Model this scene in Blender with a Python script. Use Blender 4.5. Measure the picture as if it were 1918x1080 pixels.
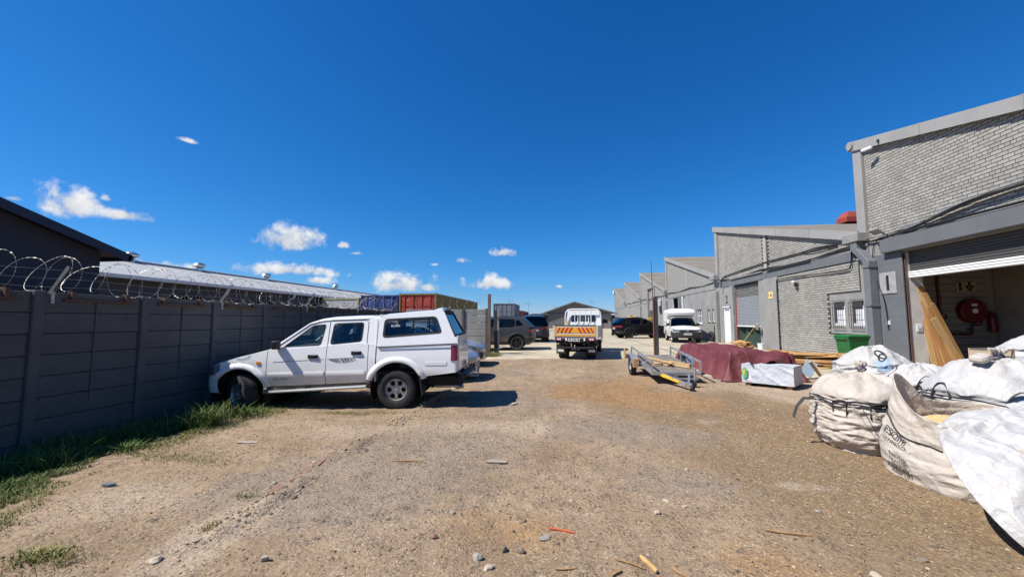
import bpy, bmesh, math, random
import numpy as np
from mathutils import Vector, Matrix, noise as mnoise
from mathutils.geometry import tessellate_polygon
R = math.radians
random.seed(7); RNG = np.random.default_rng(7)
for o in list(bpy.data.objects): bpy.data.objects.remove(o)
scene = bpy.context.scene
COL = scene.collection

# ------------------------------------------------------------ camera
CAM_H = 1.62
cam = bpy.data.cameras.new('camera'); cam.sensor_width = 36.0; cam.lens = 750 / 1918 * 36.0
cam.clip_start = 0.05; cam.clip_end = 9000
camo = bpy.data.objects.new('camera', cam); COL.objects.link(camo)
camo.location = (0, 0, CAM_H)
camo.rotation_euler = (R(90) + math.atan(60 / 750), 0, R(7.07))
scene.camera = camo

# ------------------------------------------------------------ sun, sky, exposure
SUN_EL, SUN_AZ = 51.5, 22.0           # light travels towards +X, a little towards +Y
ld = Vector((math.cos(R(SUN_EL)) * math.cos(R(SUN_AZ)), math.cos(R(SUN_EL)) * math.sin(R(SUN_AZ)), -math.sin(R(SUN_EL))))
sun = bpy.data.lights.new('sun', 'SUN'); sun.energy = 4.9; sun.angle = R(0.53); sun.color = (1.0, 0.955, 0.89)
suno = bpy.data.objects.new('sun', sun); COL.objects.link(suno)
suno.rotation_euler = ld.to_track_quat('-Z', 'Y').to_euler(); suno.location = (-30, -10, 40)
scene.view_settings.view_transform = 'Standard'; scene.view_settings.look = 'None'
scene.view_settings.exposure = 0.50; scene.view_settings.gamma = 1.0
scene.view_settings.use_curve_mapping = False

world = bpy.data.worlds.new('World'); scene.world = world; world.use_nodes = True
wn = world.node_tree; wn.nodes.clear()
def wnode(t, **kw):
    n = wn.nodes.new(t)
    for k, v in kw.items(): setattr(n, k, v)
    return n
def wmath(op, a, b=None, clamp=False):
    n = wnode('ShaderNodeMath', operation=op, use_clamp=clamp)
    for i, s in enumerate((a, b)):
        if s is None: continue
        if isinstance(s, (int, float)): n.inputs[i].default_value = s
        else: wn.links.new(s, n.inputs[i])
    return n.outputs[0]
sky = wnode('ShaderNodeTexSky', sky_type='NISHITA', sun_disc=False)
sky.sun_elevation = R(SUN_EL); sky.sun_rotation = math.atan2(-ld.x, -ld.y)
sky.altitude = 0; sky.air_density = 1.0; sky.dust_density = 0.0; sky.ozone_density = 4.0
# the deep blue of this sky: per-channel response curve on the sky texture
SKY_S = 0.085
sepc = wnode('ShaderNodeSeparateColor'); wn.links.new(sky.outputs[0], sepc.inputs[0]); comb = wnode('ShaderNodeCombineColor')
for i, (gm, gn) in enumerate(((1.80, 1.00), (1.04, .93), (.91, 1.40))):
    v = wmath('MULTIPLY', wmath('POWER', wmath('MULTIPLY', sepc.outputs[i], SKY_S), gm), gn / 2 ** scene.view_settings.exposure / SKY_S); wn.links.new(v, comb.inputs[i])
tc = wnode('ShaderNodeTexCoord'); DIR = tc.outputs['Generated']
def wdot(vec):
    n = wnode('ShaderNodeVectorMath', operation='DOT_PRODUCT'); wn.links.new(DIR, n.inputs[0]); n.inputs[1].default_value = vec
    return n.outputs['Value']
def wnoise(scale, detail, rough, dist=0.0):
    n = wnode('ShaderNodeTexNoise'); wn.links.new(DIR, n.inputs['Vector'])
    n.inputs['Scale'].default_value = scale; n.inputs['Detail'].default_value = detail
    n.inputs['Roughness'].default_value = rough; n.inputs['Distortion'].default_value = dist
    return n.outputs['Fac']
n_big = wnoise(24, 10, 0.58, 0.2); n_sh = wnoise(70, 8, 0.6, 0.2)
# fair-weather cumulus: azimuth (deg, clockwise from +Y), elevation, half width, half height (deg), strength
CLOUDS = [(-55.2, 11.0, 2.12, 1.81, 1.0), (-51.6, 10.7, 2.41, 0.81, 0.95), (-36.3, 10.0, 3.72, 2.24, 1.0), (-36.4, 6.2, 6.27, 1.13, 0.9), (-33.2, 5.0, 2.59, 0.75, 0.8), (-22.6, 4.9, 4.53, 1.91, 0.9), (-19.1, 4.5, 2.19, 1.05, 0.7), (-10.1, 5.2, 3.65, 1.3, 0.9), (-14.2, 8.4, 1.13, 0.6, 0.8), (-8.3, 9.6, 1.82, 0.83, 0.85), (-30.1, 9.8, 0.9, 0.7, 0.8), (-28.7, 8.9, 1.32, 0.35, 0.7), (-47.1, 19.5, 0.92, 0.38, 0.7), (-58.9, 10.8, 1.0, 0.42, 0.62), (-48.6, 5.7, 3.01, 0.74, 0.85), (-18.2, 7.8, 0.66, 0.3, 0.7), (-0.3, 4.8, 0.75, 0.38, 0.5), (-53.0, 12.1, 0.81, 0.52, 0.6),
          (-75, 11, 9, 3, .9), (-98, 8, 8, 2.5, .9), (60, 9, 8, 2.5, .9), (95, 13, 9, 3.2, .9), (140, 10, 10, 3, .9), (190, 12, 9, 3, .9), (225, 8, 10, 2.6, .9)]
dens = None; shade = None
for az, el, hw, hh, st in CLOUDS:
    a, e = R(az), R(el)
    c = Vector((math.sin(a) * math.cos(e), math.cos(a) * math.cos(e), math.sin(e)))
    r = Vector((math.cos(a), -math.sin(a), 0)); u = r.cross(c)
    if u.z < 0: u = -u
    A = wdot(r / math.sin(R(hw * 1.14))); B = wdot(u / math.sin(R(hh * 1.14))); Cc = wdot(c)
    B2 = wmath('MAXIMUM', B, wmath('MULTIPLY', B, -1.7))
    d2 = wmath('SQRT', wmath('ADD', wmath('MULTIPLY', A, A), wmath('MULTIPLY', B2, B2)))
    m = wmath('SUBTRACT', 1.0, d2)
    m = wmath('SUBTRACT', m, wmath('MULTIPLY', wmath('LESS_THAN', Cc, 0.5), 9.0))
    m = wmath('SUBTRACT', m, (1 - st) * 0.55)
    sh = wmath('ADD', wmath('MULTIPLY', B, 0.55), 0.55)
    if dens is None: dens, shade = m, sh
    else:
        gt = wmath('GREATER_THAN', m, dens)
        mx = wnode('ShaderNodeMix', data_type='FLOAT'); wn.links.new(gt, mx.inputs[0]); wn.links.new(shade, mx.inputs[2]); wn.links.new(sh, mx.inputs[3])
        shade = mx.outputs[0]; dens = wmath('MAXIMUM', dens, m)
dd = wmath('ADD', wmath('MULTIPLY', wmath('MAXIMUM', dens, -1.2), 1.0), wmath('ADD', wmath('MULTIPLY', wmath('SUBTRACT', n_big, 0.50), 2.3), wmath('MULTIPLY', wmath('SUBTRACT', n_sh, 0.5), 0.9)))
mr = wnode('ShaderNodeMapRange', interpolation_type='SMOOTHSTEP'); wn.links.new(dd, mr.inputs[0])
mr.inputs[1].default_value = 0.0; mr.inputs[2].default_value = 0.80
alpha = wmath('MULTIPLY', mr.outputs[0], 0.97)
shv = wmath('ADD', wmath('MULTIPLY', shade, 0.8), wmath('MULTIPLY', wmath('SUBTRACT', n_big, 0.5), 2.6), clamp=True)
cmix = wnode('ShaderNodeMix', data_type='RGBA'); wn.links.new(shv, cmix.inputs[0])
cmix.inputs[6].default_value = (4.4, 4.7, 5.2, 1); cmix.inputs[7].default_value = (7.6, 7.65, 7.7, 1)
smix = wnode('ShaderNodeMix', data_type='RGBA'); wn.links.new(alpha, smix.inputs[0])
wn.links.new(comb.outputs[0], smix.inputs[6]); wn.links.new(cmix.outputs[2], smix.inputs[7])
bg = wnode('ShaderNodeBackground'); bg.inputs['Strength'].default_value = SKY_S
wn.links.new(smix.outputs[2], bg.inputs['Color'])
wo = wnode('ShaderNodeOutputWorld'); wn.links.new(bg.outputs[0], wo.inputs[0])

# ------------------------------------------------------------ materials
MATS = {}
def mat(name, col, rough=0.7, metal=0.0, var=0.0, vscale=3.0, bump=0.0, bscale=40.0, dirt=None, dscale=1.5, damt=0.5, coat=0.0, spec=0.5, stretch=None, bdetail=6.0, dthr=0.5):
    """Principled material: base colour with tone variation, a second colour in patches, fine bump."""
    if name in MATS: return MATS[name]
    m = bpy.data.materials.new(name); m.use_nodes = True; nt = m.node_tree; N, L = nt.nodes, nt.links
    b = N['Principled BSDF']; b.inputs['Roughness'].default_value = rough; b.inputs['Metallic'].default_value = metal
    b.inputs['Coat Weight'].default_value = coat; b.inputs['Coat Roughness'].default_value = 0.06; b.inputs['Specular IOR Level'].default_value = spec
    b.inputs['Base Color'].default_value = (*col, 1)
    if var or bump or dirt:
        t = N.new('ShaderNodeTexCoord'); mp = N.new('ShaderNodeMapping'); L.new(t.outputs['Object'], mp.inputs[0])
        if stretch: mp.inputs['Scale'].default_value = stretch
        V = mp.outputs[0]
        def nz(s, d=5.0, rg=0.6):
            n = N.new('ShaderNodeTexNoise'); L.new(V, n.inputs['Vector']); n.inputs['Scale'].default_value = s
            n.inputs['Detail'].default_value = d; n.inputs['Roughness'].default_value = rg; return n.outputs['Fac']
        cur = None
        if var:
            rmp = N.new('ShaderNodeMapRange'); L.new(nz(vscale), rmp.inputs[0]); rmp.inputs[1].default_value = .25; rmp.inputs[2].default_value = .75
            mx = N.new('ShaderNodeMix'); mx.data_type = 'RGBA'; L.new(rmp.outputs[0], mx.inputs[0])
            mx.inputs[6].default_value = (*[c * (1 - var) for c in col], 1); mx.inputs[7].default_value = (*[min(1, c * (1 + var)) for c in col], 1)
            cur = mx.outputs[2]
        if dirt:
            rmp = N.new('ShaderNodeMapRange'); L.new(nz(dscale, 8, .68), rmp.inputs[0]); rmp.inputs[1].default_value = dthr - .08; rmp.inputs[2].default_value = dthr + .2
            rmp.inputs[4].default_value = damt
            mx = N.new('ShaderNodeMix'); mx.data_type = 'RGBA'; L.new(rmp.outputs[0], mx.inputs[0])
            if cur is not None: L.new(cur, mx.inputs[6])
            else: mx.inputs[6].default_value = (*col, 1)
            mx.inputs[7].default_value = (*dirt, 1); cur = mx.outputs[2]
        if cur is not None: L.new(cur, b.inputs['Base Color'])
        if bump:
            bp = N.new('ShaderNodeBump'); bp.inputs['Strength'].default_value = bump; bp.inputs['Distance'].default_value = 0.02
            L.new(nz(bscale, bdetail, .65), bp.inputs['Height']); L.new(bp.outputs[0], b.inputs['Normal'])
    MATS[name] = m; return m

def glass_mat(name, tint, rough=0.02, ior=1.5):
    m = bpy.data.materials.new(name); m.use_nodes = True; nt = m.node_tree; N, L = nt.nodes, nt.links; N.clear()
    out = N.new('ShaderNodeOutputMaterial'); mix = N.new('ShaderNodeMixShader'); fr = N.new('ShaderNodeFresnel'); fr.inputs[0].default_value = ior
    tr = N.new('ShaderNodeBsdfTransparent'); tr.inputs[0].default_value = (*tint, 1)
    gl = N.new('ShaderNodeBsdfGlossy'); gl.inputs['Roughness'].default_value = rough
    L.new(fr.outputs[0], mix.inputs[0]); L.new(tr.outputs[0], mix.inputs[1]); L.new(gl.outputs[0], mix.inputs[2]); L.new(mix.outputs[0], out.inputs[0])
    MATS[name] = m; return m
glass_mat('glass_tint', (.60, .68, .68), .02, 1.75); glass_mat('glass_dark', (.09, .11, .12)); glass_mat('glass_clear', (.75, .8, .8))

# ------------------------------------------------------------ mesh helpers
class MB:
    def __init__(s): s.v = []; s.f = []; s.m = []
    def add(s, verts, faces, mi=0):
        n = len(s.v); s.v.extend([tuple(p) for p in verts]); s.f.extend([tuple(i + n for i in fc) for fc in faces]); s.m.extend([mi] * len(faces)); return s
    def box(s, x0, x1, y0, y1, z0, z1, mi=0):
        v = [(x, y, z) for x in (x0, x1) for y in (y0, y1) for z in (z0, z1)]
        return s.add(v, [(0, 1, 3, 2), (4, 6, 7, 5), (0, 4, 5, 1), (2, 3, 7, 6), (0, 2, 6, 4), (1, 5, 7, 3)], mi)
    def obox(s, c, size, M=None, mi=0):
        hx, hy, hz = [q / 2 for q in size]; M = M or Matrix.Identity(3); c = Vector(c)
        v = [c + M @ Vector((x, y, z)) for x in (-hx, hx) for y in (-hy, hy) for z in (-hz, hz)]
        return s.add(v, [(0, 1, 3, 2), (4, 6, 7, 5), (0, 4, 5, 1), (2, 3, 7, 6), (0, 2, 6, 4), (1, 5, 7, 3)], mi)
    def beam(s, p0, p1, w, h, mi=0, up=(0, 0, 1)):
        p0, p1 = Vector(p0), Vector(p1); d = (p1 - p0); L = d.length; d.normalize(); up = Vector(up)
        if abs(d.dot(up)) > .98: up = Vector((1, 0, 0))
        r = d.cross(up).normalized(); u = r.cross(d)
        return s.obox((p0 + p1) / 2, (w, L, h), Matrix((r, d, u)).transposed(), mi)
    def tube(s, path, r, n=8, mi=0, cap=True, closed=False):
        P = [Vector(p) for p in path]; k = len(P); base = len(s.v); rr = r if isinstance(r, (list, tuple)) else [r] * k
        prev = None
        for i, p in enumerate(P):
            if closed: t = P[(i + 1) % k] - P[i - 1]
            else: t = (P[min(i + 1, k - 1)] - P[max(i - 1, 0)])
            t.normalize()
            if prev is None:
                a = Vector((0, 0, 1)) if abs(t.z) < .9 else Vector((1, 0, 0)); u = t.cross(a).normalized()
            else:
                u = prev - t * prev.dot(t)
                u = u.normalized() if u.length > 1e-6 else t.orthogonal().normalized()
            prev = u; w = t.cross(u)
            for j in range(n):
                a = 2 * math.pi * j / n; q = p + (u * math.cos(a) + w * math.sin(a)) * rr[i]; s.v.append(tuple(q))
        for i in range(k if closed else k - 1):
            for j in range(n):
                a = base + i * n + j; b = base + i * n + (j + 1) % n; c = base + ((i + 1) % k) * n + (j + 1) % n; d = base + ((i + 1) % k) * n + j
                s.f.append((a, b, c, d)); s.m.append(mi)
        if cap and not closed:
            s.f.append(tuple(base + j for j in reversed(range(n)))); s.m.append(mi)
            s.f.append(tuple(base + (k - 1) * n + j for j in range(n))); s.m.append(mi)
        return s
    def ribbon(s, path, w, side, mi=0, th=0.0):
        """flat strip along path; side = vector or list of vectors across it"""
        P = [Vector(p) for p in path]; S = side if isinstance(side, list) else [Vector(side)] * len(P); b = len(s.v)
        for p, q in zip(P, S): q = Vector(q).normalized() * w / 2; s.v.append(tuple(p - q)); s.v.append(tuple(p + q))
        for i in range(len(P) - 1): s.f.append((b + 2 * i, b + 2 * i + 1, b + 2 * i + 3, b + 2 * i + 2)); s.m.append(mi)
        return s
    def grid(s, rows, mi=0, wrap=False):
        b = len(s.v); nr = len(rows); nc = len(rows[0])
        for r in rows: s.v.extend([tuple(p) for p in r])
        for i in range(nr - 1):
            for j in range(nc if wrap else nc - 1):
                j2 = (j + 1) % nc; s.f.append((b + i * nc + j, b + i * nc + j2, b + (i + 1) * nc + j2, b + (i + 1) * nc + j)); s.m.append(mi)
        return s
    def lathe(s, prof, c=(0, 0, 0), ax='y', n=32, mi=0):
        """prof: list of (radius, offset along axis)"""
        rows = []
        for r, h in prof:
            row = []
            for j in range(n):
                a = 2 * math.pi * j / n; p, q = r * math.cos(a), r * math.sin(a)
                v = {'y': (p, h, q), 'z': (p, q, h), 'x': (h, p, q)}[ax]; row.append((v[0] + c[0], v[1] + c[1], v[2] + c[2]))
            rows.append(row)
        return s.grid(rows, mi, wrap=True)
    def plate(s, outer, holes, fn, th, mi=0):
        """flat 2D region with holes mapped by fn(u, v, d) for d = 0 and d = th, with edge walls"""
        loops = [list(outer)] + [list(h) for h in holes]
        tris = tessellate_polygon([[Vector((p[0], p[1], 0)) for p in lp] for lp in loops])
        flat = [p for lp in loops for p in lp]; b = len(s.v); n = len(flat)
        s.v.extend([tuple(fn(p[0], p[1], 0)) for p in flat])
        for t in tris: s.f.append(tuple(b + i for i in t)); s.m.append(mi)
        if th:
            s.v.extend([tuple(fn(p[0], p[1], th)) for p in flat])
            for t in tris: s.f.append(tuple(b + n + i for i in reversed(t))); s.m.append(mi)
            k = 0
            for lp in loops:
                m = len(lp)
                for i in range(m):
                    a, c = b + k + i, b + k + (i + 1) % m; s.f.append((a, c, c + n, a + n)); s.m.append(mi)
                k += m
        return s
    def mesh(s, name, mats, smooth=None):
        me = bpy.data.meshes.new(name); me.from_pydata(s.v, [], s.f)
        for m in (mats if isinstance(mats, (list, tuple)) else [mats]): me.materials.append(MATS[m] if isinstance(m, str) else m)
        if any(s.m): me.polygons.foreach_set('material_index', s.m)
        bm = bmesh.new(); bm.from_mesh(me); bmesh.ops.recalc_face_normals(bm, faces=bm.faces); bm.to_mesh(me); bm.free()
        if smooth is not None:
            me.polygons.foreach_set('use_smooth', [True] * len(me.polygons)); me.set_sharp_from_angle(angle=R(smooth))
        me.update(); return me
    def obj(s, name, mats, parent=None, smooth=None, loc=None, rot=None, bevel=0, bseg=1):
        o = bpy.data.objects.new(name, s.mesh(name, mats, smooth)); COL.objects.link(o)
        if parent is not None: o.parent = parent
        if loc is not None: o.location = loc
        if rot is not None: o.rotation_euler = rot
        if bevel:
            md = o.modifiers.new('bevel', 'BEVEL'); md.width = bevel; md.segments = bseg; md.limit_method = 'ANGLE'; md.angle_limit = R(40)
        return o

def tag(o, label, cat=None, group=None, kind=None):
    if label: o['label'] = label
    if cat: o['category'] = cat
    if group: o['group'] = group
    if kind: o['kind'] = kind
    return o
def thing(name, label, cat, loc=(0, 0, 0), rz=0.0, group=None):
    o = bpy.data.objects.new(name, None); COL.objects.link(o); o.location = loc; o.rotation_euler = (0, 0, rz); o.empty_display_size = .2
    return tag(o, label, cat, group)
def inst(name, me, parent=None, loc=(0, 0, 0), rot=(0, 0, 0), scale=None):
    o = bpy.data.objects.new(name, me); COL.objects.link(o); o.parent = parent; o.location = loc; o.rotation_euler = rot
    if scale is not None: o.scale = scale
    return o
def rpoly(pts, r, n=4):
    """round the corners of a polygon; r a number or one per corner"""
    out = []; k = len(pts)
    for i in range(k):
        p0, p, p1 = Vector(pts[i - 1]), Vector(pts[i]), Vector(pts[(i + 1) % k]); rr = r[i] if isinstance(r, (list, tuple)) else r
        a, b = p0 - p, p1 - p; d = min(rr, a.length * .45, b.length * .45)
        if d < 1e-4: out.append(tuple(p)); continue
        A, B = p + a.normalized() * d, p + b.normalized() * d
        for j in range(n + 1):
            t = j / n; q = A * (1 - t) ** 2 + p * 2 * t * (1 - t) + B * t * t; out.append(tuple(q))
    return out
def pl(x, pts):
    """piecewise linear lookup in [(x, value)] sorted by x"""
    if x <= pts[0][0]: return pts[0][1]
    for (a, va), (b, vb) in zip(pts, pts[1:]):
        if x <= b: return va + (vb - va) * (x - a) / (b - a)
    return pts[-1][1]
def ss(a, b, t):
    if a > b: return 1 - ss(b, a, t)
    t = max(0., min(1., (t - a) / (b - a))); return t * t * (3 - 2 * t)
def nss(a, b, t):
    t = np.clip((t - a) / (b - a), 0, 1); return t * t * (3 - 2 * t)
def G(x, y):
    """height of the yard: nearly level in front, rising a little towards the gate and the units"""
    return .28 * ss(5, 24, y + .6 * x) - .18 * ss(-5.2, -6.6, x) * ss(26, 17, y)
def NG(x, y): return .28 * nss(5, 24, y + .6 * x) - .18 * nss(5.2, 6.6, -x) * nss(-26, -17, -y)
def text_mesh(body, size, depth=0.002, shear=0.0, bold=0.0, align='CENTER', sx=1.0):
    cu = bpy.data.curves.new('lettering', 'FONT'); cu.body = body; cu.size = size; cu.extrude = depth; cu.shear = shear; cu.offset = bold
    cu.align_x = align; cu.align_y = 'CENTER'
    o = bpy.data.objects.new('lettering', cu); COL.objects.link(o)
    dg = bpy.context.evaluated_depsgraph_get(); me = bpy.data.meshes.new_from_object(o.evaluated_get(dg))
    bpy.data.objects.remove(o); bpy.data.curves.remove(cu)
    if sx != 1.0: me.transform(Matrix.Diagonal((sx, 1, 1, 1)))
    return me
def lettering(body, size, m, parent, loc, ux, uy, depth=.002, **kw):
    me = text_mesh(body, size, depth, **kw); me.materials.append(MATS[m]); o = bpy.data.objects.new('lettering', me); COL.objects.link(o); o.parent = parent
    ux, uy = Vector(ux).normalized(), Vector(uy).normalized(); uz = ux.cross(uy)
    o.matrix_local = Matrix.Translation(loc) @ Matrix((ux, uy, uz)).transposed().to_4x4(); return o

# value noise on a numpy grid
def vnoise(x, y, scale, seed, octv=4, pers=.5):
    out = np.zeros_like(x); amp = 1.; tot = 0.
    for k in range(octv):
        rg = np.random.default_rng(seed + k); T = rg.random((256, 256)); f = scale * 2 ** k
        xs, ys = x * f + 1000, y * f + 1000; xi, yi = np.floor(xs).astype(int), np.floor(ys).astype(int); fx, fy = xs - xi, ys - yi
        fx, fy = fx * fx * (3 - 2 * fx), fy * fy * (3 - 2 * fy)
        a = T[xi % 256, yi % 256]; b = T[(xi + 1) % 256, yi % 256]; c = T[xi % 256, (yi + 1) % 256]; d = T[(xi + 1) % 256, (yi + 1) % 256]
        out += amp * (a * (1 - fx) * (1 - fy) + b * fx * (1 - fy) + c * (1 - fx) * fy + d * fx * fy); tot += amp; amp *= pers
    return out / tot
def np_obj(name, V, F, mats, parent=None, smooth=False):
    """object from numpy vertex (n,3) and face (m,k) arrays"""
    me = bpy.data.meshes.new(name); V = np.asarray(V, dtype=np.float32); F = np.asarray(F, dtype=np.int32); k = F.shape[1]
    me.vertices.add(len(V)); me.vertices.foreach_set('co', V.ravel()); me.loops.add(F.size); me.loops.foreach_set('vertex_index', F.ravel())
    me.polygons.add(len(F)); me.polygons.foreach_set('loop_start', np.arange(0, F.size, k, dtype=np.int32)); me.polygons.foreach_set('loop_total', np.full(len(F), k, dtype=np.int32))
    for m in (mats if isinstance(mats, (list, tuple)) else [mats]): me.materials.append(MATS[m] if isinstance(m, str) else m)
    me.polygons.foreach_set('use_smooth', np.full(len(F), bool(smooth), dtype=bool))
    me.update(calc_edges=True); me.validate()
    o = bpy.data.objects.new(name, me); COL.objects.link(o); o.parent = parent; return o
# ============================================================ GROUND
def zone_mat():
    m = bpy.data.materials.new('yard_dirt'); m.use_nodes = True; nt = m.node_tree; N, L = nt.nodes, nt.links; b = N['Principled BSDF']
    b.inputs['Roughness'].default_value = .95; b.inputs['Specular IOR Level'].default_value = .15
    t = N.new('ShaderNodeTexCoord').outputs['Object']
    def nz(s, d=6, rg=.6, dist=0):
        n = N.new('ShaderNodeTexNoise'); L.new(t, n.inputs['Vector']); n.inputs['Scale'].default_value = s; n.inputs['Detail'].default_value = d; n.inputs['Roughness'].default_value = rg; n.inputs['Distortion'].default_value = dist; return n.outputs['Fac']
    def rng(v, a, c, lo=0., hi=1.):
        n = N.new('ShaderNodeMapRange'); L.new(v, n.inputs[0]); n.inputs[1].default_value = a; n.inputs[2].default_value = c; n.inputs[3].default_value = lo; n.inputs[4].default_value = hi; return n.outputs[0]
    def mix(f, a, c, bl='MIX'):
        n = N.new('ShaderNodeMix'); n.data_type = 'RGBA'; n.blend_type = bl
        for s, i in ((f, 0), (a, 6), (c, 7)):
            if isinstance(s, tuple): n.inputs[i].default_value = (*s, 1)
            elif isinstance(s, float): n.inputs[i].default_value = s
            else: L.new(s, n.inputs[i])
        return n.outputs[2]
    def mth(op, a, c):
        n = N.new('ShaderNodeMath'); n.operation = op
        for s, i in ((a, 0), (c, 1)):
            if isinstance(s, (int, float)): n.inputs[i].default_value = s
            else: L.new(s, n.inputs[i])
        return n.outputs[0]
    at = N.new('ShaderNodeAttribute'); at.attribute_name = 'zone'; sp = N.new('ShaderNodeSeparateColor'); L.new(at.outputs['Color'], sp.inputs[0])
    zr, zg, zb = sp.outputs
    n1, n2, n3 = nz(1.1, 8, .62, .4), nz(5, 8, .65), nz(24, 6, .7)
    base = mix(rng(n1, .3, .7), (.305, .207, .125), (.49, .36, .240))
    base = mix(rng(mth('ADD', at.outputs['Alpha'], mth('MULTIPLY', mth('SUBTRACT', n1, .5), 1.0)), .35, .7), base, mix(rng(n2, .35, .65), (.235, .152, .078), (.335, .230, .130)))
    base = mix(rng(mth('ADD', zb, mth('MULTIPLY', mth('SUBTRACT', n2, .5), .9)), .38, .62), base, (.325, .252, .188))
    base = mix(rng(mth('ADD', zg, mth('MULTIPLY', mth('SUBTRACT', n1, .5), 1.2)), .4, .75), base, (.37, .205, .08))
    base = mix(rng(mth('ADD', zr, mth('MULTIPLY', mth('SUBTRACT', n2, .5), .8)), .42, .6), base, (.50, .385, .275))
    nL = nz(.45, 5, .6, .8)
    base = mix(rng(nL, .36, .62, .0, .55), base, mix(.55, base, (.16, .105, .062)))
    base = mix(rng(n3, .3, .72, 0., .8), mix(.4, base, (.19, .14, .09)), base)
    vo = N.new('ShaderNodeTexVoronoi'); L.new(t, vo.inputs['Vector']); vo.inputs['Scale'].default_value = 70
    sv = N.new('ShaderNodeSeparateColor'); L.new(vo.outputs['Color'], sv.inputs[0])
    v2 = N.new('ShaderNodeTexVoronoi'); L.new(t, v2.inputs['Vector']); v2.inputs['Scale'].default_value = 26
    s2 = N.new('ShaderNodeSeparateColor'); L.new(v2.outputs['Color'], s2.inputs[0])
    dark = mth('MULTIPLY', rng(sv.outputs[0], .62, .9), rng(n2, .35, .62, .12, .72))  # dark pebble specks, also painted in place of small holes and stone shadows
    lite = mth('MULTIPLY', rng(sv.outputs[1], .82, .97), rng(n1, .3, .7, .2, .7))
    base = mix(dark, base, (.075, .058, .043)); base = mix(lite, base, (.52, .42, .30))
    base = mix(mth('MULTIPLY', rng(s2.outputs[0], .86, .97), rng(n2, .45, .65, .0, .7)), base, (.10, .083, .07))
    L.new(base, b.inputs['Base Color'])
    h = mth('ADD', mth('MULTIPLY', n3, .75), mth('MULTIPLY', rng(vo.outputs['Distance'], .0, .7, .5, 0.), rng(n2, .42, .66, .0, 1.)))
    h = mth('ADD', h, mth('MULTIPLY', rng(v2.outputs['Distance'], 0., .6, 1., 0.), rng(s2.outputs[0], .7, .9, 0., .9)))
    h = mth('ADD', h, mth('MULTIPLY', n2, 1.6))
    bp = N.new('ShaderNodeBump'); bp.inputs['Strength'].default_value = .8; bp.inputs['Distance'].default_value = .024; L.new(h, bp.inputs['Height']); L.new(bp.outputs[0], b.inputs['Normal'])
    MATS['yard_dirt'] = m
zone_mat()

def axis(parts):
    out = []
    for a, b, st in parts: out.extend(np.arange(a, b - 1e-6, st))
    return np.array(out + [parts[-1][1]])
gx = axis([(-6000, -400, 1400), (-400, -40, 90), (-40, -8, 4), (-8, 6.4, .045), (6.4, 12, .3), (12, 40, 4), (40, 400, 90), (400, 6000, 1400)])
gy = axis([(-600, -60, 90), (-60, -4, 8), (-4, 1.4, .3), (1.4, 7.5, .045), (7.5, 12, .09), (12, 20, .2), (20, 40, 1), (40, 120, 10), (120, 1000, 110), (1000, 8000, 1000)])
XX, YY = np.meshgrid(gx, gy)
near = nss(22, 12, YY) if False else 1 - nss(12, 22, YY)
ZZ = NG(XX, YY)
ruts = .03 * (vnoise(XX, YY * .55, .55, 11, 3) - .5) * 2
trk = lambda c: np.exp(-((XX - (c + .35 * np.sin(YY * .32) + .05 * (YY - 6))) / .17) ** 2)
tracks = (trk(-.75) + trk(.85) + .7 * trk(1.9) + .6 * trk(-2.0)) * (vnoise(XX * .4, YY * .4, 1.1, 88, 3) * 1.5) * nss(1.6, 3, YY) * (1 - nss(15, 17, YY))
fine = .040 * (vnoise(XX, YY, 2.2, 21, 5, .58) - .5) + .022 * (vnoise(XX, YY, 9, 33, 3, .6) - .5) - .016 * tracks
ridge = .055 * np.exp(-((XX + 2.62 + .10 * (vnoise(XX * 0, YY, .9, 5, 2) - .5)) / .075) ** 2) * np.clip((vnoise(XX, YY, 1.6, 41, 3) - .42) * 4.5, 0, 1.3) * nss(1, 2.6, YY) * (1 - nss(9.5, 10.5, YY))
pit = -.05 * np.exp(-(((XX + .38) / .28) ** 2 + ((YY - 3.02) / .22) ** 2))
ZZ = ZZ + (ruts + fine + ridge + pit) * near - .02 * nss(15, 17, YY) - .05 * nss(20, 30, YY)
V = np.stack([XX, YY, ZZ], -1).reshape(-1, 3); nx = len(gx); ny = len(gy)
ii = (np.arange(ny - 1)[:, None] * nx + np.arange(nx - 1)[None]).ravel()
F = np.stack([ii, ii + 1, ii + 1 + nx, ii + nx], -1)
ground = np_obj('ground', V, F, 'yard_dirt', smooth=True); tag(ground, None, kind='structure')
def blob(x, y, rx, ry): return np.exp(-(((XX - x) / rx) ** 2 + ((YY - y) / ry) ** 2))
z_conc = np.clip(.30 * tracks + nss(2.5, 4.2, XX + .25 * (YY - 10)) * nss(7.6, 9.6, YY + .2 * XX) * .62 + .75 * blob(-2.6, 2.7, .35, .9) + .5 * blob(2.4, 4.4, .8, .22) + .45 * blob(2.6, 6.9, .9, .3) + .35 * blob(-.2, 5.9, 2.5, .5) + .6 * nss(14.5, 16, YY) + .62 * blob(-3.9, 3.3, 1.1, .8) + .55 * blob(-3.2, 5.6, 1.2, .7) + .45 * blob(-1.2, 6.4, 1.6, .5), 0, 1)
z_oran = np.clip(.95 * blob(.9, 9.2, 1.9, 1.5) + .8 * blob(2.2, 8.3, 1.0, .8) + .62 * blob(-.5, 3.25, .75, .42) + .5 * blob(1.6, 3.0, 1.2, .8) + .45 * blob(3.0, 6.4, 1.0, 1.2) + .42 * blob(1.8, 11.2, 1.2, 1.0) + .4 * blob(-4.4, 5.6, .8, .5), 0, 1)
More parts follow.
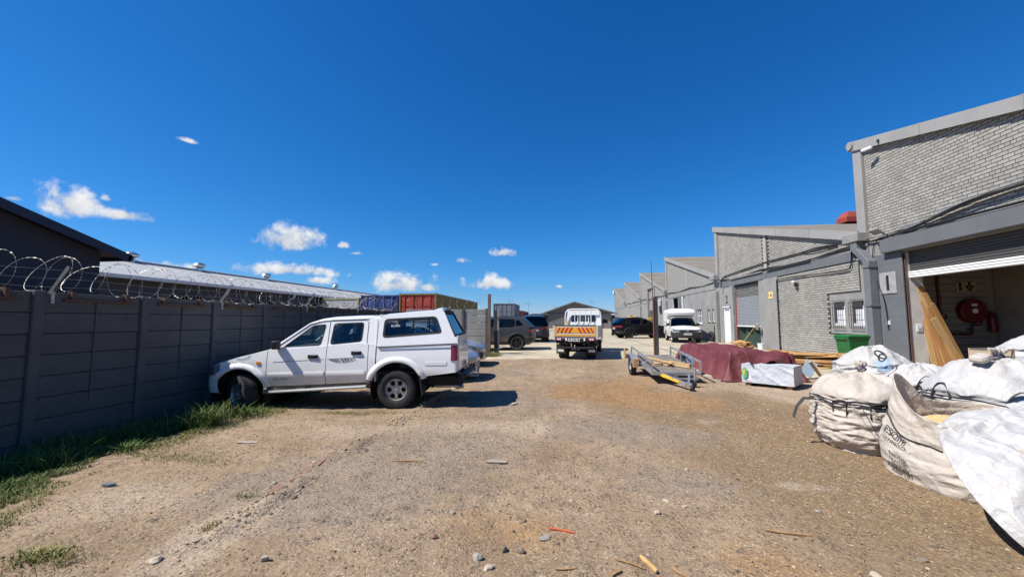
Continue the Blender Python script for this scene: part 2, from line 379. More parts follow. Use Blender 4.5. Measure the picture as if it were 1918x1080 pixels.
z_grav = np.clip(.78 * blob(-1.7, 4.9, 1.5, 1.9) + .62 * blob(-2.6, 3.6, 1.1, .8) + .6 * blob(1.2, 4.3, 1.0, .7) + .7 * blob(-1.0, 8.3, 1.6, 1.3) + .6 * blob(1.5, 6.0, 1.6, .8) + .55 * blob(-1.5, 12, 1.5, 2.2) + .4 * blob(.6, 6.5, .9, .7), 0, 1)
z_brown = np.clip(nss(.2, 2.6, XX + .22 * (YY - 4)) * (1 - nss(8.5, 10.5, YY)) * .85 + .5 * blob(-.4, 2.9, 1.2, .6), 0, 1)
zc = np.stack([z_conc, z_oran, z_grav, z_brown], -1).reshape(-1).astype(np.float32)
ca = ground.data.color_attributes.new('zone', 'FLOAT_COLOR', 'POINT'); ca.data.foreach_set('color', zc)

def gh(x, y):
    """displaced ground height near the camera (nearest grid vertex)"""
    j = min(range(0), default=0) if False else int(np.argmin(np.abs(gx - x))); i = int(np.argmin(np.abs(gy - y))); return float(ZZ[i, j])

# concrete yard beyond the gate line: a worn slab with joints, its near edge broken
mat('yard_concrete', (.46, .405, .29), .9, var=.22, vscale=.6, bump=.4, bscale=9, dirt=(.30, .25, .175), dscale=.8, damt=.85, dthr=.46)
mat('joint_dark', (.10, .09, .075), .95, var=.3)
jx = np.linspace(-3.0, 9.4, 63); t = np.linspace(0, 1, 90) ** 2.2
edge = 15.15 + .32 * (vnoise(jx, jx * 0, .8, 3, 4) - .5) * 2 - 0.0 * jx
edge = np.where(jx > 2.9, 15.15 - np.clip(jx - 2.9, 0, .9) * 5.0 + .25 * (vnoise(jx, jx * 0 + 4, 1.3, 9, 3) - .5), edge)
SX = np.repeat(jx[None], 90, 0); SY = edge[None] + (78 - edge[None]) * t[:, None]
SZ = NG(SX, SY) + .022 + .012 * (vnoise(SX, SY, .5, 61, 3) - .5) - .058 * (1 - nss(0., 1.3, SY - edge[None])); SZ[0] -= .06
V = np.stack([SX, SY, SZ], -1).reshape(-1, 3); ii = (np.arange(89)[:, None] * 63 + np.arange(62)[None]).ravel()
yard = np_obj('concrete_yard', V, np.stack([ii, ii + 1, ii + 64, ii + 63], -1), 'yard_concrete', smooth=True); tag(yard, None, kind='structure')
mb = MB()
for yy in (19.2, 23.4, 28, 33, 39, 46): mb.grid([[(x, yy + dy, G(x, yy) + .033 + .004) for x in np.linspace(-2.9, 9.3, 30)] for dy in (0, .03)])
for xx in (.2, 4.6): mb.grid([[(xx + dx + .05 * math.sin(y), y, G(xx, y) + .037) for dx in (0, .03)] for y in np.linspace(15.6, 50, 40)])
j = mb.obj('expansion_joint', 'joint_dark', yard); j['kind'] = 'stuff'

# gravel: a few thousand small stones that nobody could count
def stone_field(n, xr, yr, smin, smax, dens, seed):
    rg = np.random.default_rng(seed); ico = []
    ph = (1 + 5 ** .5) / 2
    bv = np.array([(-1, ph, 0), (1, ph, 0), (-1, -ph, 0), (1, -ph, 0), (0, -1, ph), (0, 1, ph), (0, -1, -ph), (0, 1, -ph), (ph, 0, -1), (ph, 0, 1), (-ph, 0, -1), (-ph, 0, 1)]) / 1.9
    bf = np.array([(0, 11, 5), (0, 5, 1), (0, 1, 7), (0, 7, 10), (0, 10, 11), (1, 5, 9), (5, 11, 4), (11, 10, 2), (10, 7, 6), (7, 1, 8), (3, 9, 4), (3, 4, 2), (3, 2, 6), (3, 6, 8), (3, 8, 9), (4, 9, 5), (2, 4, 11), (6, 2, 10), (8, 6, 7), (9, 8, 1)])
    x = rg.uniform(*xr, n * 3); y = rg.uniform(*yr, n * 3); p = dens(x, y); k = rg.random(n * 3) < p; x, y = x[k][:n], y[k][:n]; n = len(x)
    ix = np.clip(np.searchsorted(gx, x), 0, nx - 1); iy = np.clip(np.searchsorted(gy, y), 0, ny - 1); z = ZZ[iy, ix]
    s = smin + (smax - smin) * rg.random(n) ** 4.5
    V = bv[None] * (1 + .35 * (rg.random((n, 12, 1)) - .5)) * s[:, None, None] * rg.uniform(.6, 1.25, (n, 1, 3)) * np.array([1, 1, .6])
    a = rg.uniform(0, 6.28, n); c, sn = np.cos(a)[:, None], np.sin(a)[:, None]
    V = np.stack([V[..., 0] * c - V[..., 1] * sn + x[:, None], V[..., 0] * sn + V[..., 1] * c + y[:, None], V[..., 2] + (z + s * .12)[:, None]], -1)
    F = (bf[None] + (np.arange(n) * 12)[:, None, None]).reshape(-1, 3); return V.reshape(-1, 3), F
def island_mat(name, cols, rough=.9, bump=.3, bscale=90):
    m = bpy.data.materials.new(name); m.use_nodes = True; nt = m.node_tree; N, L = nt.nodes, nt.links; b = N['Principled BSDF']; b.inputs['Roughness'].default_value = rough
    b.inputs['Specular IOR Level'].default_value = .25
    g = N.new('ShaderNodeNewGeometry'); cr = N.new('ShaderNodeValToRGB'); L.new(g.outputs['Random Per Island'], cr.inputs[0]); cr.color_ramp.interpolation = 'CONSTANT'
    el = cr.color_ramp.elements; el[0].color = (*cols[0], 1); el[1].position = 1 / len(cols); el[1].color = (*cols[1], 1)
    for i, c in enumerate(cols[2:], 2): e = el.new(i / len(cols)); e.color = (*c, 1)
    L.new(cr.outputs[0], b.inputs['Base Color'])
    if bump:
        t = N.new('ShaderNodeTexCoord'); n = N.new('ShaderNodeTexNoise'); L.new(t.outputs['Object'], n.inputs['Vector']); n.inputs['Scale'].default_value = bscale
        bp = N.new('ShaderNodeBump'); bp.inputs['Strength'].default_value = bump; bp.inputs['Distance'].default_value = .01; L.new(n.outputs['Fac'], bp.inputs['Height']); L.new(bp.outputs[0], b.inputs['Normal'])
    MATS[name] = m; return m
island_mat('gravel', [(.29, .22, .14), (.16, .125, .09), (.36, .29, .2), (.24, .185, .12), (.31, .21, .115), (.42, .35, .26), (.12, .1, .08), (.33, .25, .17)])
d1 = lambda x, y: .22 + .8 * vnoise(x, y, .9, 77, 3) ** 2 + .5 * np.exp(-(((x + 1.7) / 1.4) ** 2 + ((y - 4.6) / 1.6) ** 2))
Va, Fa = stone_field(12000, (-4.6, 5.6), (1.9, 7.2), .003, .015, d1, 101)
Vb, Fb = stone_field(3000, (-3.6, 4.2), (7.2, 15.0), .005, .020, d1, 102)
dk = lambda x, y: np.exp(-((x + 2.62) / .16) ** 2) * (vnoise(x, y, 1.6, 41, 3) > .46)
Vc, Fc = stone_field(900, (-3.0, -2.2), (2.2, 9.8), .008, .032, dk, 103)
gv = np_obj('gravel', np.concatenate([Va, Vb, Vc]), np.concatenate([Fa, Fb + len(Va), Fc + len(Va) + len(Vb)]), 'gravel')
tag(gv, 'loose gravel and rubble scattered over the dirt yard', 'gravel', kind='stuff')
# wood shavings spilt beside the bags
def chip_field(n, cx, cy, rx, ry, seed, s0, s1):
    rg = np.random.default_rng(seed); x = cx + rg.normal(0, rx, n); y = cy + rg.normal(0, ry, n); z = ZZ[np.clip(np.searchsorted(gy, y), 0, ny - 1), np.clip(np.searchsorted(gx, x), 0, nx - 1)] + .006
    s = rg.uniform(s0, s1, n); a = rg.uniform(0, 6.28, n); q = np.array([(-1, -.35), (1, -.3), (.9, .35), (-.95, .3)])
    dz = rg.normal(0, .25, (n, 4)) * s[:, None]
    V = np.stack([x[:, None] + s[:, None] * (q[None, :, 0] * np.cos(a)[:, None] - q[None, :, 1] * np.sin(a)[:, None]), y[:, None] + s[:, None] * (q[None, :, 0] * np.sin(a)[:, None] + q[None, :, 1] * np.cos(a)[:, None]), z[:, None] + np.abs(dz)], -1)
    return V.reshape(-1, 3), np.arange(n * 4).reshape(n, 4)
island_mat('shavings', [(.52, .40, .24), (.42, .29, .15), (.58, .48, .33), (.36, .24, .12)], .8, 0)
P = [chip_field(1100, 2.9, 5.0, .4, .9, 1, .003, .010), chip_field(400, 2.2, 4.3, .7, .5, 2, .003, .008), chip_field(500, 3.2, 7.2, .4, .7, 3, .006, .018), chip_field(500, 1.4, 3.2, .8, .5, 4, .003, .01)]
o_ = 0; Vs, Fs = [], []
for v_, f_ in P: Vs.append(v_); Fs.append(f_ + o_); o_ += len(v_)
tag(np_obj('wood_shavings', np.concatenate(Vs), np.concatenate(Fs), 'shavings'), 'pale wood shavings spilt on the dirt beside the bulk bags', 'wood shavings', kind='stuff')

# grass
def blades(x, y, z, h, w, lean, seed):
    n = len(x); rg = np.random.default_rng(seed); a = rg.uniform(0, 6.28, n); l = lean * rg.uniform(.3, 1.3, n) * h; dx, dy = np.cos(a), np.sin(a); px, py = -dy, dx
    P = lambda t, wf: [np.stack([x + dx * l * t * t + px * w * wf * s, y + dy * l * t * t + py * w * wf * s, z + h * (t - .18 * t * t * lean)], -1) for s in (-1, 1)]
    A, B = P(0, .8); C, D = P(.55, .75); E_ = P(1, .05)
    V = np.stack([A, B, C, D, E_[0], E_[1]], 1).reshape(-1, 3); b = (np.arange(n) * 6)[:, None]
    return V, np.concatenate([b + np.array([0, 1, 3, 2]), b + np.array([2, 3, 5, 4])])
def zat(x, y): return ZZ[np.clip(np.searchsorted(gy, y), 0, ny - 1), np.clip(np.searchsorted(gx, x), 0, nx - 1)]
def grass_mat(name, cols):
    m = island_mat(name, cols, .65, 0); m.node_tree.nodes['Principled BSDF'].inputs['Subsurface Weight'].default_value = 0; return m
grass_mat('grass_green', [(.06, .115, .016), (.09, .15, .022), (.12, .16, .035), (.045, .085, .014), (.16, .17, .05)])
grass_mat('grass_dry', [(.30, .26, .10), (.24, .23, .07), (.17, .19, .05), (.38, .32, .15), (.20, .20, .06)])
rg = np.random.default_rng(5)
def gedge(y): return np.interp(y, [1.5, 2.85, 3.6, 4.16, 4.94, 5.62, 6.53, 8.0, 17], [-4.1, -4.6, -5.1, -5.35, -5.35, -5.3, -5.15, -5.6, -6.3])
n = 56000; y = rg.uniform(-1.0, 9.5, n); x = gedge(y) + rg.normal(0, .16, n) - np.abs(rg.normal(0, .85, n)); k = (x > -6.93) & (vnoise(x, y, 1.7, 55, 3) + .3 * (x < -5.7) > .42); x, y = x[k], y[k]
deep = np.clip((gedge(y) - x) / 1.0, 0, 1); h = (.018 + .15 * deep ** 1.5 * rg.random(len(x)) + .022 * rg.random(len(x))) * (1 + .9 * vnoise(x, y, 2.5, 66, 2)); V1, F1 = blades(x, y, zat(x, y), h, .0035 + .003 * deep, .8, 1)
gk = deep < .28
Vd, Fd = blades(x[gk], y[gk], zat(x[gk], y[gk]), h[gk] * .8, np.full(gk.sum(), .003), 1.0, 8)
# short dry fringe at the edge of the dirt
n = 9000; y2 = rg.uniform(1.6, 7.0, n); x2 = gedge(y2) + rg.normal(.10, .17, n); k = vnoise(x2, y2, 1.3, 95, 3) > .45; x2, y2 = x2[k], y2[k]
V2, F2 = blades(x2, y2, zat(x2, y2), rg.uniform(.012, .045, len(x2)), np.full(len(x2), .003), 1.2, 2)
pats = [(-3.43, 2.44, .22, .10, 500, .045), (-3.72, 6.75, .5, .10, 900, .035), (-3.1, 6.9, .25, .06, 300, .03), (-3.9, 9.6, .9, .35, 2500, .09), (-5.0, 9.8, 1.0, .5, 2500, .10), (-4.05, 4.25, .30, .10, 300, .03), (-2.9, 3.5, .12, .05, 120, .04), (-2.7, 2.9, .10, .05, 100, .04), (-4.6, 4.4, .5, .2, 700, .04), (-2.9, 16.4, .30, .28, 1100, .2), (-3.6, 2.1, .3, .2, 700, .05), (5.9, 26.4, .5, .4, 600, .08), (9.2, 19.0, .15, .5, 500, .08)]
xs, ys, hs_ = [], [], []
for cx, cy, rx, ry, m_, hh in pats:
    xs.append(cx + rg.normal(0, rx * .6, m_)); ys.append(cy + rg.normal(0, ry * .6, m_)); hs_.append(hh * rg.uniform(.4, 1.2, m_))
x3, y3, h3 = map(np.concatenate, (xs, ys, hs_)); V3, F3 = blades(x3, y3, zat(x3, y3) + .02 * (y3 > 15.2), h3, .002 + .015 * h3, .8, 3)
tag(np_obj('grass', V1, F1, 'grass_green'), 'green grass growing in the shade along the precast wall', 'grass', kind='stuff')
tag(np_obj('dry_grass', np.concatenate([V2, Vd, V3]), np.concatenate([F2, Fd + len(V2), F3 + len(V2) + len(Vd)]), 'grass_dry'), 'short dry grass in patches at the edge of the dirt', 'grass', kind='stuff')
# tall tufts one can point at
def tuft(x, y, h, n, label, seed, mats='grass_green', spread=.16):
    rg = np.random.default_rng(seed); px, py = rg.normal(0, spread, n), rg.normal(0, spread * .8, n)
    V, F = blades(px, py, np.zeros(n), h * rg.uniform(.45, 1.1, n), np.full(n, .007), 1.0, seed)
    o = np_obj('grass_tuft', V, F, mats); o.location = (x, y, gh(x, y) - .01); tag(o, label, 'grass tuft', 'tall grass tufts by the wall')
tuft(-5.48, 5.72, .44, 260, 'tall green grass tuft in front of the pickup bumper', 11)
tuft(-5.30, 6.30, .24, 150, 'low grass tuft against the pickup front wheel', 12)
tuft(-5.85, 4.0, .36, 150, 'drooping grass tuft in the wall shade, nearest the left edge', 13)
tuft(-6.5, 4.7, .45, 120, 'dark grass tuft half way between the wall and the sunlit verge', 14)
tuft(-5.42, 4.55, .17, 90, 'small bright weed at the sunlit edge of the shade', 15, spread=.08)
tuft(-2.98, 16.6, .42, 140, 'green weeds at the foot of the gate post', 16, spread=.1)
tuft(-6.2, 3.4, .40, 170, 'dark weeds at the wall foot near the left edge', 21, spread=.25)
tuft(-6.3, 5.3, .38, 170, 'dark weeds at the wall foot between two wall posts', 22, spread=.25)
tuft(-3.55, 2.45, .07, 220, 'short tuft on bare dirt in the lower left corner', 17, mats='grass_dry', spread=.06)

# single stones, rods and scraps one can point at
def rock(x, y, s, m, label, seed, sq=(1, .8, .7), name='stone', cat='stone'):
    bm = bmesh.new(); bmesh.ops.create_icosphere(bm, subdivisions=3, radius=1); q = Vector((seed * 3.1, seed * 1.7, seed))
    for v in bm.verts:
        s_ = s * .74; d = 1 + .5 * mnoise.noise(v.co * .9 + q) + .22 * mnoise.noise(v.co * 2.3 + q) + .08 * mnoise.noise(v.co * 6 + q); c = v.co * d; v.co = (c.x * s_ * sq[0], c.y * s_ * sq[1], c.z * s_ * sq[2])
    me = bpy.data.meshes.new(name); bm.to_mesh(me); bm.free(); me.materials.append(MATS[m]); o = bpy.data.objects.new(name, me); COL.objects.link(o)
    o.location = (x, y, gh(x, y) + s * sq[2] * .22); o.rotation_euler = (0, 0, seed * 1.3); tag(o, label, cat, 'loose stones on the dirt'); return o
mat('stone_brown', (.20, .165, .12), .9, var=.35, vscale=30, bump=.5, bscale=60)
mat('stone_grey', (.36, .315, .26), .9, var=.35, vscale=25, bump=.6, bscale=60, dirt=(.12, .11, .1), dscale=30)
mat('stone_pale', (.44, .36, .27), .9, var=.25, vscale=25, bump=.5, bscale=70)
mat('brick_red', (.25, .145, .1), .9, var=.3, vscale=20, bump=.5, bscale=50)
rock(-.44, 3.05, .042, 'stone_brown', 'left one of two brown stones side by side in the hollow', 1, (.75, .7, 1.0))
rock(-.31, 3.03, .045, 'stone_brown', 'right one of two brown stones side by side in the hollow', 2, (.8, .7, 1.0))
rock(-.14, 3.17, .075, 'stone_grey', 'broad speckled grey stone lying flat beside the orange rod', 3, (1, .6, .28))
rock(-.60, 2.88, .062, 'stone_grey', 'pale grey stone left of the two brown stones', 4, (.9, .7, .55))
rock(-.32, 3.39, .028, 'stone_brown', 'small dark stone above the hollow', 5)
rock(.07, 3.78, .034, 'stone_pale', 'small white stone in the middle of the dirt yard', 6)
rock(.20, 3.56, .022, 'stone_pale', 'tiny square beige stone in the middle foreground', 7)
rock(.78, 3.62, .05, 'stone_pale', 'flat beige stone right of the orange rod', 8, (1, .6, .45))
rock(.92, 3.90, .05, 'stone_pale', 'larger of two pale flat stones further right', 9, (1, .6, .35))
rock(1.05, 3.80, .04, 'stone_pale', 'smaller of two pale flat stones further right', 10, (1, .6, .4))
rock(1.33, 4.70, .032, 'stone_pale', 'lone pale stone between the yard centre and the bags', 11)
rock(-.93, 3.44, .036, 'stone_grey', 'bluish grey stone above the red brick chip', 12, (1, .6, .5))
rock(-.50, 2.77, .05, 'stone_pale', 'whitish rubble lump at the bottom edge', 13, (1.1, .7, .4))
rock(-.12, 2.66, .05, 'stone_grey', 'speckled lump at the very bottom edge', 14, (1.1, .7, .4))
rock(-.96, 7.80, .12, 'stone_pale', 'beige stone at the tip of the pickup shadow', 15, (1.2, .6, .3))
rock(-2.55, 9.45, .16, 'stone_pale', 'rubble heap behind the pickup rear wheel', 16, (1.3, .8, .4))
rock(-2.72, 2.50, .06, 'stone_pale', 'broken concrete lump in the lower left', 17, (1.0, .9, .35))
rock(-2.66, 2.76, .045, 'stone_pale', 'smaller concrete lump above the lower left one', 18, (1.1, .8, .35))
rock(2.4, 3.15, .04, 'stone_brown', 'brown stone in front of the torn bag liner', 19, (1, .7, .5))
rock(2.15, 3.85, .035, 'stone_grey', 'grey stone near the lettered bag', 20, (1.1, .7, .4))
rock(1.98, 2.95, .05, 'stone_pale', 'rounded beige stone in the lower right', 21, (1.1, .7, .5))
o = rock(-.97, 3.06, .038, 'brick_red', 'chip of red brick left of the hollow', 22, (1, .7, .7), 'brick_chip', 'brick chip'); o['group'] = ''; del o['group']
mat('rod_orange', (.55, .12, .045), .5, var=.2, vscale=40); mat('stick_wood', (.33, .2, .085), .8, var=.35, vscale=12, bump=.3, bscale=60, stretch=(1, 1, 1)); mat('offcut_wood', (.56, .34, .13), .75, var=.3, vscale=10)
mat('scrap_blue', (.10, .14, .16), .7, var=.3, vscale=20); mat('scrap_slate', (.33, .28, .22), .8, var=.25, vscale=12)
def stick(a, b, w, h, m, name, label, cat='stick', group=None):
    mb = MB(); L = math.dist(a, b); n = 7; rows = []
    for i in range(n):
        q = i / (n - 1); ww = w * (1 if i not in (0, n - 1) else .55); y = (q - .5) * L; bx = .004 * math.sin(q * 5 + L * 40)
        rows.append([(bx - ww / 2, y, 0), (bx - ww / 2, y, h), (bx + ww / 2, y, h * .9), (bx + ww / 2, y, 0)])
    mb.grid(rows, wrap=True); mb.f.append((0, 1, 2, 3)); mb.m.append(0); mb.f.append(tuple(range(4 * n - 4, 4 * n))); mb.m.append(0)
    cx, cy = (a[0] + b[0]) / 2, (a[1] + b[1]) / 2; o = mb.obj(name, m, loc=(cx, cy, gh(cx, cy) + .006), rot=(0, 0, math.atan2(b[1] - a[1], b[0] - a[0]) - math.pi / 2)); tag(o, label, cat, group); return o
stick((-.12, 3.28), (.08, 3.23), .013, .010, 'rod_orange', 'plastic_rod', 'thin orange plastic rod lying on the dirt', 'rod')
stick((.52, 2.96), (.585, 2.79), .022, .014, 'offcut_wood', 'wood_splinter', 'thick pale wood splinter at the bottom edge', 'wood splinter', 'wood splinters on the dirt')
stick((.34, 2.91), (.52, 2.82), .008, .007, 'stick_wood', 'wood_splinter', 'long thin brown splinter touching the thick pale one', 'wood splinter', 'wood splinters on the dirt')
stick((.30, 2.72), (.36, 2.79), .018, .012, 'stick_wood', 'wood_splinter', 'short dark splinter at the very bottom edge', 'wood splinter', 'wood splinters on the dirt')
stick((.70, 2.86), (.80, 2.72), .012, .01, 'stick_wood', 'wood_splinter', 'rightmost splinter at the bottom edge', 'wood splinter', 'wood splinters on the dirt')
stick((-.06, 2.77), (.08, 2.79), .01, .008, 'stick_wood', 'wood_splinter', 'brown splinter left of the other bottom splinters', 'wood splinter', 'wood splinters on the dirt')
stick((-1.94, 4.56), (-1.60, 4.58), .016, .01, 'stick_wood', 'wood_strip', 'thin wood strip on the gravel left of the slate plate', 'wood strip')
stick((1.55, 3.45), (1.85, 3.40), .02, .01, 'stick_wood', 'bark_strip', 'dark bark strip lying right of the yard centre', 'bark')
def scrap(x, y, w, d, th, rz, m, name, label, cat, seed=1):
    rg = random.Random(seed); k = 9; pts = [(w * .5 * math.cos(6.283 * i / k) * rg.uniform(.75, 1.15), d * .5 * math.sin(6.283 * i / k) * rg.uniform(.75, 1.15)) for i in range(k)]
    o = MB().plate(pts, [], lambda u, v, q: (u, v, q + .15 * th * math.sin(u * 30)), th).obj(name, m, loc=(x, y, gh(x, y) + .008), rot=(R(3), R(2), rz)); tag(o, label, cat); return o
scrap(-.75, 4.66, .27, .09, .012, .1, 'scrap_slate', 'slate_plate', 'flat grey plate on the gravel below the pickup tail', 'plate', 3)
scrap(-4.15, 4.98, .30, .10, .006, .3, 'scrap_slate', 'paper_scrap', 'pale flat scrap on the dirt by the grass verge', 'scrap', 4)
scrap(-4.37, 3.51, .12, .05, .02, .2, 'scrap_blue', 'plastic_scrap', 'crumpled blue plastic scrap on the left dirt', 'scrap', 5)
scrap(-2.0, 2.6, .06, .035, .02, .5, 'scrap_slate', 'tile_chip', 'small grey tile chip at the lower left centre', 'tile chip', 7)
# line of old red bricks half buried
kb = thing('buried_kerb', 'row of old red bricks half buried in the dirt', 'kerb', (-2.76, 4.0, 0))
for i in range(5):
    mb = MB(); mb.box(-.045, .045, -.10, .10, -.03, .004); x_, y_ = -2.76 + .02 * math.sin(i * 2.1), 3.72 + i * .225
    mb.obj('brick', 'brick_red', kb, loc=(x_ + 2.76, y_ - 4.0, gh(x_, y_) + .004), rot=(R(2 * math.sin(i)), R(3 * math.cos(i * 3)), .12 + .05 * math.sin(i * 5)), bevel=.012, bseg=2)
# ============================================================ LEFT BOUNDARY WALL, WIRE, NEIGHBOURING BUILDINGS
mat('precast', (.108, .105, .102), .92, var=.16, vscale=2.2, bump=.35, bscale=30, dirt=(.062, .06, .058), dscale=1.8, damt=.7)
mat('precast_bare', (.30, .295, .275), .92, var=.15, vscale=2.2, bump=.55, bscale=22, dirt=(.2, .195, .18), dscale=2.5, damt=.6)  # bare concrete, lighter than the charcoal paint of the long wall
mat('rust', (.115, .058, .034), .9, var=.45, vscale=14, bump=.4, bscale=50); mat('galv', (.42, .43, .43), .45, .75, var=.2, vscale=14, dirt=(.22, .19, .15), dscale=6, damt=.5)
mat('razor', (.36, .345, .32), .5, .55, var=.35, vscale=9)
WX, PH, BAY, WTOP = -7.0, .287, 1.39, 2.015
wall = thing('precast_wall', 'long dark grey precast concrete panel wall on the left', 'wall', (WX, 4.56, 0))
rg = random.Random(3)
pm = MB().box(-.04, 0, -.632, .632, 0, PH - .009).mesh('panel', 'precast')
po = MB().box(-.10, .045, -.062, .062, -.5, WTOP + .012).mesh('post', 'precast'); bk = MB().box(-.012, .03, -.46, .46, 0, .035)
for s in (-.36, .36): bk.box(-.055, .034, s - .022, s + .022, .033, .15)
bk = bk.mesh('steel_bracket', 'rust'); br = MB().box(0, .016, -.014, .014, -1.45, 0).mesh('shadow_strip', 'precast')  # thin upright strip built in place of the shadow line at mid bay
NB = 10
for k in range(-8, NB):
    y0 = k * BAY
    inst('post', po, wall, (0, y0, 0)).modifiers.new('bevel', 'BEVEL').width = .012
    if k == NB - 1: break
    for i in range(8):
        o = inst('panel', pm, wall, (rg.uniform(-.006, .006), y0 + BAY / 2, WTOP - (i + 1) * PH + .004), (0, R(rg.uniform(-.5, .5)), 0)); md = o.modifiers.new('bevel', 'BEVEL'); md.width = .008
    inst('steel_bracket', bk, wall, (.008, y0 + BAY / 2 + rg.uniform(-.05, .05), WTOP - .13), (R(rg.uniform(-1.2, 1.2)), 0, 0)); inst('shadow_strip', br, wall, (.004, y0 + BAY / 2, WTOP - .12))
MB().box(-.07, -.041, -8 * BAY, (NB - 1) * BAY, -.6, WTOP - .02).obj('light_block', 'precast', wall)  # unseen backing added to stop sun leaking through the panel gaps
# razor wire along the wall top: one coil, straight strands, raked arms
def razor_coil(path_fn, length, pitch, rad, seed, parent, name='coil'):
    rg = random.Random(seed); n = int(length / pitch); seg = 34; pts = []; tl = [(rg.uniform(-.6, .6), rg.uniform(-.4, .4), rg.uniform(.72, 1.18), rg.uniform(-.09, .09)) for _ in range(n + 2)]
    for i in range(n * seg):
        q = i / seg; j = int(q); f = q - j; a = 2 * math.pi * q
        w = [tl[j][m] * (1 - f) + tl[j + 1][m] * f for m in range(4)]
        pts.append(path_fn(q * pitch + w[3] + math.cos(a) * w[0] * rad + .35 * pitch * math.sin(a * .5) * 0, math.sin(a) * rad * w[2] * (1 + w[1] * .3), math.cos(a) * rad * w[2]))
    mb = MB(); mb.tube(pts, .0022, 4)
    for i in range(1, len(pts) - 1):
        p = Vector(pts[i]); t = (Vector(pts[i + 1]) - Vector(pts[i - 1])).normalized(); s = t.cross(Vector((rg.uniform(-1, 1), rg.uniform(-1, 1), rg.uniform(-1, 1)))).normalized()
        L = .016; mb.add([p - t * L, p + s * .010, p + t * L, p - s * .010], [(0, 1, 2, 3)])
    return mb.obj(name, 'razor', parent)
rw = thing('razor_wire', 'razor wire coil with straight strands on raked arms along the precast wall', 'razor wire', (WX, 4.56, WTOP))
razor_coil(lambda s, a, b: (.06 + a, s - 10.6, .235 + b), 22.2, .265, .235, 4, rw)
mb = MB()
for zz, xx in ((.07, .03), (.175, .12), (.28, .21)):
    pts = []
    for i in range(136): y = -11.1 + i * .17; pts.append((xx + .006 * math.sin(i * 1.7), y, zz + .012 * math.sin(i * .55 + zz * 9)))
    o = MB().tube(pts, .0024, 4).obj('strand', 'razor', rw)
for yy in (-8.2, -5.44, -2.66, .12, 2.9, 5.68, 8.46, 11.2):
    mb = MB(); mb.beam((0.055, yy, -.16), (.055, yy, .0), .035, .012, up=(1, 0, 0)); mb.beam((.0, yy, -.02), (.27, yy, .34), .045, .014, up=(0, 1, 0)); mb.obj('arm', 'galv', rw)
# cross wall at the gate: lighter unpainted concrete, in line with the gate post
CY = 4.56 + 9 * BAY
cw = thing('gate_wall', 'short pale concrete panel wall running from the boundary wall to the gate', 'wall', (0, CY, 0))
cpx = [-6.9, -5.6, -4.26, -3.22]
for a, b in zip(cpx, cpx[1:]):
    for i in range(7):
        MB().box(a + .05, b - .05, -.02 + rg.uniform(-.004, .004), .025, .10 + WTOP - (i + 1) * PH, .10 + WTOP - i * PH - .012).obj('panel', 'precast_bare', cw, bevel=.008)
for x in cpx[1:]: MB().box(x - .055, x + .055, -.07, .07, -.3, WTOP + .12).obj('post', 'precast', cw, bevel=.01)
rw2 = thing('razor_wire', 'razor wire coil on top of the short pale wall by the gate', 'razor wire', (-6.9, CY, WTOP + .1))
razor_coil(lambda s, a, b: (s, a + .0, .24 + b), 3.7, .36, .21, 9, rw2)
mat('post_steel', (.17, .135, .10), .8, .2, var=.4, vscale=6, bump=.3, bscale=30, dirt=(.25, .12, .05), dscale=3, damt=.7, stretch=(1, 1, .3))
gp = MB(); gp.box(-.06, .06, -.06, .06, -.3, 2.62); gp = gp.obj('gate_post', 'post_steel', loc=(-3.04, CY - .35, .12), bevel=.008); tag(gp, 'rusty brown steel gate post at the end of the pale wall', 'post')
mb = MB(); mb.box(-.16, -.02, -.05, .05, -.3, 1.95); g2 = thing('gate_leaf', 'narrow edge of the open gate behind the rusty gate post', 'gate', (-2.78, CY + .35, .12))
mat('gate_dark', (.035, .035, .035), .7, var=.2); mb.obj('frame', 'gate_dark', g2); MB().box(-.02, .05, -.06, .06, -.3, 1.98).obj('edge_post', 'precast_bare', g2, bevel=.006)
for zz in (.4, 1.6): MB().tube([(.0, -.075, zz - .06), (.0, -.075, zz + .06)], .016, 8).obj('hinge', 'rust', g2)
# second gate post at the right of the opening
sp = thing('gate_post', 'tall free standing grey steel channel post behind the trailer', 'post', (3.72, 16.6, G(3.72, 16.6)), R(20))
mat('chan_steel', (.19, .185, .17), .7, .3, var=.3, vscale=5, dirt=(.16, .09, .05), dscale=2, damt=.6, stretch=(1, 1, .3))
MB().box(-.05, .10, -.012, .012, -.3, 2.36).box(-.05, -.035, .012, .09, -.3, 2.36).box(.085, .10, .012, .09, -.3, 2.36).obj('channel', 'chan_steel', sp)
MB().box(-.10, -.052, -.02, .05, -.3, 2.30).obj('stiffener', 'rust', sp)

# ---- dark monopitch building at the far left
mat('slate_paint', (.042, .043, .052), .85, var=.12, vscale=1.2, bump=.2, bscale=25); mat('fascia_navy', (.012, .018, .045), .55, var=.2); mat('roof_dark', (.05, .055, .065), .6)
b1 = thing('dark_building', 'dark slate painted building with a sloping roof edge at the far left', 'building', (-10, 7.5, 0))
top = lambda y: 3.17 - .30 * y
MB().plate([(-9.5, -.5), (0, -.5), (0, top(0) - .06), (-9.5, top(-9.5) - .06)], [], lambda u, v, d: (-d, u, v), .22).obj('wall', 'slate_paint', b1)
MB().plate([(-9, -.5), (-.22, -.5), (-.22, 3.1), (-9, 3.1)], [], lambda u, v, d: (u, d - .005, v), -.22).obj('end_wall', 'slate_paint', b1)
M_ = Matrix.Rotation(math.atan(-.30), 3, 'X')
MB().obox((-4.6, -4.7, top(-4.7) + .0), (9.7, 10.6, .06), M_).obj('roof', 'roof_dark', b1)
MB().obox((.275, -4.7, top(-4.7) - .03), (.03, 10.64, .17), M_).obj('fascia', 'fascia_navy', b1)
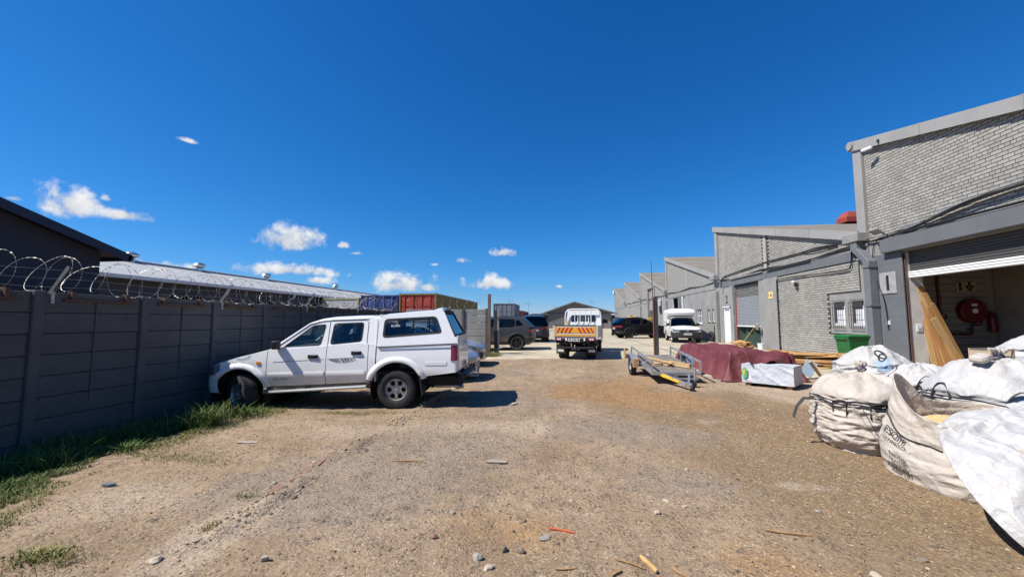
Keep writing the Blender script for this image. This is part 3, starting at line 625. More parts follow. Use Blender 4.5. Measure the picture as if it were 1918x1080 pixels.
MB().box(-9.4, .29, .34, .44, 2.97, 3.08).obj('gutter', 'fascia_navy', b1)

# ---- long shed with pale metal roof and turbine vents
def rib_mat(name, col, axis, scale, rough=.45, metal=.4, bump=.5, var=.1, dirt=None):
    m = mat(name, col, rough, metal, var=var, vscale=.6, dirt=dirt, dscale=.5, damt=.5); nt = m.node_tree; N, L = nt.nodes, nt.links; b = N['Principled BSDF']
    t = N.new('ShaderNodeTexCoord'); w = N.new('ShaderNodeTexWave'); w.bands_direction = axis; w.inputs['Scale'].default_value = scale; L.new(t.outputs['Object'], w.inputs['Vector'])
    bp = N.new('ShaderNodeBump'); bp.inputs['Strength'].default_value = bump; bp.inputs['Distance'].default_value = .03; L.new(w.outputs['Fac'], bp.inputs['Height']); L.new(bp.outputs[0], b.inputs['Normal']); return m
rib_mat('shed_roof', (.38, .38, .365), 'Y', 1.6, .7, .0, .5, dirt=(.27, .27, .26)); mat('white_paint', (.75, .75, .73), .5, var=.06); mat('shed_wall', (.075, .077, .085), .9, var=.12); mat('black_void', (.006, .006, .007), .9)
mat('alu', (.62, .62, .6), .3, .9, var=.15, vscale=20)
b2 = thing('long_shed', 'long dark shed with pale metal roof and white gutter behind the wall', 'building', (-13 * 1.23, 8.2 * 1.23, -.373)); LEN = 29.5; b2.scale = (1.23, 1.23, 1.23)
wins = [(y, y + 1.15, 2.05, 2.52) for y in (3.7, 7.3, 11.2, 15, 19, 23)]
MB().plate([(0, -.4), (LEN, -.4), (LEN, 2.95), (0, 2.95)], [[(a, c), (b, c), (b, d), (a, d)] for a, b, c, d in wins], lambda u, v, d: (-d, u, v), .22).obj('wall', 'shed_wall', b2)
for (a, b, c, d) in wins:
    w = MB().box(-.18, -.17, a, b, c, d).obj('window', 'black_void', b2); m_ = MB()
    for q in range(8): m_.box(-.02, -.005, a + .08 + q * .14, a + .095 + q * .14, c, d)
    m_.obj('burglar_bars', 'galv', w)
MB().add([(.35, -.2, 2.96), (.35, LEN, 2.96), (-5, LEN, 4.07), (-5, -.2, 4.07), (-10.3, LEN, 2.96), (-10.3, -.2, 2.96)], [(0, 1, 2, 3), (3, 2, 4, 5)]).obj('roof', 'shed_roof', b2)
MB().add([(0, LEN, -.4), (-10, LEN, -.4), (-10, LEN, 2.95), (-5, LEN, 4.02), (0, LEN, 2.95)], [(0, 1, 2, 3, 4)]).obj('gable', 'shed_wall', b2)
MB().box(.34, .46, -.2, LEN, 2.84, 2.955).obj('gutter', 'white_paint', b2, bevel=.01)
MB().tube([(-5, -.2, 4.08), (-5, LEN, 4.08)], .10, 8).obj('ridge_cap', 'shed_roof', b2)
for yy in (.45, 9.4, 18.5):
    MB().tube([(.4, yy, 2.86), (.36, yy, 2.70), (.08, yy, 2.56), (.07, yy, -.2)], .055, 10).obj('downpipe', 'white_paint', b2, smooth=40)
for i, yy in enumerate((6.4, 9.6, 14.2, 21.8)):
    vt = MB().lathe([(.13, 0), (.13, .17)], (-4.97, yy, 4.06), 'z', 16).obj('roof_vent', 'alu', b2, smooth=40); h = MB()
    for q in range(18):
        a = q * math.pi / 9; h.grid([[(-4.97 + r_ * math.cos(a + s), yy + r_ * math.sin(a + s), 4.22 + z_) for s in (0, .30)] for r_, z_ in ((.13, 0), (.24, .07), (.27, .14), (.22, .22), (.08, .28))])
    h.lathe([(.10, .27), (.04, .295), (0.001, .30)], (-4.97, yy, 4.22), 'z', 12); h.obj('turbine', 'alu', vt)

# ---- shipping containers beyond the wall
mat('cont_white', (.58, .58, .54), .6, var=.12, dirt=(.30, .25, .19), dscale=2, damt=.6); mat('cont_blue', (.02, .05, .22), .5, var=.25, vscale=1, dirt=(.03, .045, .1), dscale=2, damt=.6); mat('cont_red', (.36, .045, .022), .55, var=.2, vscale=1.2, dirt=(.25, .08, .05), dscale=2)
mat('cont_mustard', (.24, .17, .035), .6, var=.15, vscale=.8, dirt=(.17, .13, .05), dscale=.9, damt=.6); mat('cont_orange', (.45, .10, .03), .6, var=.2, dirt=(.22, .08, .05), dscale=1, damt=.6); mat('cont_maroon', (.17, .045, .032), .6, var=.2); mat('cont_grey', (.16, .18, .21), .55, var=.15); mat('cont_yellow', (.52, .42, .16), .6)
mat('ink_white', (.8, .8, .78), .6); mat('ink_black', (.012, .012, .014), .6); mat('steel_bar', (.30, .31, .32), .5, .6, var=.2)
def corr(mb, p0, p1, z0, z1, depth, pitch, nrm):
    """trapezoidal corrugated panel between two plan points"""
    p0, p1, nv = Vector((*p0, 0)), Vector((*p1, 0)), Vector((*nrm, 0)); L = (p1 - p0).length; d = (p1 - p0) / L; k = max(1, round(L / pitch)); pt = L / k; pr = []
    for i in range(k):
        for f, q in ((0, 0), (.32, 0), (.5, 1), (.82, 1)): pr.append(p0 + d * (i + f) * pt - nv * depth * q)
    pr.append(p1); mb.grid([[(p.x, p.y, z) for p in pr] for z in (z0, z1)])
def container(x0, y0, w, l, h, z0, m_end, m_side, label, name='shipping_container', group='shipping containers', kind='doors'):
    c = thing(name, label, 'container', (x0, y0, z0), 0, group); fr = MB(); p = .09
    for x in (0, w - p):
        for y in (0, l - p): fr.box(x, x + p, y, y + p, 0, h)
    for z in (.02, h - .12):
        fr.box(p, w - p, .005, .08, z, z + .10); fr.box(p, w - p, l - .08, l - .005, z, z + .10); fr.box(.005, .08, p, l - p, z, z + .10); fr.box(w - .08, w - .005, p, l - p, z, z + .10)
    fr.obj('frame', m_side if kind != 'office' else 'cont_yellow', c)
    mb = MB(); corr(mb, (w - .02, p), (w - .02, l - p), .1, h - .1, .04, .28, (1, 0)); corr(mb, (.02, l - p), (.02, p), .1, h - .1, .04, .28, (-1, 0)); corr(mb, (w - p, l - .02), (p, l - .02), .1, h - .1, .04, .28, (0, 1)); mb.obj('side_panel', m_side, c)
    MB().box(.03, w - .03, .03, l - .03, h - .05, h - .02).obj('roof', m_side, c)
    if kind == 'office':
        hs_ = [(.55, 1.05), (1.3, 1.8)]
        MB().plate([(p, .1), (w - p, .1), (w - p, h - .12), (p, h - .12)], [[(a, h - 1.25), (b, h - 1.25), (b, h - .72), (a, h - .72)] for a, b in hs_], lambda u, v, d: (u, .03 + d, v), .05).obj('end_wall', m_end, c)
        for a, b in hs_: MB().box(a, b, .11, .12, h - 1.25, h - .72).obj('window', 'glass_dark', c)
        return c
    for s in (0, 1):
        a, b = (p + .01, w / 2 - .008) if s == 0 else (w / 2 + .008, w - p - .01); mb = MB(); mb.box(a, b, .04, .075, .13, h - .14)
        for q in range(4): zz = .25 + q * (h - .5) / 4; mb.box(a + .1, b - .1, .022, .04, zz, zz + (h - .5) / 4 - .14)
        d = mb.obj('door', m_end, c, bevel=.012)
        for f in (.25, .75):
            xx = a + (b - a) * f; mb = MB(); mb.tube([(xx, .005, .06), (xx, .005, h - .06)], .024, 8)
            for zz in (.1, .9, h - 1.0, h - .12): mb.box(xx - .05, xx + .05, -.012, .03, zz, zz + .05)
            mb.box(xx, xx + .34, -.02, 0, 1.05, 1.09); mb.obj('lock_bar', 'steel_bar' if m_end == 'cont_blue' else m_end, d)
    return c
mat('plinth', (.25, .24, .22), .9)
pl_ = MB().box(-15.5, -7.5, 23.9, 36.8, -.1, .52).obj('container_pad', 'plinth'); tag(pl_, None, kind='structure')
container(-15.3, 24.15, 2.44, 6.1, 2.56, .52, 'cont_white', 'cont_white', 'white office container with two small windows and yellow corners', kind='office')
container(-12.69, 24.06, 2.48, 12.0, 2.72, .52, 'cont_blue', 'cont_blue', 'dark blue shipping container with steel lock bars behind the wall')
c = container(-10.13, 24.06, 2.41, 12.3, 2.80, .52, 'cont_red', 'cont_mustard', 'shipping container with red doors and a mustard yellow side')
lettering('CAI', .5, 'ink_white', c, (.62, .012, 1.12), (1, 0, 0), (0, 0, 1), bold=.012); lettering('UNIT STOR IT', .19, 'ink_white', c, (1.82, .012, 1.62), (1, 0, 0), (0, 0, 1)); lettering('641', .24, 'ink_white', c, (2.1, .012, 1.28), (1, 0, 0), (0, 0, 1))
container(-8.0, 46.5, 2.5, 6.0, 3.4, .24, 'cont_grey', 'cont_grey', 'blue grey container standing behind the mustard sided one')
container(-10.3, 60, 2.45, 12, 2.9, .24, 'cont_orange', 'cont_orange', 'orange container seen just right of the gate post')
container(-8.6, 63, 2.45, 12, 2.95, .24, 'cont_maroon', 'cont_maroon', 'dull maroon container beside the orange one in the distance')
container(-5.6, 76, 2.6, 8, 2.7, .24, 'cont_blue', 'cont_blue', 'low blue container far away behind the parked cars')
wb = thing('box_trailer', 'plain white box trailer standing behind the grey crossover', 'trailer', (-6.6, 38, .26))
MB().box(0, 2.95, 0, 4.2, .42, 1.62).obj('box_body', 'white_paint', wb, bevel=.03)
mat('tyre', (.018, .018, .019), .85, var=.25, vscale=30, dirt=(.07, .06, .05), dscale=12, damt=.5, bump=.2, bscale=80)
for x in (.1, 2.8):
    for y in (1.6, 2.5): MB().lathe([(.0, -.09), (.3, -.09), (.33, -.05), (.33, .05), (.3, .09), (0, .09)], (x, y, .33), 'x', 20).obj('wheel', 'tyre', wb, smooth=40)
# dark stall with a round red and white badge
st = thing('badge_stall', 'dark stall with a round white and red badge behind the parked cars', 'stall', (-3.0, 52, .26)); mat('stall_dark', (.03, .035, .045), .6); mat('badge_red', (.6, .03, .03), .5)
MB().box(-1.2, 1.2, 0, 2, 0, 2.1).obj('cabin', 'stall_dark', st, bevel=.03); MB().box(-1.3, 1.3, -.2, 2.1, 2.1, 2.2).obj('roof', 'cont_grey', st)
bd = MB().lathe([(.001, -.06), (.62, -.06), (.62, .0), (.001, 0)], (.1, -.1, 1.25), 'y', 28).obj('badge', 'ink_white', st); bd['label'] = 'round white badge with red top'
MB().plate([(.6 * math.cos(a) + .1, .6 * math.sin(a) + 1.25) for a in np.linspace(.25, math.pi - .25, 14)], [], lambda u, v, d: (u, -.165 + d, v), .004).obj('badge_top', 'badge_red', bd)
lettering('SA', .6, 'stall_dark', bd, (.1, -.172, 1.12), (1, 0, 0), (0, 0, 1), bold=.01)
# ---- far warehouse closing the yard
rib_mat('clad_grey', (.17, .165, .15), 'X', 1.2, .6, .1, .9, .1); mat('far_wall', (.20, .195, .18), .9, var=.1); mat('far_door', (.145, .145, .14), .8, var=.06); rib_mat('far_roof', (.15, .145, .135), 'X', 1.0, .7, 0, .5)
fw = thing('far_warehouse', 'grey gabled warehouse with big sliding door at the end of the yard', 'building', (2.1, 68, .2)); Y0 = 68
MB().plate([(-6.3, 0), (6.0, 0), (6.0, 2.75), (0, 4.45), (-6.3, 2.2)], [], lambda u, v, d: (u, d, v), .25).obj('wall', 'far_wall', fw)
MB().plate([(-4.3, 2.62), (5.6, 2.62), (5.6, 2.80), (0, 4.40), (-4.3, 2.86)], [], lambda u, v, d: (u, -.05 + d, v), .04).obj('gable_cladding', 'clad_grey', fw)
MB().box(-4.3, 1.6, -.12, -.06, .0, 2.55).obj('sliding_door', 'far_door', fw); MB().box(-4.5, 5.4, -.14, -.05, 2.56, 2.64).obj('door_rail', 'gate_dark', fw)
MB().add([(-6.9, -.5, 2.1), (0, -.5, 4.55), (0, 22, 4.55), (-6.9, 22, 2.1)], [(0, 1, 2, 3)]).add([(0, -.5, 4.55), (6.9, -.5, 2.62), (6.9, 22, 2.62), (0, 22, 4.55)], [(0, 1, 2, 3)]).obj('roof', 'far_roof', fw)
MB().beam((-6.9, -.52, 2.04), (0, -.52, 4.49), .04, .2).beam((0, -.52, 4.49), (6.9, -.52, 2.56), .04, .2).obj('barge_board', 'far_roof', fw)
MB().box(3.3, 4.6, -.08, -.05, 0, 1.9).obj('door', 'stall_dark', fw)
MB().box(-6.2, -4.6, -.1, -.02, 0, 1.6).obj('green_gate', mat('green_gate', (.05, .09, .06), .7), fw)
lp = thing('lean_to', 'low grey metal shed between the far warehouse and the row of units', 'building', (9.6, 82, .2)); MB().box(-1.6, 2.2, 0, 4, 0, 2.5).obj('wall', 'cont_grey', lp); MB().box(-1.8, 2.4, -.3, 4.2, 2.5, 2.62).obj('roof', 'white_paint', lp)
# railway masts and overhead lines beyond
mat('mast_grey', (.25, .26, .27), .6, .3)
for i, (x, y, h, lb) in enumerate(((-15.5, 118, 8.8, 'leftmost'), (-10.6, 128, 8.2, 'second from the left'), (-3.0, 170, 9.0, 'third from the left'), (12.5, 170, 10.8, 'rightmost'))):
    q = thing('overhead_line_mast', lb + ' grey lattice mast of the overhead line beyond the yard', 'mast', (x, y, -.1), 0, 'overhead line masts')
    MB().beam((0, 0, 0), (0, 0, h), .09, .09).obj('pole', 'mast_grey', q); MB().beam((-1.4, 0, h - 1.2), (1.4, 0, h - 1.2), .07, .07).beam((0, 0, h - 2.2), (1.3, 0, h - 1.2), .07, .07).beam((-1.0, 0, h - 1.2), (-1.0, 0, h - .5), .07, .07).obj('cross_arm', 'mast_grey', q)
ww = thing('overhead_wires', 'thin overhead wires crossing the sky above the far warehouse', 'wires', (0, 150, 0))
for z in (13.6, 10.9): MB().tube([(x, 0, z + .00022 * (x - 5) ** 2) for x in np.linspace(-90, 100, 40)], .035, 4).obj('wire', 'mast_grey', ww)
# low far ridge of trees and roofs on the horizon
mat('far_trees', (.05, .065, .055), .95, var=.3, vscale=.2)
mb = MB(); xs = np.linspace(-420, 420, 260); hh = 3 + 4.5 * vnoise(xs, xs * 0, .03, 4, 4)
mb.grid([[(x, 430 + d, z * h) for x, h in zip(xs, hh)] for d, z in ((0, 0), (2, .75), (9, 1), (20, 0))]); o = mb.obj('far_treeline', 'far_trees'); tag(o, 'low dark line of distant trees on the horizon', 'trees', kind='stuff')
# ============================================================ ROW OF SAW-TOOTH UNITS ON THE RIGHT
FX, U0, UL, EAVE, PEAK, GZ = 9.5, 1.92, 11.95, 4.40, 7.33, .26        # facade plane, start of unit 1, unit length
SL = (PEAK - EAVE) / UL
mat('brick_paint', (.345, .328, .285), .85, var=.13, vscale=1.3, bump=.25, bscale=35, dirt=(.26, .255, .24), dscale=.9, damt=.7)
mat('mortar_shaded', (.042, .041, .039), .95, var=.2); mat('plaster_grey', (.262, .258, .24), .85, var=.12, vscale=1.0, bump=.2, bscale=25, dirt=(.185, .185, .182), dscale=1.6, damt=.8)  # joint colour darkened to carry the shade of the recesses
mat('plaster_blue', (.128, .134, .142), .8, var=.1, vscale=1.2, bump=.15, bscale=30, dirt=(.10, .105, .112), dscale=2, damt=.6); mat('fascia_grey', (.30, .295, .28), .7, var=.1, vscale=.8, dirt=(.22, .215, .205), dscale=1.2, damt=.5)
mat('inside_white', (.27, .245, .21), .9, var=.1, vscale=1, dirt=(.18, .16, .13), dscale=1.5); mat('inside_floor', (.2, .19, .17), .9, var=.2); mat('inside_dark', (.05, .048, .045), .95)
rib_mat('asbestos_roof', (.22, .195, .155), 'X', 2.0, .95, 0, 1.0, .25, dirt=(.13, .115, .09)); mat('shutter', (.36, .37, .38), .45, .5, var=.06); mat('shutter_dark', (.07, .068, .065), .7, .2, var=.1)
mat('cable_black', (.012, .012, .013), .6); mat('rust_red', (.30, .045, .025), .7, var=.25, dirt=(.15, .05, .03), dscale=4); mat('pvc_white', (.72, .73, .75), .4, var=.04)
mat('plate_tin', (.33, .335, .335), .6, var=.2, vscale=6, dirt=(.22, .2, .17), dscale=7)
def brick_vary(m, amt=.16):
    nt = m.node_tree; N, L = nt.nodes, nt.links; b = N['Principled BSDF']; src = b.inputs['Base Color'].links[0].from_socket; g = N.new('ShaderNodeNewGeometry'); oi = N.new('ShaderNodeObjectInfo')
    ad = N.new('ShaderNodeMath'); ad.operation = 'ADD'; L.new(g.outputs['Random Per Island'], ad.inputs[0]); L.new(oi.outputs['Random'], ad.inputs[1]); fr = N.new('ShaderNodeMath'); fr.operation = 'FRACT'; L.new(ad.outputs[0], fr.inputs[0])
    mr_ = N.new('ShaderNodeMapRange'); L.new(fr.outputs[0], mr_.inputs[0]); mr_.inputs[3].default_value = 1 - amt; mr_.inputs[4].default_value = 1 + amt * .6; mx = N.new('ShaderNodeMix'); mx.data_type = 'RGBA'; mx.blend_type = 'MULTIPLY'; mx.inputs[0].default_value = 1; L.new(src, mx.inputs[6]); L.new(mr_.outputs[0], mx.inputs[7]); L.new(mx.outputs[2], b.inputs['Base Color'])
brick_vary(MATS['brick_paint'])
def brick_wall_mat():
    m = mat('brick_far', (.32, .31, .285), .9); nt = m.node_tree; N, L = nt.nodes, nt.links; b = N['Principled BSDF']; t = N.new('ShaderNodeTexCoord'); mp = N.new('ShaderNodeMapping')
    L.new(t.outputs['Object'], mp.inputs[0]); mp.inputs['Rotation'].default_value = (0, 0, 0); sx = N.new('ShaderNodeSeparateXYZ'); L.new(mp.outputs[0], sx.inputs[0]); cx = N.new('ShaderNodeCombineXYZ'); L.new(sx.outputs['Y'], cx.inputs[0]); L.new(sx.outputs['Z'], cx.inputs[1])
    br = N.new('ShaderNodeTexBrick'); L.new(cx.outputs[0], br.inputs['Vector']); br.inputs['Scale'].default_value = 1; br.inputs['Brick Width'].default_value = .232; br.inputs['Row Height'].default_value = .085; br.inputs['Mortar Size'].default_value = .011
    br.inputs['Color1'].default_value = (.33, .32, .29, 1); br.inputs['Color2'].default_value = (.29, .285, .265, 1); br.inputs['Mortar'].default_value = (.12, .118, .11, 1); L.new(br.outputs['Color'], b.inputs['Base Color'])
    bp = N.new('ShaderNodeBump'); bp.invert = True; bp.inputs['Distance'].default_value = .01; L.new(br.outputs['Fac'], bp.inputs['Height']); L.new(bp.outputs[0], b.inputs['Normal'])
brick_wall_mat()
def rtop(yl): return EAVE + SL * yl           # roof line, yl measured from the near end of the unit
LAB = ['near grey brick unit with open roller door and plate number 1', 'grey brick unit with half lowered roller shutter and number 2 pier', 'third unit from the camera, with small windows and a recessed doorway, behind the white pickup',
       'fourth unit from the camera, with a tall dark doorway', 'fifth unit from the camera, with a narrow dark doorway', 'last and farthest unit of the saw-tooth row']
UNITS = []
def rect(a, b, c, d): return [(a, c), (b, c), (b, d), (a, d)]
for u in range(6):
    root = thing('warehouse_unit', LAB[u], 'building', (FX, U0 + u * UL, 0), 0, 'saw-tooth units'); UNITS.append(root)
    y0 = U0 + u * UL; holes = []
    if u == 0: holes = [rect(1.2, 10.42, -.3, 3.55)]
    elif u == 1: holes = [rect(6.85, 9.65, -.3, 3.62), rect(10.25, 11.1, -.3, 2.36)]
    elif u == 2: holes = [rect(8.45, 10.4, -.3, 3.5), rect(2.95, 4.05, 1.42, 2.40), rect(.62, 1.1, 1.55, 2.35), rect(1.45, 1.9, 1.55, 2.35), rect(6.6, 7.0, 1.55, 3.5)]
    elif u == 3: holes = [rect(4.8, 7.7, -.3, 5.0), rect(2.0, 2.8, 2.2, 3.5)]
    elif u == 4: holes = [rect(6.2, 8.4, -.3, 3.4)]
    else: holes = [rect(6.2, 8.4, -.3, 3.2), rect(10.2, 10.9, -.3, 2.2)]
    front = [(0, -.4), (UL - .01, -.4), (UL - .01, rtop(UL)), (0, rtop(0))]
    wm = 'mortar_shaded' if u < 2 else 'plaster_grey'
    MB().plate(front, holes, lambda a, b, d: (d, a, b), .24).obj('wall', 'plaster_grey' if u >= 1 else 'plaster_grey', root)
    # gable brickwork (beyond unit 2 too small to build brick by brick)
    if u >= 2:
        g0 = 3.95 if u != 3 else 3.95
        out = [(.35, g0), (UL - .2, g0), (UL - .2, rtop(UL - .2) - .05), (.35, rtop(.35) - .05)]
        hl = [] if u != 3 else [rect(4.55, 7.95, 3.96, 5.25)]
        MB().plate(out, hl, lambda a, b, d: (-.02 + d, a, b), .022).obj('gable_brickwork', 'brick_far', root)
    # roof sheet, fascia, valley gutter and hopper
    MB().add([(-.12, -.02, rtop(0) + .03), (-.12, UL + .05, rtop(UL) + .05), (34, UL + .05, rtop(UL) + .05), (34, -.02, rtop(0) + .03)], [(0, 1, 2, 3)]).obj('roof', 'asbestos_roof', root)
    MB().add([(.02, UL, 3.9), (34, UL, 3.9), (34, UL, PEAK), (.02, UL, PEAK)], [(0, 1, 2, 3)]).obj('north_light', 'glass_dark', root)
    MB().box(.24, 34, -.12, -.0, -.4, 4.3).obj('party_wall', 'inside_white', root)
    fa = MB().beam((-.13, -.03, rtop(0) - .10), (-.13, UL + .10, rtop(UL) - .07), .05, .30).obj('fascia', 'fascia_grey', root)
    sm = MB()
    for q in np.arange(2.4, UL, 2.35): sm.box(-.163, -.12, q - .012, q + .012, rtop(q) - .24, rtop(q) + .075)
    sm.obj('fascia_joint', 'plaster_grey', fa)
    MB().box(-.10, .0, UL - .34, UL + .005, 3.92, rtop(UL) - .2).obj('corner_trim', 'fascia_grey', root, bevel=.01)
    MB().box(-.045, .0, 5.9, 6.15, 4.02, rtop(6) - .18).obj('pilaster', 'brick_paint', root)
    if u > 0:
        hp = MB(); hp.box(-.36, .0, -.36, .34, 4.085, 4.36); hp.obj('hopper', 'plaster_grey', root, bevel=.015)
    # concrete ring beam (butted between columns), cables
    if u != 0: MB().box(-.03, .0, .30, UL - .36, 3.56, 3.88).obj('ring_beam', 'plaster_blue' if u == 1 else 'plaster_grey', root, bevel=.008) if u != 3 else MB().box(-.03, 0, 8.0, UL - .36, 3.56, 3.88).obj('ring_beam', 'plaster_grey', root)
    if u >= 1 and u <= 4:
        MB().tube([(-.05, q, 3.98 + .05 * math.sin(q * 1.1 + u)) for q in np.linspace(.4, UL - .5, 30)], .025, 5).obj('cable', 'cable_black', root)
        # downpipe column by the hopper
        if u >= 2: MB().box(-.20, .0, -.16, .16, -.3, 3.4).obj('downpipe', 'plaster_grey', root, bevel=.02)
for (x, y, z) in ((0, 0, 0),):
    pass
# back and far ends of the block
MB().box(33.9, 34, 0, UL * 1, -.3, 4.3).obj('rear_wall', 'inside_white', UNITS[0])
MB().plate([(0, -.4), (34, -.4), (34, PEAK), (0, PEAK)], [], lambda a, b, d: (a + .01, UL + d, b), .2).obj('end_wall', 'plaster_grey', UNITS[5])
MB().plate([(0, -.4), (34, -.4), (34, 4.3), (0, 4.3)], [], lambda a, b, d: (a + .01, -.14 + d, b), .1).obj('end_wall', 'plaster_grey', UNITS[0])
# dark sheets painted for the shade inside the far openings; one white door
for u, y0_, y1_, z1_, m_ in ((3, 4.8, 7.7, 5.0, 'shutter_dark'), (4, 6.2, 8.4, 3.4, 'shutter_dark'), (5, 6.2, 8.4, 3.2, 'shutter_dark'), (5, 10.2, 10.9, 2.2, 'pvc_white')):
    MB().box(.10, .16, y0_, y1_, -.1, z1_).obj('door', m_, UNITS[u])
MB().box(.05, .098, 4.85, 7.65, 2.7, 4.95).obj('shutter_box', 'plaster_grey', UNITS[3]); MB().box(-.16, .0, 4.5, 4.8, -.1, 5.0).box(-.16, 0, 7.7, 8.0, -.1, 5.0).box(-.16, 0, 4.5, 8.0, 5.002, 5.3).obj('portal', 'plaster_grey', UNITS[3], bevel=.02)
for u, a, b, c in ((4, 6.2, 8.4, 3.4), (5, 6.2, 8.4, 3.2)): MB().box(.02, .098, a + .02, b - .02, c - 1.1, c).obj('shutter_box', 'plaster_grey', UNITS[u])

# ---------------- bricks built one by one (unit 1) and as joined courses (rest of unit 1, unit 2)
BL, BH, JT = .232, .085, .0135
def brick_rects(y0, y1, z0, ztop_fn, zmax=None, seed=1, skip=None):
    """stretcher courses with a header course every sixth; returns (ya, yb, za, zb)"""
    rg = random.Random(seed); out = []; k = 0; z = z0
    while True:
        if z + BH > (zmax or 99) + 1e-6 or z > ztop_fn(y1): break
        head = (k % 6 == 3); L = BL / 2 if head else BL; y = y0 - ((BL / 2 if k % 2 else 0) if not head else BL / 4)
        while y < y1 - .01:
            a, b = max(y + JT / 2, y0), min(y + L - JT / 2, y1)
            if b - a > .03 and z + BH * .5 < ztop_fn(a) and not (skip and skip(a, b, z, z + BH)): out.append((a, b, z + JT / 2, z + BH - JT / 2))
            y += L
        z += BH; k += 1
    return out
def brick_mesh(rects, x0=-.012, seed=2):
    rg = random.Random(seed); V = np.zeros((len(rects), 8, 3)); 
    for i, (a, b, c, d) in enumerate(rects):
        x = x0 + rg.uniform(-.0025, .0025); e = .0015
        V[i] = [(x, a + e, c + e), (x, b - e, c + e), (x, b - e, d - e), (x, a + e, d - e), (0.002, a, c), (.002, b, c), (.002, b, d), (.002, a, d)]
    F = np.array([(0, 3, 2, 1), (0, 1, 5, 4), (1, 2, 6, 5), (2, 3, 7, 6), (3, 0, 4, 7)]); return V.reshape(-1, 3), (F[None] + (np.arange(len(rects)) * 8)[:, None, None]).reshape(-1, 4)
# unit 1 gable above the lintel
r1 = brick_rects(.3, UL - .36, 4.06, lambda y: rtop(y) - .16, seed=3)
MB().plate([(.28, 4.05), (UL - .36, 4.05), (UL - .36, rtop(UL - .36) - .2), (.28, rtop(.28) - .2)], [], lambda a, b, d: (-.004 + d, a, b), .006).obj('mortar_bed', 'mortar_shaded', UNITS[0])
vis = sorted([r for r in r1 if r[0] > 7.25], key=lambda r: r[0])
keys = {r: i for i, r in enumerate(vis[:296])}
bcache = {}
for r in vis[:296]:
    a, b, c, d = r; w = round(b - a, 3)
    if w not in bcache:
        mb = MB(); e = .0015; h = (d - c); mb.add([(-.012, -w / 2 + e, -h / 2 + e), (-.012, w / 2 - e, -h / 2 + e), (-.012, w / 2 - e, h / 2 - e), (-.012, -w / 2 + e, h / 2 - e), (.002, -w / 2, -h / 2), (.002, w / 2, -h / 2), (.002, w / 2, h / 2), (.002, -w / 2, h / 2)], [(0, 3, 2, 1), (0, 1, 5, 4), (1, 2, 6, 5), (2, 3, 7, 6), (3, 0, 4, 7)])
        bcache[w] = mb.mesh('brick', 'brick_paint')
    inst('brick', bcache[w], UNITS[0], (random.uniform(-.0025, .0025), (a + b) / 2, (c + d) / 2), (R(random.uniform(-.25, .25)), 0, 0))
V, F = brick_mesh([r for r in r1 if r not in keys]); o = np_obj('brickwork', V, F, 'brick_paint', UNITS[0]); o['kind'] = 'stuff'
# unit 2: gable and infill panel
win2 = (.0, 1.66, 1.18, 2.52)      # plastered patch round the barred windows
g2 = brick_rects(.32, UL - .36, 3.98, lambda y: rtop(y) - .16, seed=5, skip=lambda a, b, c, d: a < 6.17 and b > 5.88)
i2 = brick_rects(.2, 5.05, .12, lambda y: 9, zmax=3.56, seed=6, skip=lambda a, b, c, d: a < win2[1] and d > win2[2] and c < win2[3])
MB().plate([(.3, 3.95), (UL - .36, 3.95), (UL - .36, rtop(UL - .36) - .2), (.3, rtop(.3) - .2)], [], lambda a, b, d: (-.004 + d, a, b), .006).obj('mortar_bed', 'mortar_shaded', UNITS[1])
MB().box(-.004, .001, .15, 5.05, .1, 3.555).obj('mortar_bed', 'mortar_shaded', UNITS[1])
V, F = brick_mesh(g2 + i2, -.014); o = np_obj('brickwork', V, F, 'brick_paint', UNITS[1]); o['kind'] = 'stuff'

# ---------------- unit 2 details
U2 = UNITS[1]
MB().box(-.06, .0, 5.06, 6.28, -.3, 3.555).obj('column', 'plaster_grey', U2, bevel=.015)
MB().box(-.10, .0, 9.65, 9.95, -.3, 3.555).obj('column', 'plaster_grey', U2, bevel=.015); MB().box(-.06, 0, 11.12, 11.55, -.3, 3.55).obj('column', 'plaster_grey', U2, bevel=.015)
MB().box(-.07, -.031, 9.96, 11.1, 2.42, 3.15).obj('number_panel', 'plaster_grey', U2); lettering('2', .62, 'ink_black', U2, (-.074, 10.5, 2.80), (0, -1, 0), (0, 0, 1), bold=.012)
MB().box(.06, .11, 10.28, 11.07, .25, 2.28).obj('door', 'pvc_white', U2); MB().box(-.02, .06, 10.25, 10.33, .2, 2.36).box(-.02, .06, 11.02, 11.1, .2, 2.36).box(-.02, .06, 10.33, 11.02, 2.28, 2.36).obj('door_frame', 'pvc_white', U2)
MB().tube([(.04, 10.42, 1.22), (-.0, 10.42, 1.22), (-.0, 10.54, 1.22)], .012, 6).obj('door_handle', 'galv', U2)
MB().box(-.08, -.02, 10.2, 11.15, 2.37, 2.43).obj('door_hood', 'pvc_white', U2)
sh = thing('roller_shutter', 'grey steel roller shutter lowered half way in the unit 2 doorway', 'roller shutter', (FX + .10, U0 + UL, 0))
mb = MB(); n = 20; prof = []
for i in range(n): z = 1.36 + i * .075; prof += [(-.0, z), (-.016, z + .015), (-.02, z + .04), (-.012, z + .062)]
prof.append((0, 1.36 + n * .075)); mb.grid([[(x, y, z) for x, z in prof] for y in (6.87, 9.63)]); mb.obj('slats', 'shutter', sh, smooth=25)
MB().box(-.03, .015, 6.87, 9.63, 1.30, 1.36).obj('bottom_rail', 'pvc_white', sh)
mat('shutter_worn', (.17, .165, .155), .7, .3, var=.5, vscale=9, stretch=(1, .25, 2.0), dirt=(.10, .095, .09), dscale=5, damt=.6)
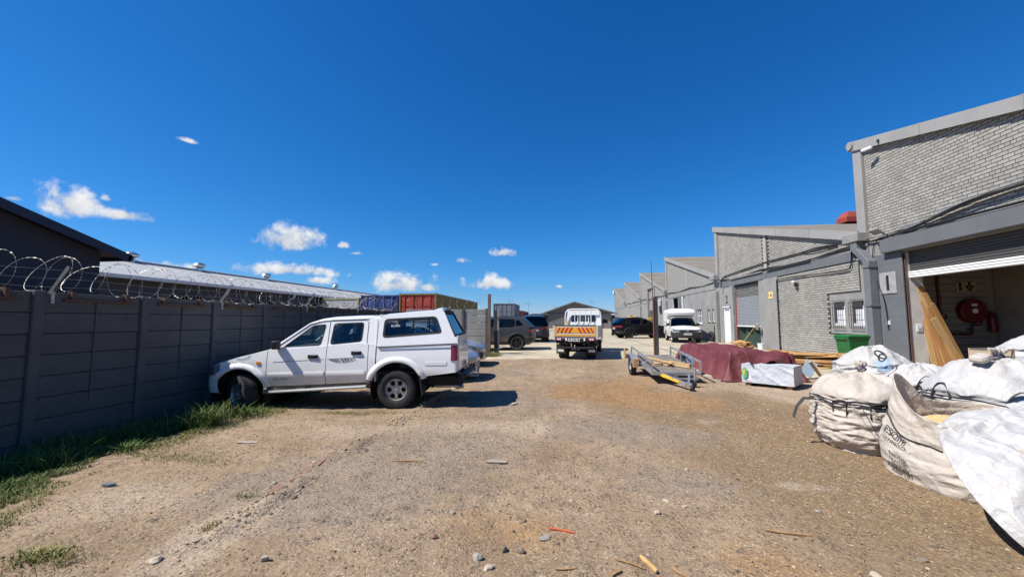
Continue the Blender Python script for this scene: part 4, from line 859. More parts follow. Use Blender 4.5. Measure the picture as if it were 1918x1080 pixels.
prof = [(-.002 - .016 * (i % 2), 2.865 + i * .035) for i in range(14)]; MB().grid([[(x, y, z) for x, z in prof] for y in (6.87, 9.63)]).obj('upper_slats', 'shutter_worn', sh)
MB().box(-.02, .08, 6.86, 9.64, 3.33, 3.61).obj('drum_box', 'gate_dark', sh); MB().box(-.05, .0, 9.60, 9.645, .25, 3.2).obj('guide_rail', 'rust_red', sh)
mat('drape_green', (.022, .05, .035), .8, var=.3, vscale=3); mb = MB()
mb.grid([[(.30 + .07 * math.sin(y * 7.5 + z) + .03 * math.sin(y * 17), y, z) for y in np.linspace(6.7, 9.75, 70)] for z in np.linspace(.26, 1.5, 12)])
o = mb.obj('net_curtain', 'drape_green', smooth=60, loc=(FX, U0 + UL, 0)); tag(o, 'dark green net curtain hanging below the half lowered shutter', 'curtain')
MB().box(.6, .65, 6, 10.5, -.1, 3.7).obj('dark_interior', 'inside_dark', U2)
# barred windows
MB().plate(rect(win2[0], win2[1], win2[2], win2[3]), [rect(.92, 1.46, 1.45, 2.25), rect(.06, .56, 1.45, 2.25)], lambda a, b, d: (-.03 + d, a, b), .03).obj('window_surround', 'plaster_grey', U2)
for (a, b) in ((.92, 1.46), (.06, .56)):
    w = MB().box(-.001, .004, a, b, 1.45, 2.25).obj('window', 'black_void', U2); f = MB().box(-.012, -.002, a, a + .06, 1.45, 2.1).box(-.012, -.002, a + .061, b, 1.45, 1.53).box(-.011, -.002, a + .061, b - .12, 1.53, 1.98); f.obj('frame', 'pvc_white', w); m_ = MB()
    for q in range(7): yy = a - .03 + q * (b - a + .06) / 6; m_.tube([(-.05, yy, 1.34), (-.13, yy, 1.38), (-.13, yy, 2.20), (-.04, yy, 2.32)], .0065, 5)
    for zz in (1.40, 1.8, 2.2): m_.tube([(-.13, a - .03, zz), (-.13, b + .03, zz)], .0065, 5)
    m_.obj('burglar_bars', 'gate_dark', w)
# cables drooping across unit 2, pictogram, small camera
def cable(root, pts, r=.022, n=24, m='cable_black', name='cable'):
    P = [Vector(p) for p in pts]; out = []
    for i in range(len(P) - 1):
        p0, p1, p2, p3 = P[max(i - 1, 0)], P[i], P[i + 1], P[min(i + 2, len(P) - 1)]
        for k in range(8):
            t = k / 8; out.append(.5 * ((2 * p1) + (p2 - p0) * t + (2 * p0 - 5 * p1 + 4 * p2 - p3) * t * t + (3 * p1 - p0 - 3 * p2 + p3) * t ** 3))
    out.append(P[-1]); return MB().tube(out, r, 6).obj(name, m, root, smooth=60)
cable(U2, [(-.06, 1.05, 4.22), (-.06, 2.2, 4.32), (-.06, 3.2, 4.30), (-.06, 5.8, 4.32), (-.06, 8.5, 4.25), (-.06, 10.6, 4.18), (-.06, 11.2, 4.0), (-.06, 11.25, 3.6)], .028)
cable(U2, [(-.06, 1.05, 4.2), (-.06, 2.4, 4.20), (-.06, 3.3, 4.32)], .018)
cable(U2, [(-.07, .35, 4.1), (-.07, .45, 3.4), (-.07, .8, 3.30), (-.07, 1.9, 3.33), (-.07, 3.4, 3.38), (-.07, 4.9, 3.40), (-.07, 5.04, 3.2), (-.07, 5.04, 1.5), (-.07, 5.04, .3)], .02)
MB().box(-.11, -.031, 2.6, 5.9, 3.90, 3.96).obj('cable_tray', 'gate_dark', U2); MB().box(-.10, -.031, 6.3, 9.9, 3.90, 3.95).obj('cable_tray', 'plaster_grey', U2)
mat('sign_yellow', (.75, .56, .22), .6); pg = MB().box(-.075, -.062, 5.42, 5.82, 2.62, 2.92).obj('pictogram_plate', 'sign_yellow', U2); lettering('i ↓', .24, 'ink_black', pg, (-.078, 5.62, 2.77), (0, -1, 0), (0, 0, 1), bold=.008)
cm = MB().obox((-.2, 3.55, 3.17), (.10, .28, .09), Matrix.Rotation(R(-25), 3, 'Z')).obj('security_camera', 'pvc_white', U2, bevel=.02); MB().box(-.16, .0, 3.50, 3.55, 3.0, 3.14).obj('bracket', 'gate_dark', cm)
# big square downpipe between unit 1 and unit 2
mat('pipe_paint', (.145, .152, .162), .75, var=.12, vscale=1.5, bump=.1, bscale=30, dirt=(.105, .11, .118), dscale=1.3, damt=.7)
dp = MB(); sec = [(( -.30, .30, 4.08), (.0, .52)), ((-.30, .30, 3.86), (.0, .50)), ((-.62, -.05, 3.30), (-.30, .20)), ((-.62, -.05, 2.0), (-.30, .20)), ((-.62, -.05, .0), (-.30, .20))]
rows = []
for z, x0, x1, ya, yb in ((4.08, -.32, -.05, -.22, .06), (3.86, -.32, -.05, -.22, .06), (3.42, -.30, -.05, -.64, -.39), (-.2, -.30, -.05, -.64, -.39)): rows.append([(x0, ya, z), (x1, ya, z), (x1, yb, z), (x0, yb, z)])
dp.grid(rows, wrap=True); q = dp.obj('downpipe', 'pipe_paint', U2, bevel=.02)
for z in (3.22, 2.05, .75): MB().box(-.32, -.0, -.665, -.642, z, z + .05).box(-.325, -.302, -.66, -.37, z, z + .05).obj('strap', 'pipe_paint', q)
# red vent housing on the roof of unit 2
rv = MB(); rv.grid([[(7.25, UL - .3, 7.45), (9.6, UL - .3, 7.45), (9.6, UL + .6, 7.45), (7.25, UL + .6, 7.45)], [(7.25, UL - .3, 7.75), (9.6, UL - .3, 7.75), (9.6, UL + .6, 7.75), (7.25, UL + .6, 7.75)], [(7.5, UL - .1, 8.1), (9.5, UL - .1, 8.1), (9.5, UL + .45, 8.1), (7.5, UL + .45, 8.1)]], wrap=True); rv.add([(7.5, UL - .1, 8.1), (9.5, UL - .1, 8.1), (9.5, UL + .45, 8.1), (7.5, UL + .45, 8.1)], [(0, 1, 2, 3)])
rv.obj('roof_vent', 'rust_red', U2, bevel=.03)

# ---------------- unit 1 details
U1 = UNITS[0]
MB().box(-.20, -.004, .9, 10.98, 3.57, 3.98).obj('lintel', 'plaster_blue', U1, bevel=.015)
MB().box(-.035, .0, 10.98, UL - .35, 3.57, 4.05).obj('ring_beam', 'plaster_grey', U1)
MB().box(-.05, .0, 10.45, 11.6, -.3, 3.56).obj('pier', 'plaster_blue', U1, bevel=.01)
mb = MB()
for z in np.arange(.55, 3.5, .17): mb.box(-.053, -.0495, 10.46, 11.59, z, z + .012)
o = mb.obj('block_joints', 'pipe_paint', U1); o['kind'] = 'stuff'
np_ = MB().box(-.075, -.052, 10.66, 11.24, 2.40, 3.02).obj('number_plate', 'plate_tin', U1, bevel=.004); MB().box(-.085, -.077, 10.90, 10.985, 2.50, 2.93).obj('number_one', 'ink_black', np_)
MB().box(-.06, .0, 11.62, 11.95, -.3, 4.04).obj('corner_post', 'plaster_grey', U1)
rs = thing('roller_shutter', 'dark roller shutter rolled up with a pale bottom edge in the unit 1 doorway', 'roller shutter', (FX + .12, U0, 0))
prof = []
for i in range(9): z = 2.98 + i * .068; prof += [(0, z), (-.016, z + .02), (-.016, z + .045)]
MB().grid([[(x, y, z) for x, z in prof] for y in (1.22, 10.40)]).obj('slats', 'shutter_dark', rs)
bt = MB(); 
for i in range(3): bt.tube([(-.03, 1.22, 2.82 + i * .062), (-.03, 10.40, 2.82 + i * .062)], .032, 10)
bt.obj('bottom_rail', 'white_paint', rs, smooth=40)
MB().box(-.125, -.095, 10.395, 10.418, .2, 3.5).obj('guide_rail', 'rust', rs)
# jamb, interior
MB().box(.0, .42, 10.415, 10.9, -.1, 3.5).obj('jamb', mat('jamb_white', (.55, .53, .49), .85, var=.1, vscale=3, dirt=(.36, .33, .29), dscale=5, damt=.5), U1); sw = MB().box(.16, .30, 10.395, 10.414, 1.32, 1.52).obj('switch_plate', 'pvc_white', U1, bevel=.004); MB().box(.20, .26, 10.387, 10.394, 1.36, 1.42).obj('switch', 'plate_tin', sw)
MB().box(.24, 20, .3, UL, .10, .2).obj('floor', 'inside_floor', U1); MB().box(.24, 20, .2, UL, 4.1, 4.2).obj('ceiling', 'inside_dark', U1)
MB().box(3.15, 3.45, 8.3, 11.5, .2, 4.09).obj('inner_pier', 'inside_white', U1); MB().box(.5, 12, 11.55, 11.82, .2, 4.09).obj('inner_wall', 'inside_white', U1); MB().box(12, 12.2, .3, 11.5, .2, 4.09).obj('inner_wall', 'inside_white', U1)
bj = MB()
for z in np.arange(.5, 4, .2): bj.box(.6, 3.0, 11.535, 11.549, z, z + .012)
o = bj.obj('block_joints', 'inside_dark', U1); o['kind'] = 'stuff'
FYW = U0 + 11.53
hr = thing('fire_hose_reel', 'round dark red fire hose reel on the inside wall of unit 1', 'hose reel', (FX + 2.46, FYW, 1.90)); hr.scale = (.84, .84, .84); mat('reel_red', (.13, .010, .012), .4, var=.1); 
MB().lathe([(.001, -.20), (.40, -.20), (.42, -.18), (.42, -.16), (.40, -.15), (.30, -.15), (.30, -.03), (.42, -.02), (.42, 0), (.001, 0)], (0, -.02, 0), 'y', 36).obj('drum', 'reel_red', hr, smooth=35)
MB().lathe([(.001, -.225), (.085, -.225), (.085, -.20)], (0, -.02, 0), 'y', 20).obj('hub_label', 'pvc_white', hr); MB().box(-.09, .09, -.228, -.224, .17, .25).obj('instruction_label', 'pvc_white', hr)
MB().tube([(.0, -.1, -.42), (.0, -.1, -.62), (-.18, -.1, -.62)], .03, 8).tube([(.0, -.1, -.5), (.25, -.1, -.5), (.36, -.1, -.2)], .022, 8).obj('valve', 'gate_dark', hr)
rp = thing('water_pipe', 'dark red water pipe running down the inside wall to the hose reel', 'pipe', (FX + 1.66, FYW - .06, 0)); MB().tube([(0, 0, 3.6), (0, 0, 1.27), (.06, 0, 1.22), (.74, 0, 1.22), (.79, 0, 1.27), (.79, 0, 1.40)], .035, 8).obj('pipe', 'reel_red', rp, smooth=50)
MB().lathe([(.075, -.03), (.09, -.02), (.09, .02), (.075, .03)], (0, -.08, 1.75), 'y', 16).obj('valve_wheel', 'reel_red', rp)
sg = thing('pictogram_sign', 'faded hose reel pictogram with a down arrow above the reel', 'sign', (FX + 2.45, FYW, 2.62)); mat('sign_dim', (.34, .30, .2), .8); MB().box(-.26, .26, -.012, 0, -.15, .15).obj('plate', 'sign_dim', sg); lettering('I ↓', .3, 'ink_black', sg, (0, -.015, 0), (1, 0, 0), (0, 0, 1), bold=.02)
sg = thing('safety_notice', 'dark safety notice on the inside wall half hidden by planks', 'sign', (FX + 1.32, FYW, 2.0)); MB().box(-.14, .14, -.01, 0, -.2, .2).obj('board', 'ink_black', sg); MB().box(-.11, .11, -.014, -.0105, .02, .12).obj('panel', 'plate_tin', sg); MB().lathe([(.001, -.013), (.08, -.013), (.08, -.01)], (0, 0, -.1), 'y', 16).obj('symbol', 'plate_tin', sg)
fe = thing('fire_extinguisher', 'dark red fire extinguisher on the wall right of the hose reel', 'extinguisher', (FX + 2.93, FYW - .14, 1.28)); MB().lathe([(.001, 0), (.09, 0), (.1, .03), (.1, .42), (.06, .52), (.03, .55), (.001, .55)], (0, 0, 0), 'z', 18).obj('cylinder', 'reel_red', fe, smooth=40); MB().box(-.06, .04, -.03, .03, .55, .60).obj('handle', 'gate_dark', fe)
# shelving with a white bucket and stacked trays, dim inside
tb = thing('workbench', 'dim workbench inside unit 1 carrying a white tub', 'bench', (FX + 4.1, U0 + 10.2, .2)); MB().box(-.5, 1.6, -.4, .4, .84, .9).obj('top', 'plate_tin', tb)
for x in (-.45, 1.5):
    for y in (-.35, .3): MB().box(x, x + .06, y, y + .06, 0, .84).obj('leg', 'gate_dark', tb)
o = MB().lathe([(.001, 0), (.13, 0), (.16, .26), (.165, .27), (.15, .27), (.125, .02), (.001, .02)], (0, 0, 0), 'z', 20).obj('tub', 'pvc_white', loc=(FX + 3.75, U0 + 10.1, 1.10), smooth=40); tag(o, 'white plastic tub on the bench inside unit 1', 'tub')
tr = thing('tray_stack', 'stack of pale slatted trays in the dark of unit 1', 'trays', (FX + 5.1, U0 + 9.9, 1.1))
for i in range(9): MB().box(-.4, .4, -.3, .3, i * .07, i * .07 + .035).obj('tray', 'inside_white', tr, rot=(0, 0, R(2 * math.sin(i * 3))))
# planks leaning in the doorway
mat('plank', (.40, .215, .075), .7, var=.28, vscale=3, stretch=(6, 6, .6), bump=.1, bscale=40, dirt=(.38, .19, .06), dscale=2, damt=.5)
mat('plank_pale', (.50, .32, .14), .7, var=.25, vscale=3, stretch=(6, 6, .6))
rg = random.Random(8)
PL = ['leftmost leaning plank, tight against the jamb of the unit 1 door', 'second leaning plank from the jamb of the unit 1 door', 'third leaning plank from the unit 1 door jamb', 'pale plank leaning fourth from the unit 1 door jamb', 'fifth plank leaning from the unit 1 door jamb', 'plank leaning in the middle of the fan in the unit 1 doorway', 'pale plank just right of the middle of the leaning fan', 'eighth leaning plank, past the middle of the fan', 'third last plank of the fan leaning in the unit 1 doorway', 'second last plank of the leaning fan, low angled', 'outermost and lowest angled plank of the fan in the unit 1 doorway']
for i in range(11):
    L = rg.uniform(1.9, 2.6) * (1 - .018 * i); lean = R(5 + i * 2.2); w = rg.choice((.12, .15, .17)); bx = FX + .34 + L * math.sin(lean)
    o = MB().box(-w / 2, w / 2, -.011, .011, 0, L).obj('plank', 'plank' if i % 3 else 'plank_pale', bevel=.002, loc=(bx, U0 + 10.36 - i * .03, .205), rot=(R(-2), -lean, rg.uniform(-.12, .12)))
    tag(o, PL[i], 'plank', 'planks leaning in the unit 1 doorway')
# facade cables, flood light, wall camera of unit 1
cable(U1, [(-.10, .5, 4.30), (-.10, 4.0, 4.36), (-.10, 6.4, 4.42), (-.12, 7.6, 4.40), (-.12, 8.5, 4.36), (-.12, 9.6, 4.16), (-.11, 10.6, 4.06), (-.10, 11.4, 4.03), (-.08, 11.9, 4.1)], .03)
cable(U1, [(-.14, .5, 4.26), (-.14, 4.0, 4.32), (-.14, 6.4, 4.38), (-.14, 7.8, 4.36), (-.14, 8.8, 4.26), (-.13, 9.8, 4.10), (-.13, 10.6, 4.02)], .02); cable(U1, [(-.10, .5, 4.34), (-.10, 4.0, 4.41), (-.10, 6.4, 4.47), (-.11, 7.7, 4.46), (-.11, 8.6, 4.38), (-.10, 9.7, 4.22), (-.10, 10.9, 4.12), (-.10, 11.9, 4.2)], .018, m='galv')
cable(U1, [(-.08, 11.35, 3.95), (-.09, 11.42, 3.5), (-.09, 11.35, 2.9), (-.09, 11.12, 2.3), (-.09, 11.05, 1.9), (-.09, 11.02, 1.35)], .012); MB().box(-.08, -.05, 10.98, 11.07, 1.5, 1.62).obj('junction_box', 'pvc_white', U1)
cable(U1, [(-.21, 2.0, 4.02), (-.21, 6, 4.02), (-.21, 10.4, 4.03), (-.12, 11.2, 4.0)], .03)
fl = MB().obox((-.32, 10.9, 4.22), (.22, .34, .05), Matrix.Rotation(R(35), 3, 'Y')).obj('flood_light', 'fascia_grey', U1, bevel=.01); MB().beam((-.2, 10.9, 4.2), (.0, 10.9, 4.1), .03, .03).obj('bracket', 'gate_dark', fl)
wc = MB().obox((-.30, 11.05, 6.78), (.09, .30, .09), Matrix.Rotation(R(20), 3, 'Z')).obj('security_camera', 'pvc_white', U1, bevel=.02); MB().box(-.2, .0, 10.75, 10.80, 6.86, 6.95).obj('bracket', 'gate_dark', wc)
MB().lathe([(.001, -.04), (.13, -.04), (.13, .02), (.1, .03), (.001, .03)], (-.16, UL - .02, PEAK - .08), 'x', 18).obj('roof_cap', 'fascia_grey', U1, smooth=40)
# ---------------- unit 3 windows etc.
U3 = UNITS[2]
for (a, b, c, d, nv) in ((2.95, 4.05, 1.42, 2.40, 3), (.62, 1.1, 1.55, 2.35, 1), (1.45, 1.9, 1.55, 2.35, 1), (6.6, 7.0, 1.55, 3.5, 1)):
    w = MB().box(.12, .125, a, b, c, d).obj('window', 'black_void', U3); f = MB().box(.08, .118, a, b, c, c + .06).box(.08, .118, a, b, d - .05, d)
    for q in range(nv + 1): yy = a + q * (b - a - .05) / nv; f.box(.07, .117, yy, yy + .05, c + .06, d - .05)
    if nv == 3: f.box(.075, .116, a, b, (c + d) / 2, (c + d) / 2 + .04)
    f.obj('frame', 'pvc_white', w); MB().box(-.05, .08, a - .05, b + .05, c - .05, c - .001).obj('sill', 'pvc_white' if nv == 3 else 'plaster_grey', w)
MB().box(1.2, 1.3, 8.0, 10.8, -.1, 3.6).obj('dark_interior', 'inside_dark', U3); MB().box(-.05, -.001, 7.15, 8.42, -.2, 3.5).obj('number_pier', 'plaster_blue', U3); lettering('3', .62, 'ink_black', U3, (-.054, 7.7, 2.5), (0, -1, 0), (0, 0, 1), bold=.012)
MB().add([(.02, 9.1, .2), (.02, 10.4, .2), (.02, 10.4, 3.48), (.02, 10.0, 3.48)], [(0, 1, 2, 3)]).obj('leaning_sheet', 'plate_tin', U3)
MB().box(-.12, .0, 7.02, 7.13, .2, 3.5).obj('downpipe', 'pvc_white', U3, bevel=.02)
for yy, h in ((5.0, 1.0), (.35, 1.1)): MB().tube([(-.12, yy, .2), (-.12, yy, .2 + h)], .07, 8).obj('bollard', 'gate_dark', U3)
ty = MB().lathe([(.18, -.09), (.30, -.10), (.34, -.06), (.34, .06), (.30, .10), (.18, .09), (.18, -.09)], (0, 0, 0), 'x', 26).obj('old_tyre', 'tyre', loc=(FX - .25, U0 + 2 * UL + .55, G(9.2, 26.4) + .34), rot=(0, R(-12), 0), smooth=40); tag(ty, 'old black tyre leaning on the wall beside the number 2 door', 'tyre')
ac = MB().box(-.45, -.05, 2.1, 2.9, 3.0, 3.6).obj('air_unit', 'pvc_white', UNITS[3], bevel=.03)
sd = MB().lathe([(.001, 0), (.2, .02), (.35, .10), (.34, .11), (.2, .04), (.001, .02)], (-.35, UL - .1, 6.6), 'x', 20).obj('dish', 'pvc_white', UNITS[5], smooth=40); MB().beam((-.3, UL - .1, 6.6), (0, UL - .1, 6.3), .04, .04).obj('bracket', 'galv', sd)
# thin mast in front of the row
ms = MB().tube([(0, 0, -.3), (0, 0, 2.4), (-.05, 0, 5.5)], [.045, .035, .018], 8).obj('flag_mast', 'rust', loc=(6.25, 28.6, .27)); tag(ms, 'thin bare metal mast standing behind the white pickup', 'mast')
# ============================================================ VEHICLES (x forward, y left, origin under the rear axle)
mat('paint_white', (.84, .835, .81), .34, var=.02, vscale=1.2, coat=.5, dirt=(.55, .47, .36), dscale=2.2, damt=.2, dthr=.6); mat('paint_white2', (.72, .72, .69), .38, var=.03, coat=.4)
mat('paint_silver', (.30, .33, .37), .35, .3, var=.04, coat=.6); mat('paint_grey', (.038, .04, .043), .5, .0, coat=.3, spec=.2, var=.08); mat('paint_blue', (.016, .028, .055), .28, .3, coat=.7, var=.08)
mat('paint_black', (.004, .0045, .007), .55, .0, coat=.22, spec=.08); mat('paint_ltblue', (.28, .38, .45), .4, coat=.4, var=.08); mat('paint_red', (.40, .03, .03), .35, coat=.5)
mat('plastic_black', (.018, .018, .019), .6, var=.2, vscale=20); mat('rubber', (.02, .02, .02), .8); mat('trim_dark', (.03, .03, .032), .5); mat('under_dark', (.012, .011, .01), .9)
mat('rim_alloy', (.40, .39, .37), .42, .6, var=.15, vscale=12, dirt=(.2, .17, .13), dscale=9, damt=.5); mat('rim_black', (.015, .015, .016), .4, .3); mat('rim_white', (.66, .66, .64), .4, .2)
mat('lamp_red', (.22, .008, .01), .18, coat=.8); mat('lamp_clear', (.30, .32, .34), .12, .5, coat=1.0); mat('lamp_amber', (.75, .25, .02), .2, coat=.8); mat('plate_white', (.68, .68, .64), .5); mat('plate_yellow', (.7, .62, .35), .5)
mat('chrome', (.75, .75, .75), .12, 1.0); mat('seat_grey', (.11, .12, .13), .9, var=.2); mat('dash_grey', (.10, .105, .11), .8); mat('decal_grey', (.16, .165, .17), .5); mat('mud_brown', (.15, .115, .08), .95, var=.4, vscale=8)
mat('alu_board', (.50, .50, .48), .45, .6, var=.1, vscale=6)

def road_dust(m, z0=.42, z1=.80, amt=.5):
    """dust thrown up on the lower bodywork, broken by noise"""
    nt = m.node_tree; N, L = nt.nodes, nt.links; b = N['Principled BSDF']; src = b.inputs['Base Color'].links[0].from_socket; t = N.new('ShaderNodeTexCoord'); sx = N.new('ShaderNodeSeparateXYZ'); L.new(t.outputs['Object'], sx.inputs[0])
    r = N.new('ShaderNodeMapRange'); r.interpolation_type = 'SMOOTHSTEP'; L.new(sx.outputs['Z'], r.inputs[0]); r.inputs[1].default_value = z0; r.inputs[2].default_value = z1; r.inputs[3].default_value = amt; r.inputs[4].default_value = 0
    n = N.new('ShaderNodeTexNoise'); n.inputs['Scale'].default_value = 3.5; n.inputs['Detail'].default_value = 6; L.new(t.outputs['Object'], n.inputs['Vector']); mu = N.new('ShaderNodeMath'); mu.operation = 'MULTIPLY'; L.new(r.outputs[0], mu.inputs[0]); L.new(n.outputs['Fac'], mu.inputs[1])
    mx = N.new('ShaderNodeMix'); mx.data_type = 'RGBA'; L.new(mu.outputs[0], mx.inputs[0]); L.new(src, mx.inputs[6]); mx.inputs[7].default_value = (.34, .25, .155, 1); L.new(mx.outputs[2], b.inputs['Base Color'])
for k_ in ('paint_white', 'paint_white2', 'paint_silver', 'paint_grey'): road_dust(MATS[k_], amt=.9 if k_ == 'paint_white' else .6)
WHEELS = {}
def wheel_mesh(r, w, rr, style):
    key = (r, w, rr, style)
    if key in WHEELS: return WHEELS[key]
    t = MB(); h = w / 2; prof = [(rr - .015, -h * .82), (rr + .01, -h * .95), (r * .80, -h), (r * .93, -h * .93), (r * .985, -h * .72), (r, -h * .4), (r, h * .4), (r * .985, h * .72), (r * .93, h * .93), (r * .80, h), (rr + .01, h * .95), (rr - .015, h * .82)]
    t.lathe(prof, (0, 0, 0), 'y', 44)
    for k in range(44):      # tread blocks
        for s in (-1, 1):
            a = 2 * math.pi * (k + (.5 if s > 0 else 0)) / 44; c, sn = math.cos(a), math.sin(a); M = Matrix(((c, 0, -sn), (0, 1, 0), (sn, 0, c)))   # local x radial
            t.obox(M @ Vector((r * .992, s * h * .55, 0)), (r * .035, h * .62, r * .075), M)
    t = t.mesh('tyre', 'tyre', 38)
    m = MB(); o = h * .80
    m.lathe([(rr + .005, o), (rr, o + .006), (rr - .02, o), (rr - .035, o - .03), (rr - .045, -o)], (0, 0, 0), 'y', 36)
    if style == 'steel6':          # pressed disc with six round-cornered openings
        hub = []
        for i in range(6):
            a0 = i * math.pi / 3; hub.append([(rr * .62 * math.cos(a0) + rr * .215 * math.cos(b) * 1.0, rr * .62 * math.sin(a0) + rr * .215 * math.sin(b)) for b in np.linspace(0, 2 * math.pi, 14)[:-1]])
        out = [((rr - .03) * math.cos(a), (rr - .03) * math.sin(a)) for a in np.linspace(0, 2 * math.pi, 37)[:-1]]
        m.plate(out, hub, lambda u, v, d: (u, o - .045 + .05 * (1 - (math.hypot(u, v) / rr - .62) ** 2 * 5) * .6 - d, v), .02)
        m.lathe([(.001, o - .0), (rr * .18, o - .0), (rr * .22, o - .03), (rr * .35, o - .02)], (0, 0, 0), 'y', 18)
    else:
        n = {'five': 5, 'ten': 10, 'steel': 8}.get(style, 5)
        for i in range(n):
            a = 2 * math.pi * i / n; c, sn = math.cos(a), math.sin(a); wa, wb_ = (.07, .045) if n == 5 else (.035, .022); px, pz = -sn, c
            m.grid([[(c * rr * f + px * ww * s, o - dp, sn * rr * f + pz * ww * s) for f, ww, dp in ((.12, wa, .01), (.55, (wa + wb_) / 2, .0), (.95, wb_ * 1.2, .03))] for s in (-1, 1)])
        m.lathe([(.001, o + .004), (rr * .2, o + .004), (rr * .26, o - .02)], (0, 0, 0), 'y', 18)
    m.lathe([(.001, o - .07), (rr * .95, o - .07)], (0, 0, 0), 'y', 24, 1)
    WHEELS[key] = (t, m); return WHEELS[key]
def add_wheel(root, x, y, r, w=.2, rr=None, style='five', rimmat='rim_alloy', steer=0.0, z=None):
    rr = rr or r * .64; t, m = wheel_mesh(r, w, rr, style); side = 1 if y > 0 else -1
    ob = inst('wheel', t, root, (x, y, r if z is None else z), (0, 0, (0 if side > 0 else math.pi) + steer))
    km = m.name + rimmat
    if km not in MATS: mm = m.mesh('rim', [rimmat, 'under_dark'], 35) if isinstance(m, MB) else m; MATS[km] = mm
    ri = inst('rim', MATS[km], ob); return ob
MB.name = property(lambda s: str(id(s)))

class Skin:
    """car body side: plan half-width W(x), sill zl(x), shoulder zs(x), inset by height"""
    def __init__(s, xr, xn, W, zl, zs, inset, wheels, Ra, zca, kr=.35, kn=.45, p=3.2, dark=None):
        s.xr, s.xn, s.W0, s.zl_, s.zs_, s.ins, s.wh, s.Ra, s.zca, s.kr, s.kn, s.p = xr, xn, W, zl, zs, inset, wheels, Ra, zca, kr, kn, p
    def W(s, x):
        if x > s.xn - s.kn: q = (x - s.xn + s.kn) / s.kn
        elif x < s.xr + s.kr: q = (s.xr + s.kr - x) / s.kr
        else: return s.W0
        return s.W0 * max(0, 1 - min(1, q) ** s.p) ** (1 / s.p)
    def zs(s, x): return pl(x, s.zs_)
    def zl(s, x):
        z = pl(x, s.zl_)
        for w in s.wh:
            if abs(x - w) < s.Ra: z = max(z, (s.zca[s.wh.index(w)] if isinstance(s.zca, tuple) else s.zca) + math.sqrt(s.Ra ** 2 - (x - w) ** 2))
        return z
    def y(s, x, z): return max(.0, s.W(x) - pl(z, s.ins) * (s.W(x) / s.W0))
    def stations(s, a, b):
        xs = list(np.linspace(a, b, max(4, int((b - a) / .07))))
        for w in s.wh: xs += [w + s.Ra * math.cos(t) for t in np.linspace(0.02, math.pi - .02, 26)]
        xs += [s.xn - s.kn + s.kn * math.sin(t) ** (2 / s.p) for t in np.linspace(0, math.pi / 2, 14)] + [s.xr + s.kr - s.kr * math.sin(t) ** (2 / s.p) for t in np.linspace(0, math.pi / 2, 14)]
        xs = sorted(x for x in xs if a - 1e-6 <= x <= b + 1e-6); out = [a]
        for x in xs:
            if x - out[-1] > .004: out.append(x)
        out[-1] = b; return out
    def panel(s, mb, a, b, side, n=9, lip=.05, z0=None, z1=None, off=0.0, mi=0):
        rows = []
        for x in s.stations(a, b):
            lo = s.zl(x) if z0 is None else max(z0(x) if callable(z0) else z0, s.zl(x)); hi = s.zs(x) if z1 is None else (z1(x) if callable(z1) else z1); hi = max(hi, lo + .002); row = []
            if lip: row.append((x, side * max(0, s.y(x, lo) - lip), lo + .004))
            for k in range(n):
                z = lo + (hi - lo) * k / (n - 1); row.append((x, side * (s.y(x, z) + off), z))
            if lip: row.append((x, side * max(0, s.y(x, hi) - lip * .7), hi + .006))
            rows.append(row)
        mb.grid(rows, mi); return mb
    def patch(s, mb, a, b, z0, z1, side, off=.006, n=5, mi=0):
        """lamp or trim lying on the body: grid pushed out along the plan normal"""
        rows = []
        xs = s.stations(a, b)
        for x in xs:
            e = .004; dW = (s.W(min(x + e, s.xn)) - s.W(max(x - e, s.xr))) / (2 * e); nn = math.hypot(1, dW); lo = z0(x) if callable(z0) else z0; hi = z1(x) if callable(z1) else z1
            row = [(x, side * (s.y(x, lo) - .004), lo)] + [(x + off * (-dW / nn), side * (s.y(x, lo + (hi - lo) * k / (n - 1)) + off / nn), lo + (hi - lo) * k / (n - 1)) for k in range(n)] + [(x, side * (s.y(x, hi) - .004), hi)]
            rows.append(row)
        mb.grid(rows, mi); return mb
    def deck(s, mb, a, b, crown=.04, dz=0.0, n=11, inw=0.0):
        rows = []
        for x in s.stations(a, b):
            z = s.zs(x); ye = max(.001, s.y(x, z) - inw); rows.append([(x, ye * q, z + dz + crown * (1 - q * q) * min(1, ye / .3)) for q in np.linspace(-1, 1, n)])
        mb.grid(rows); return mb
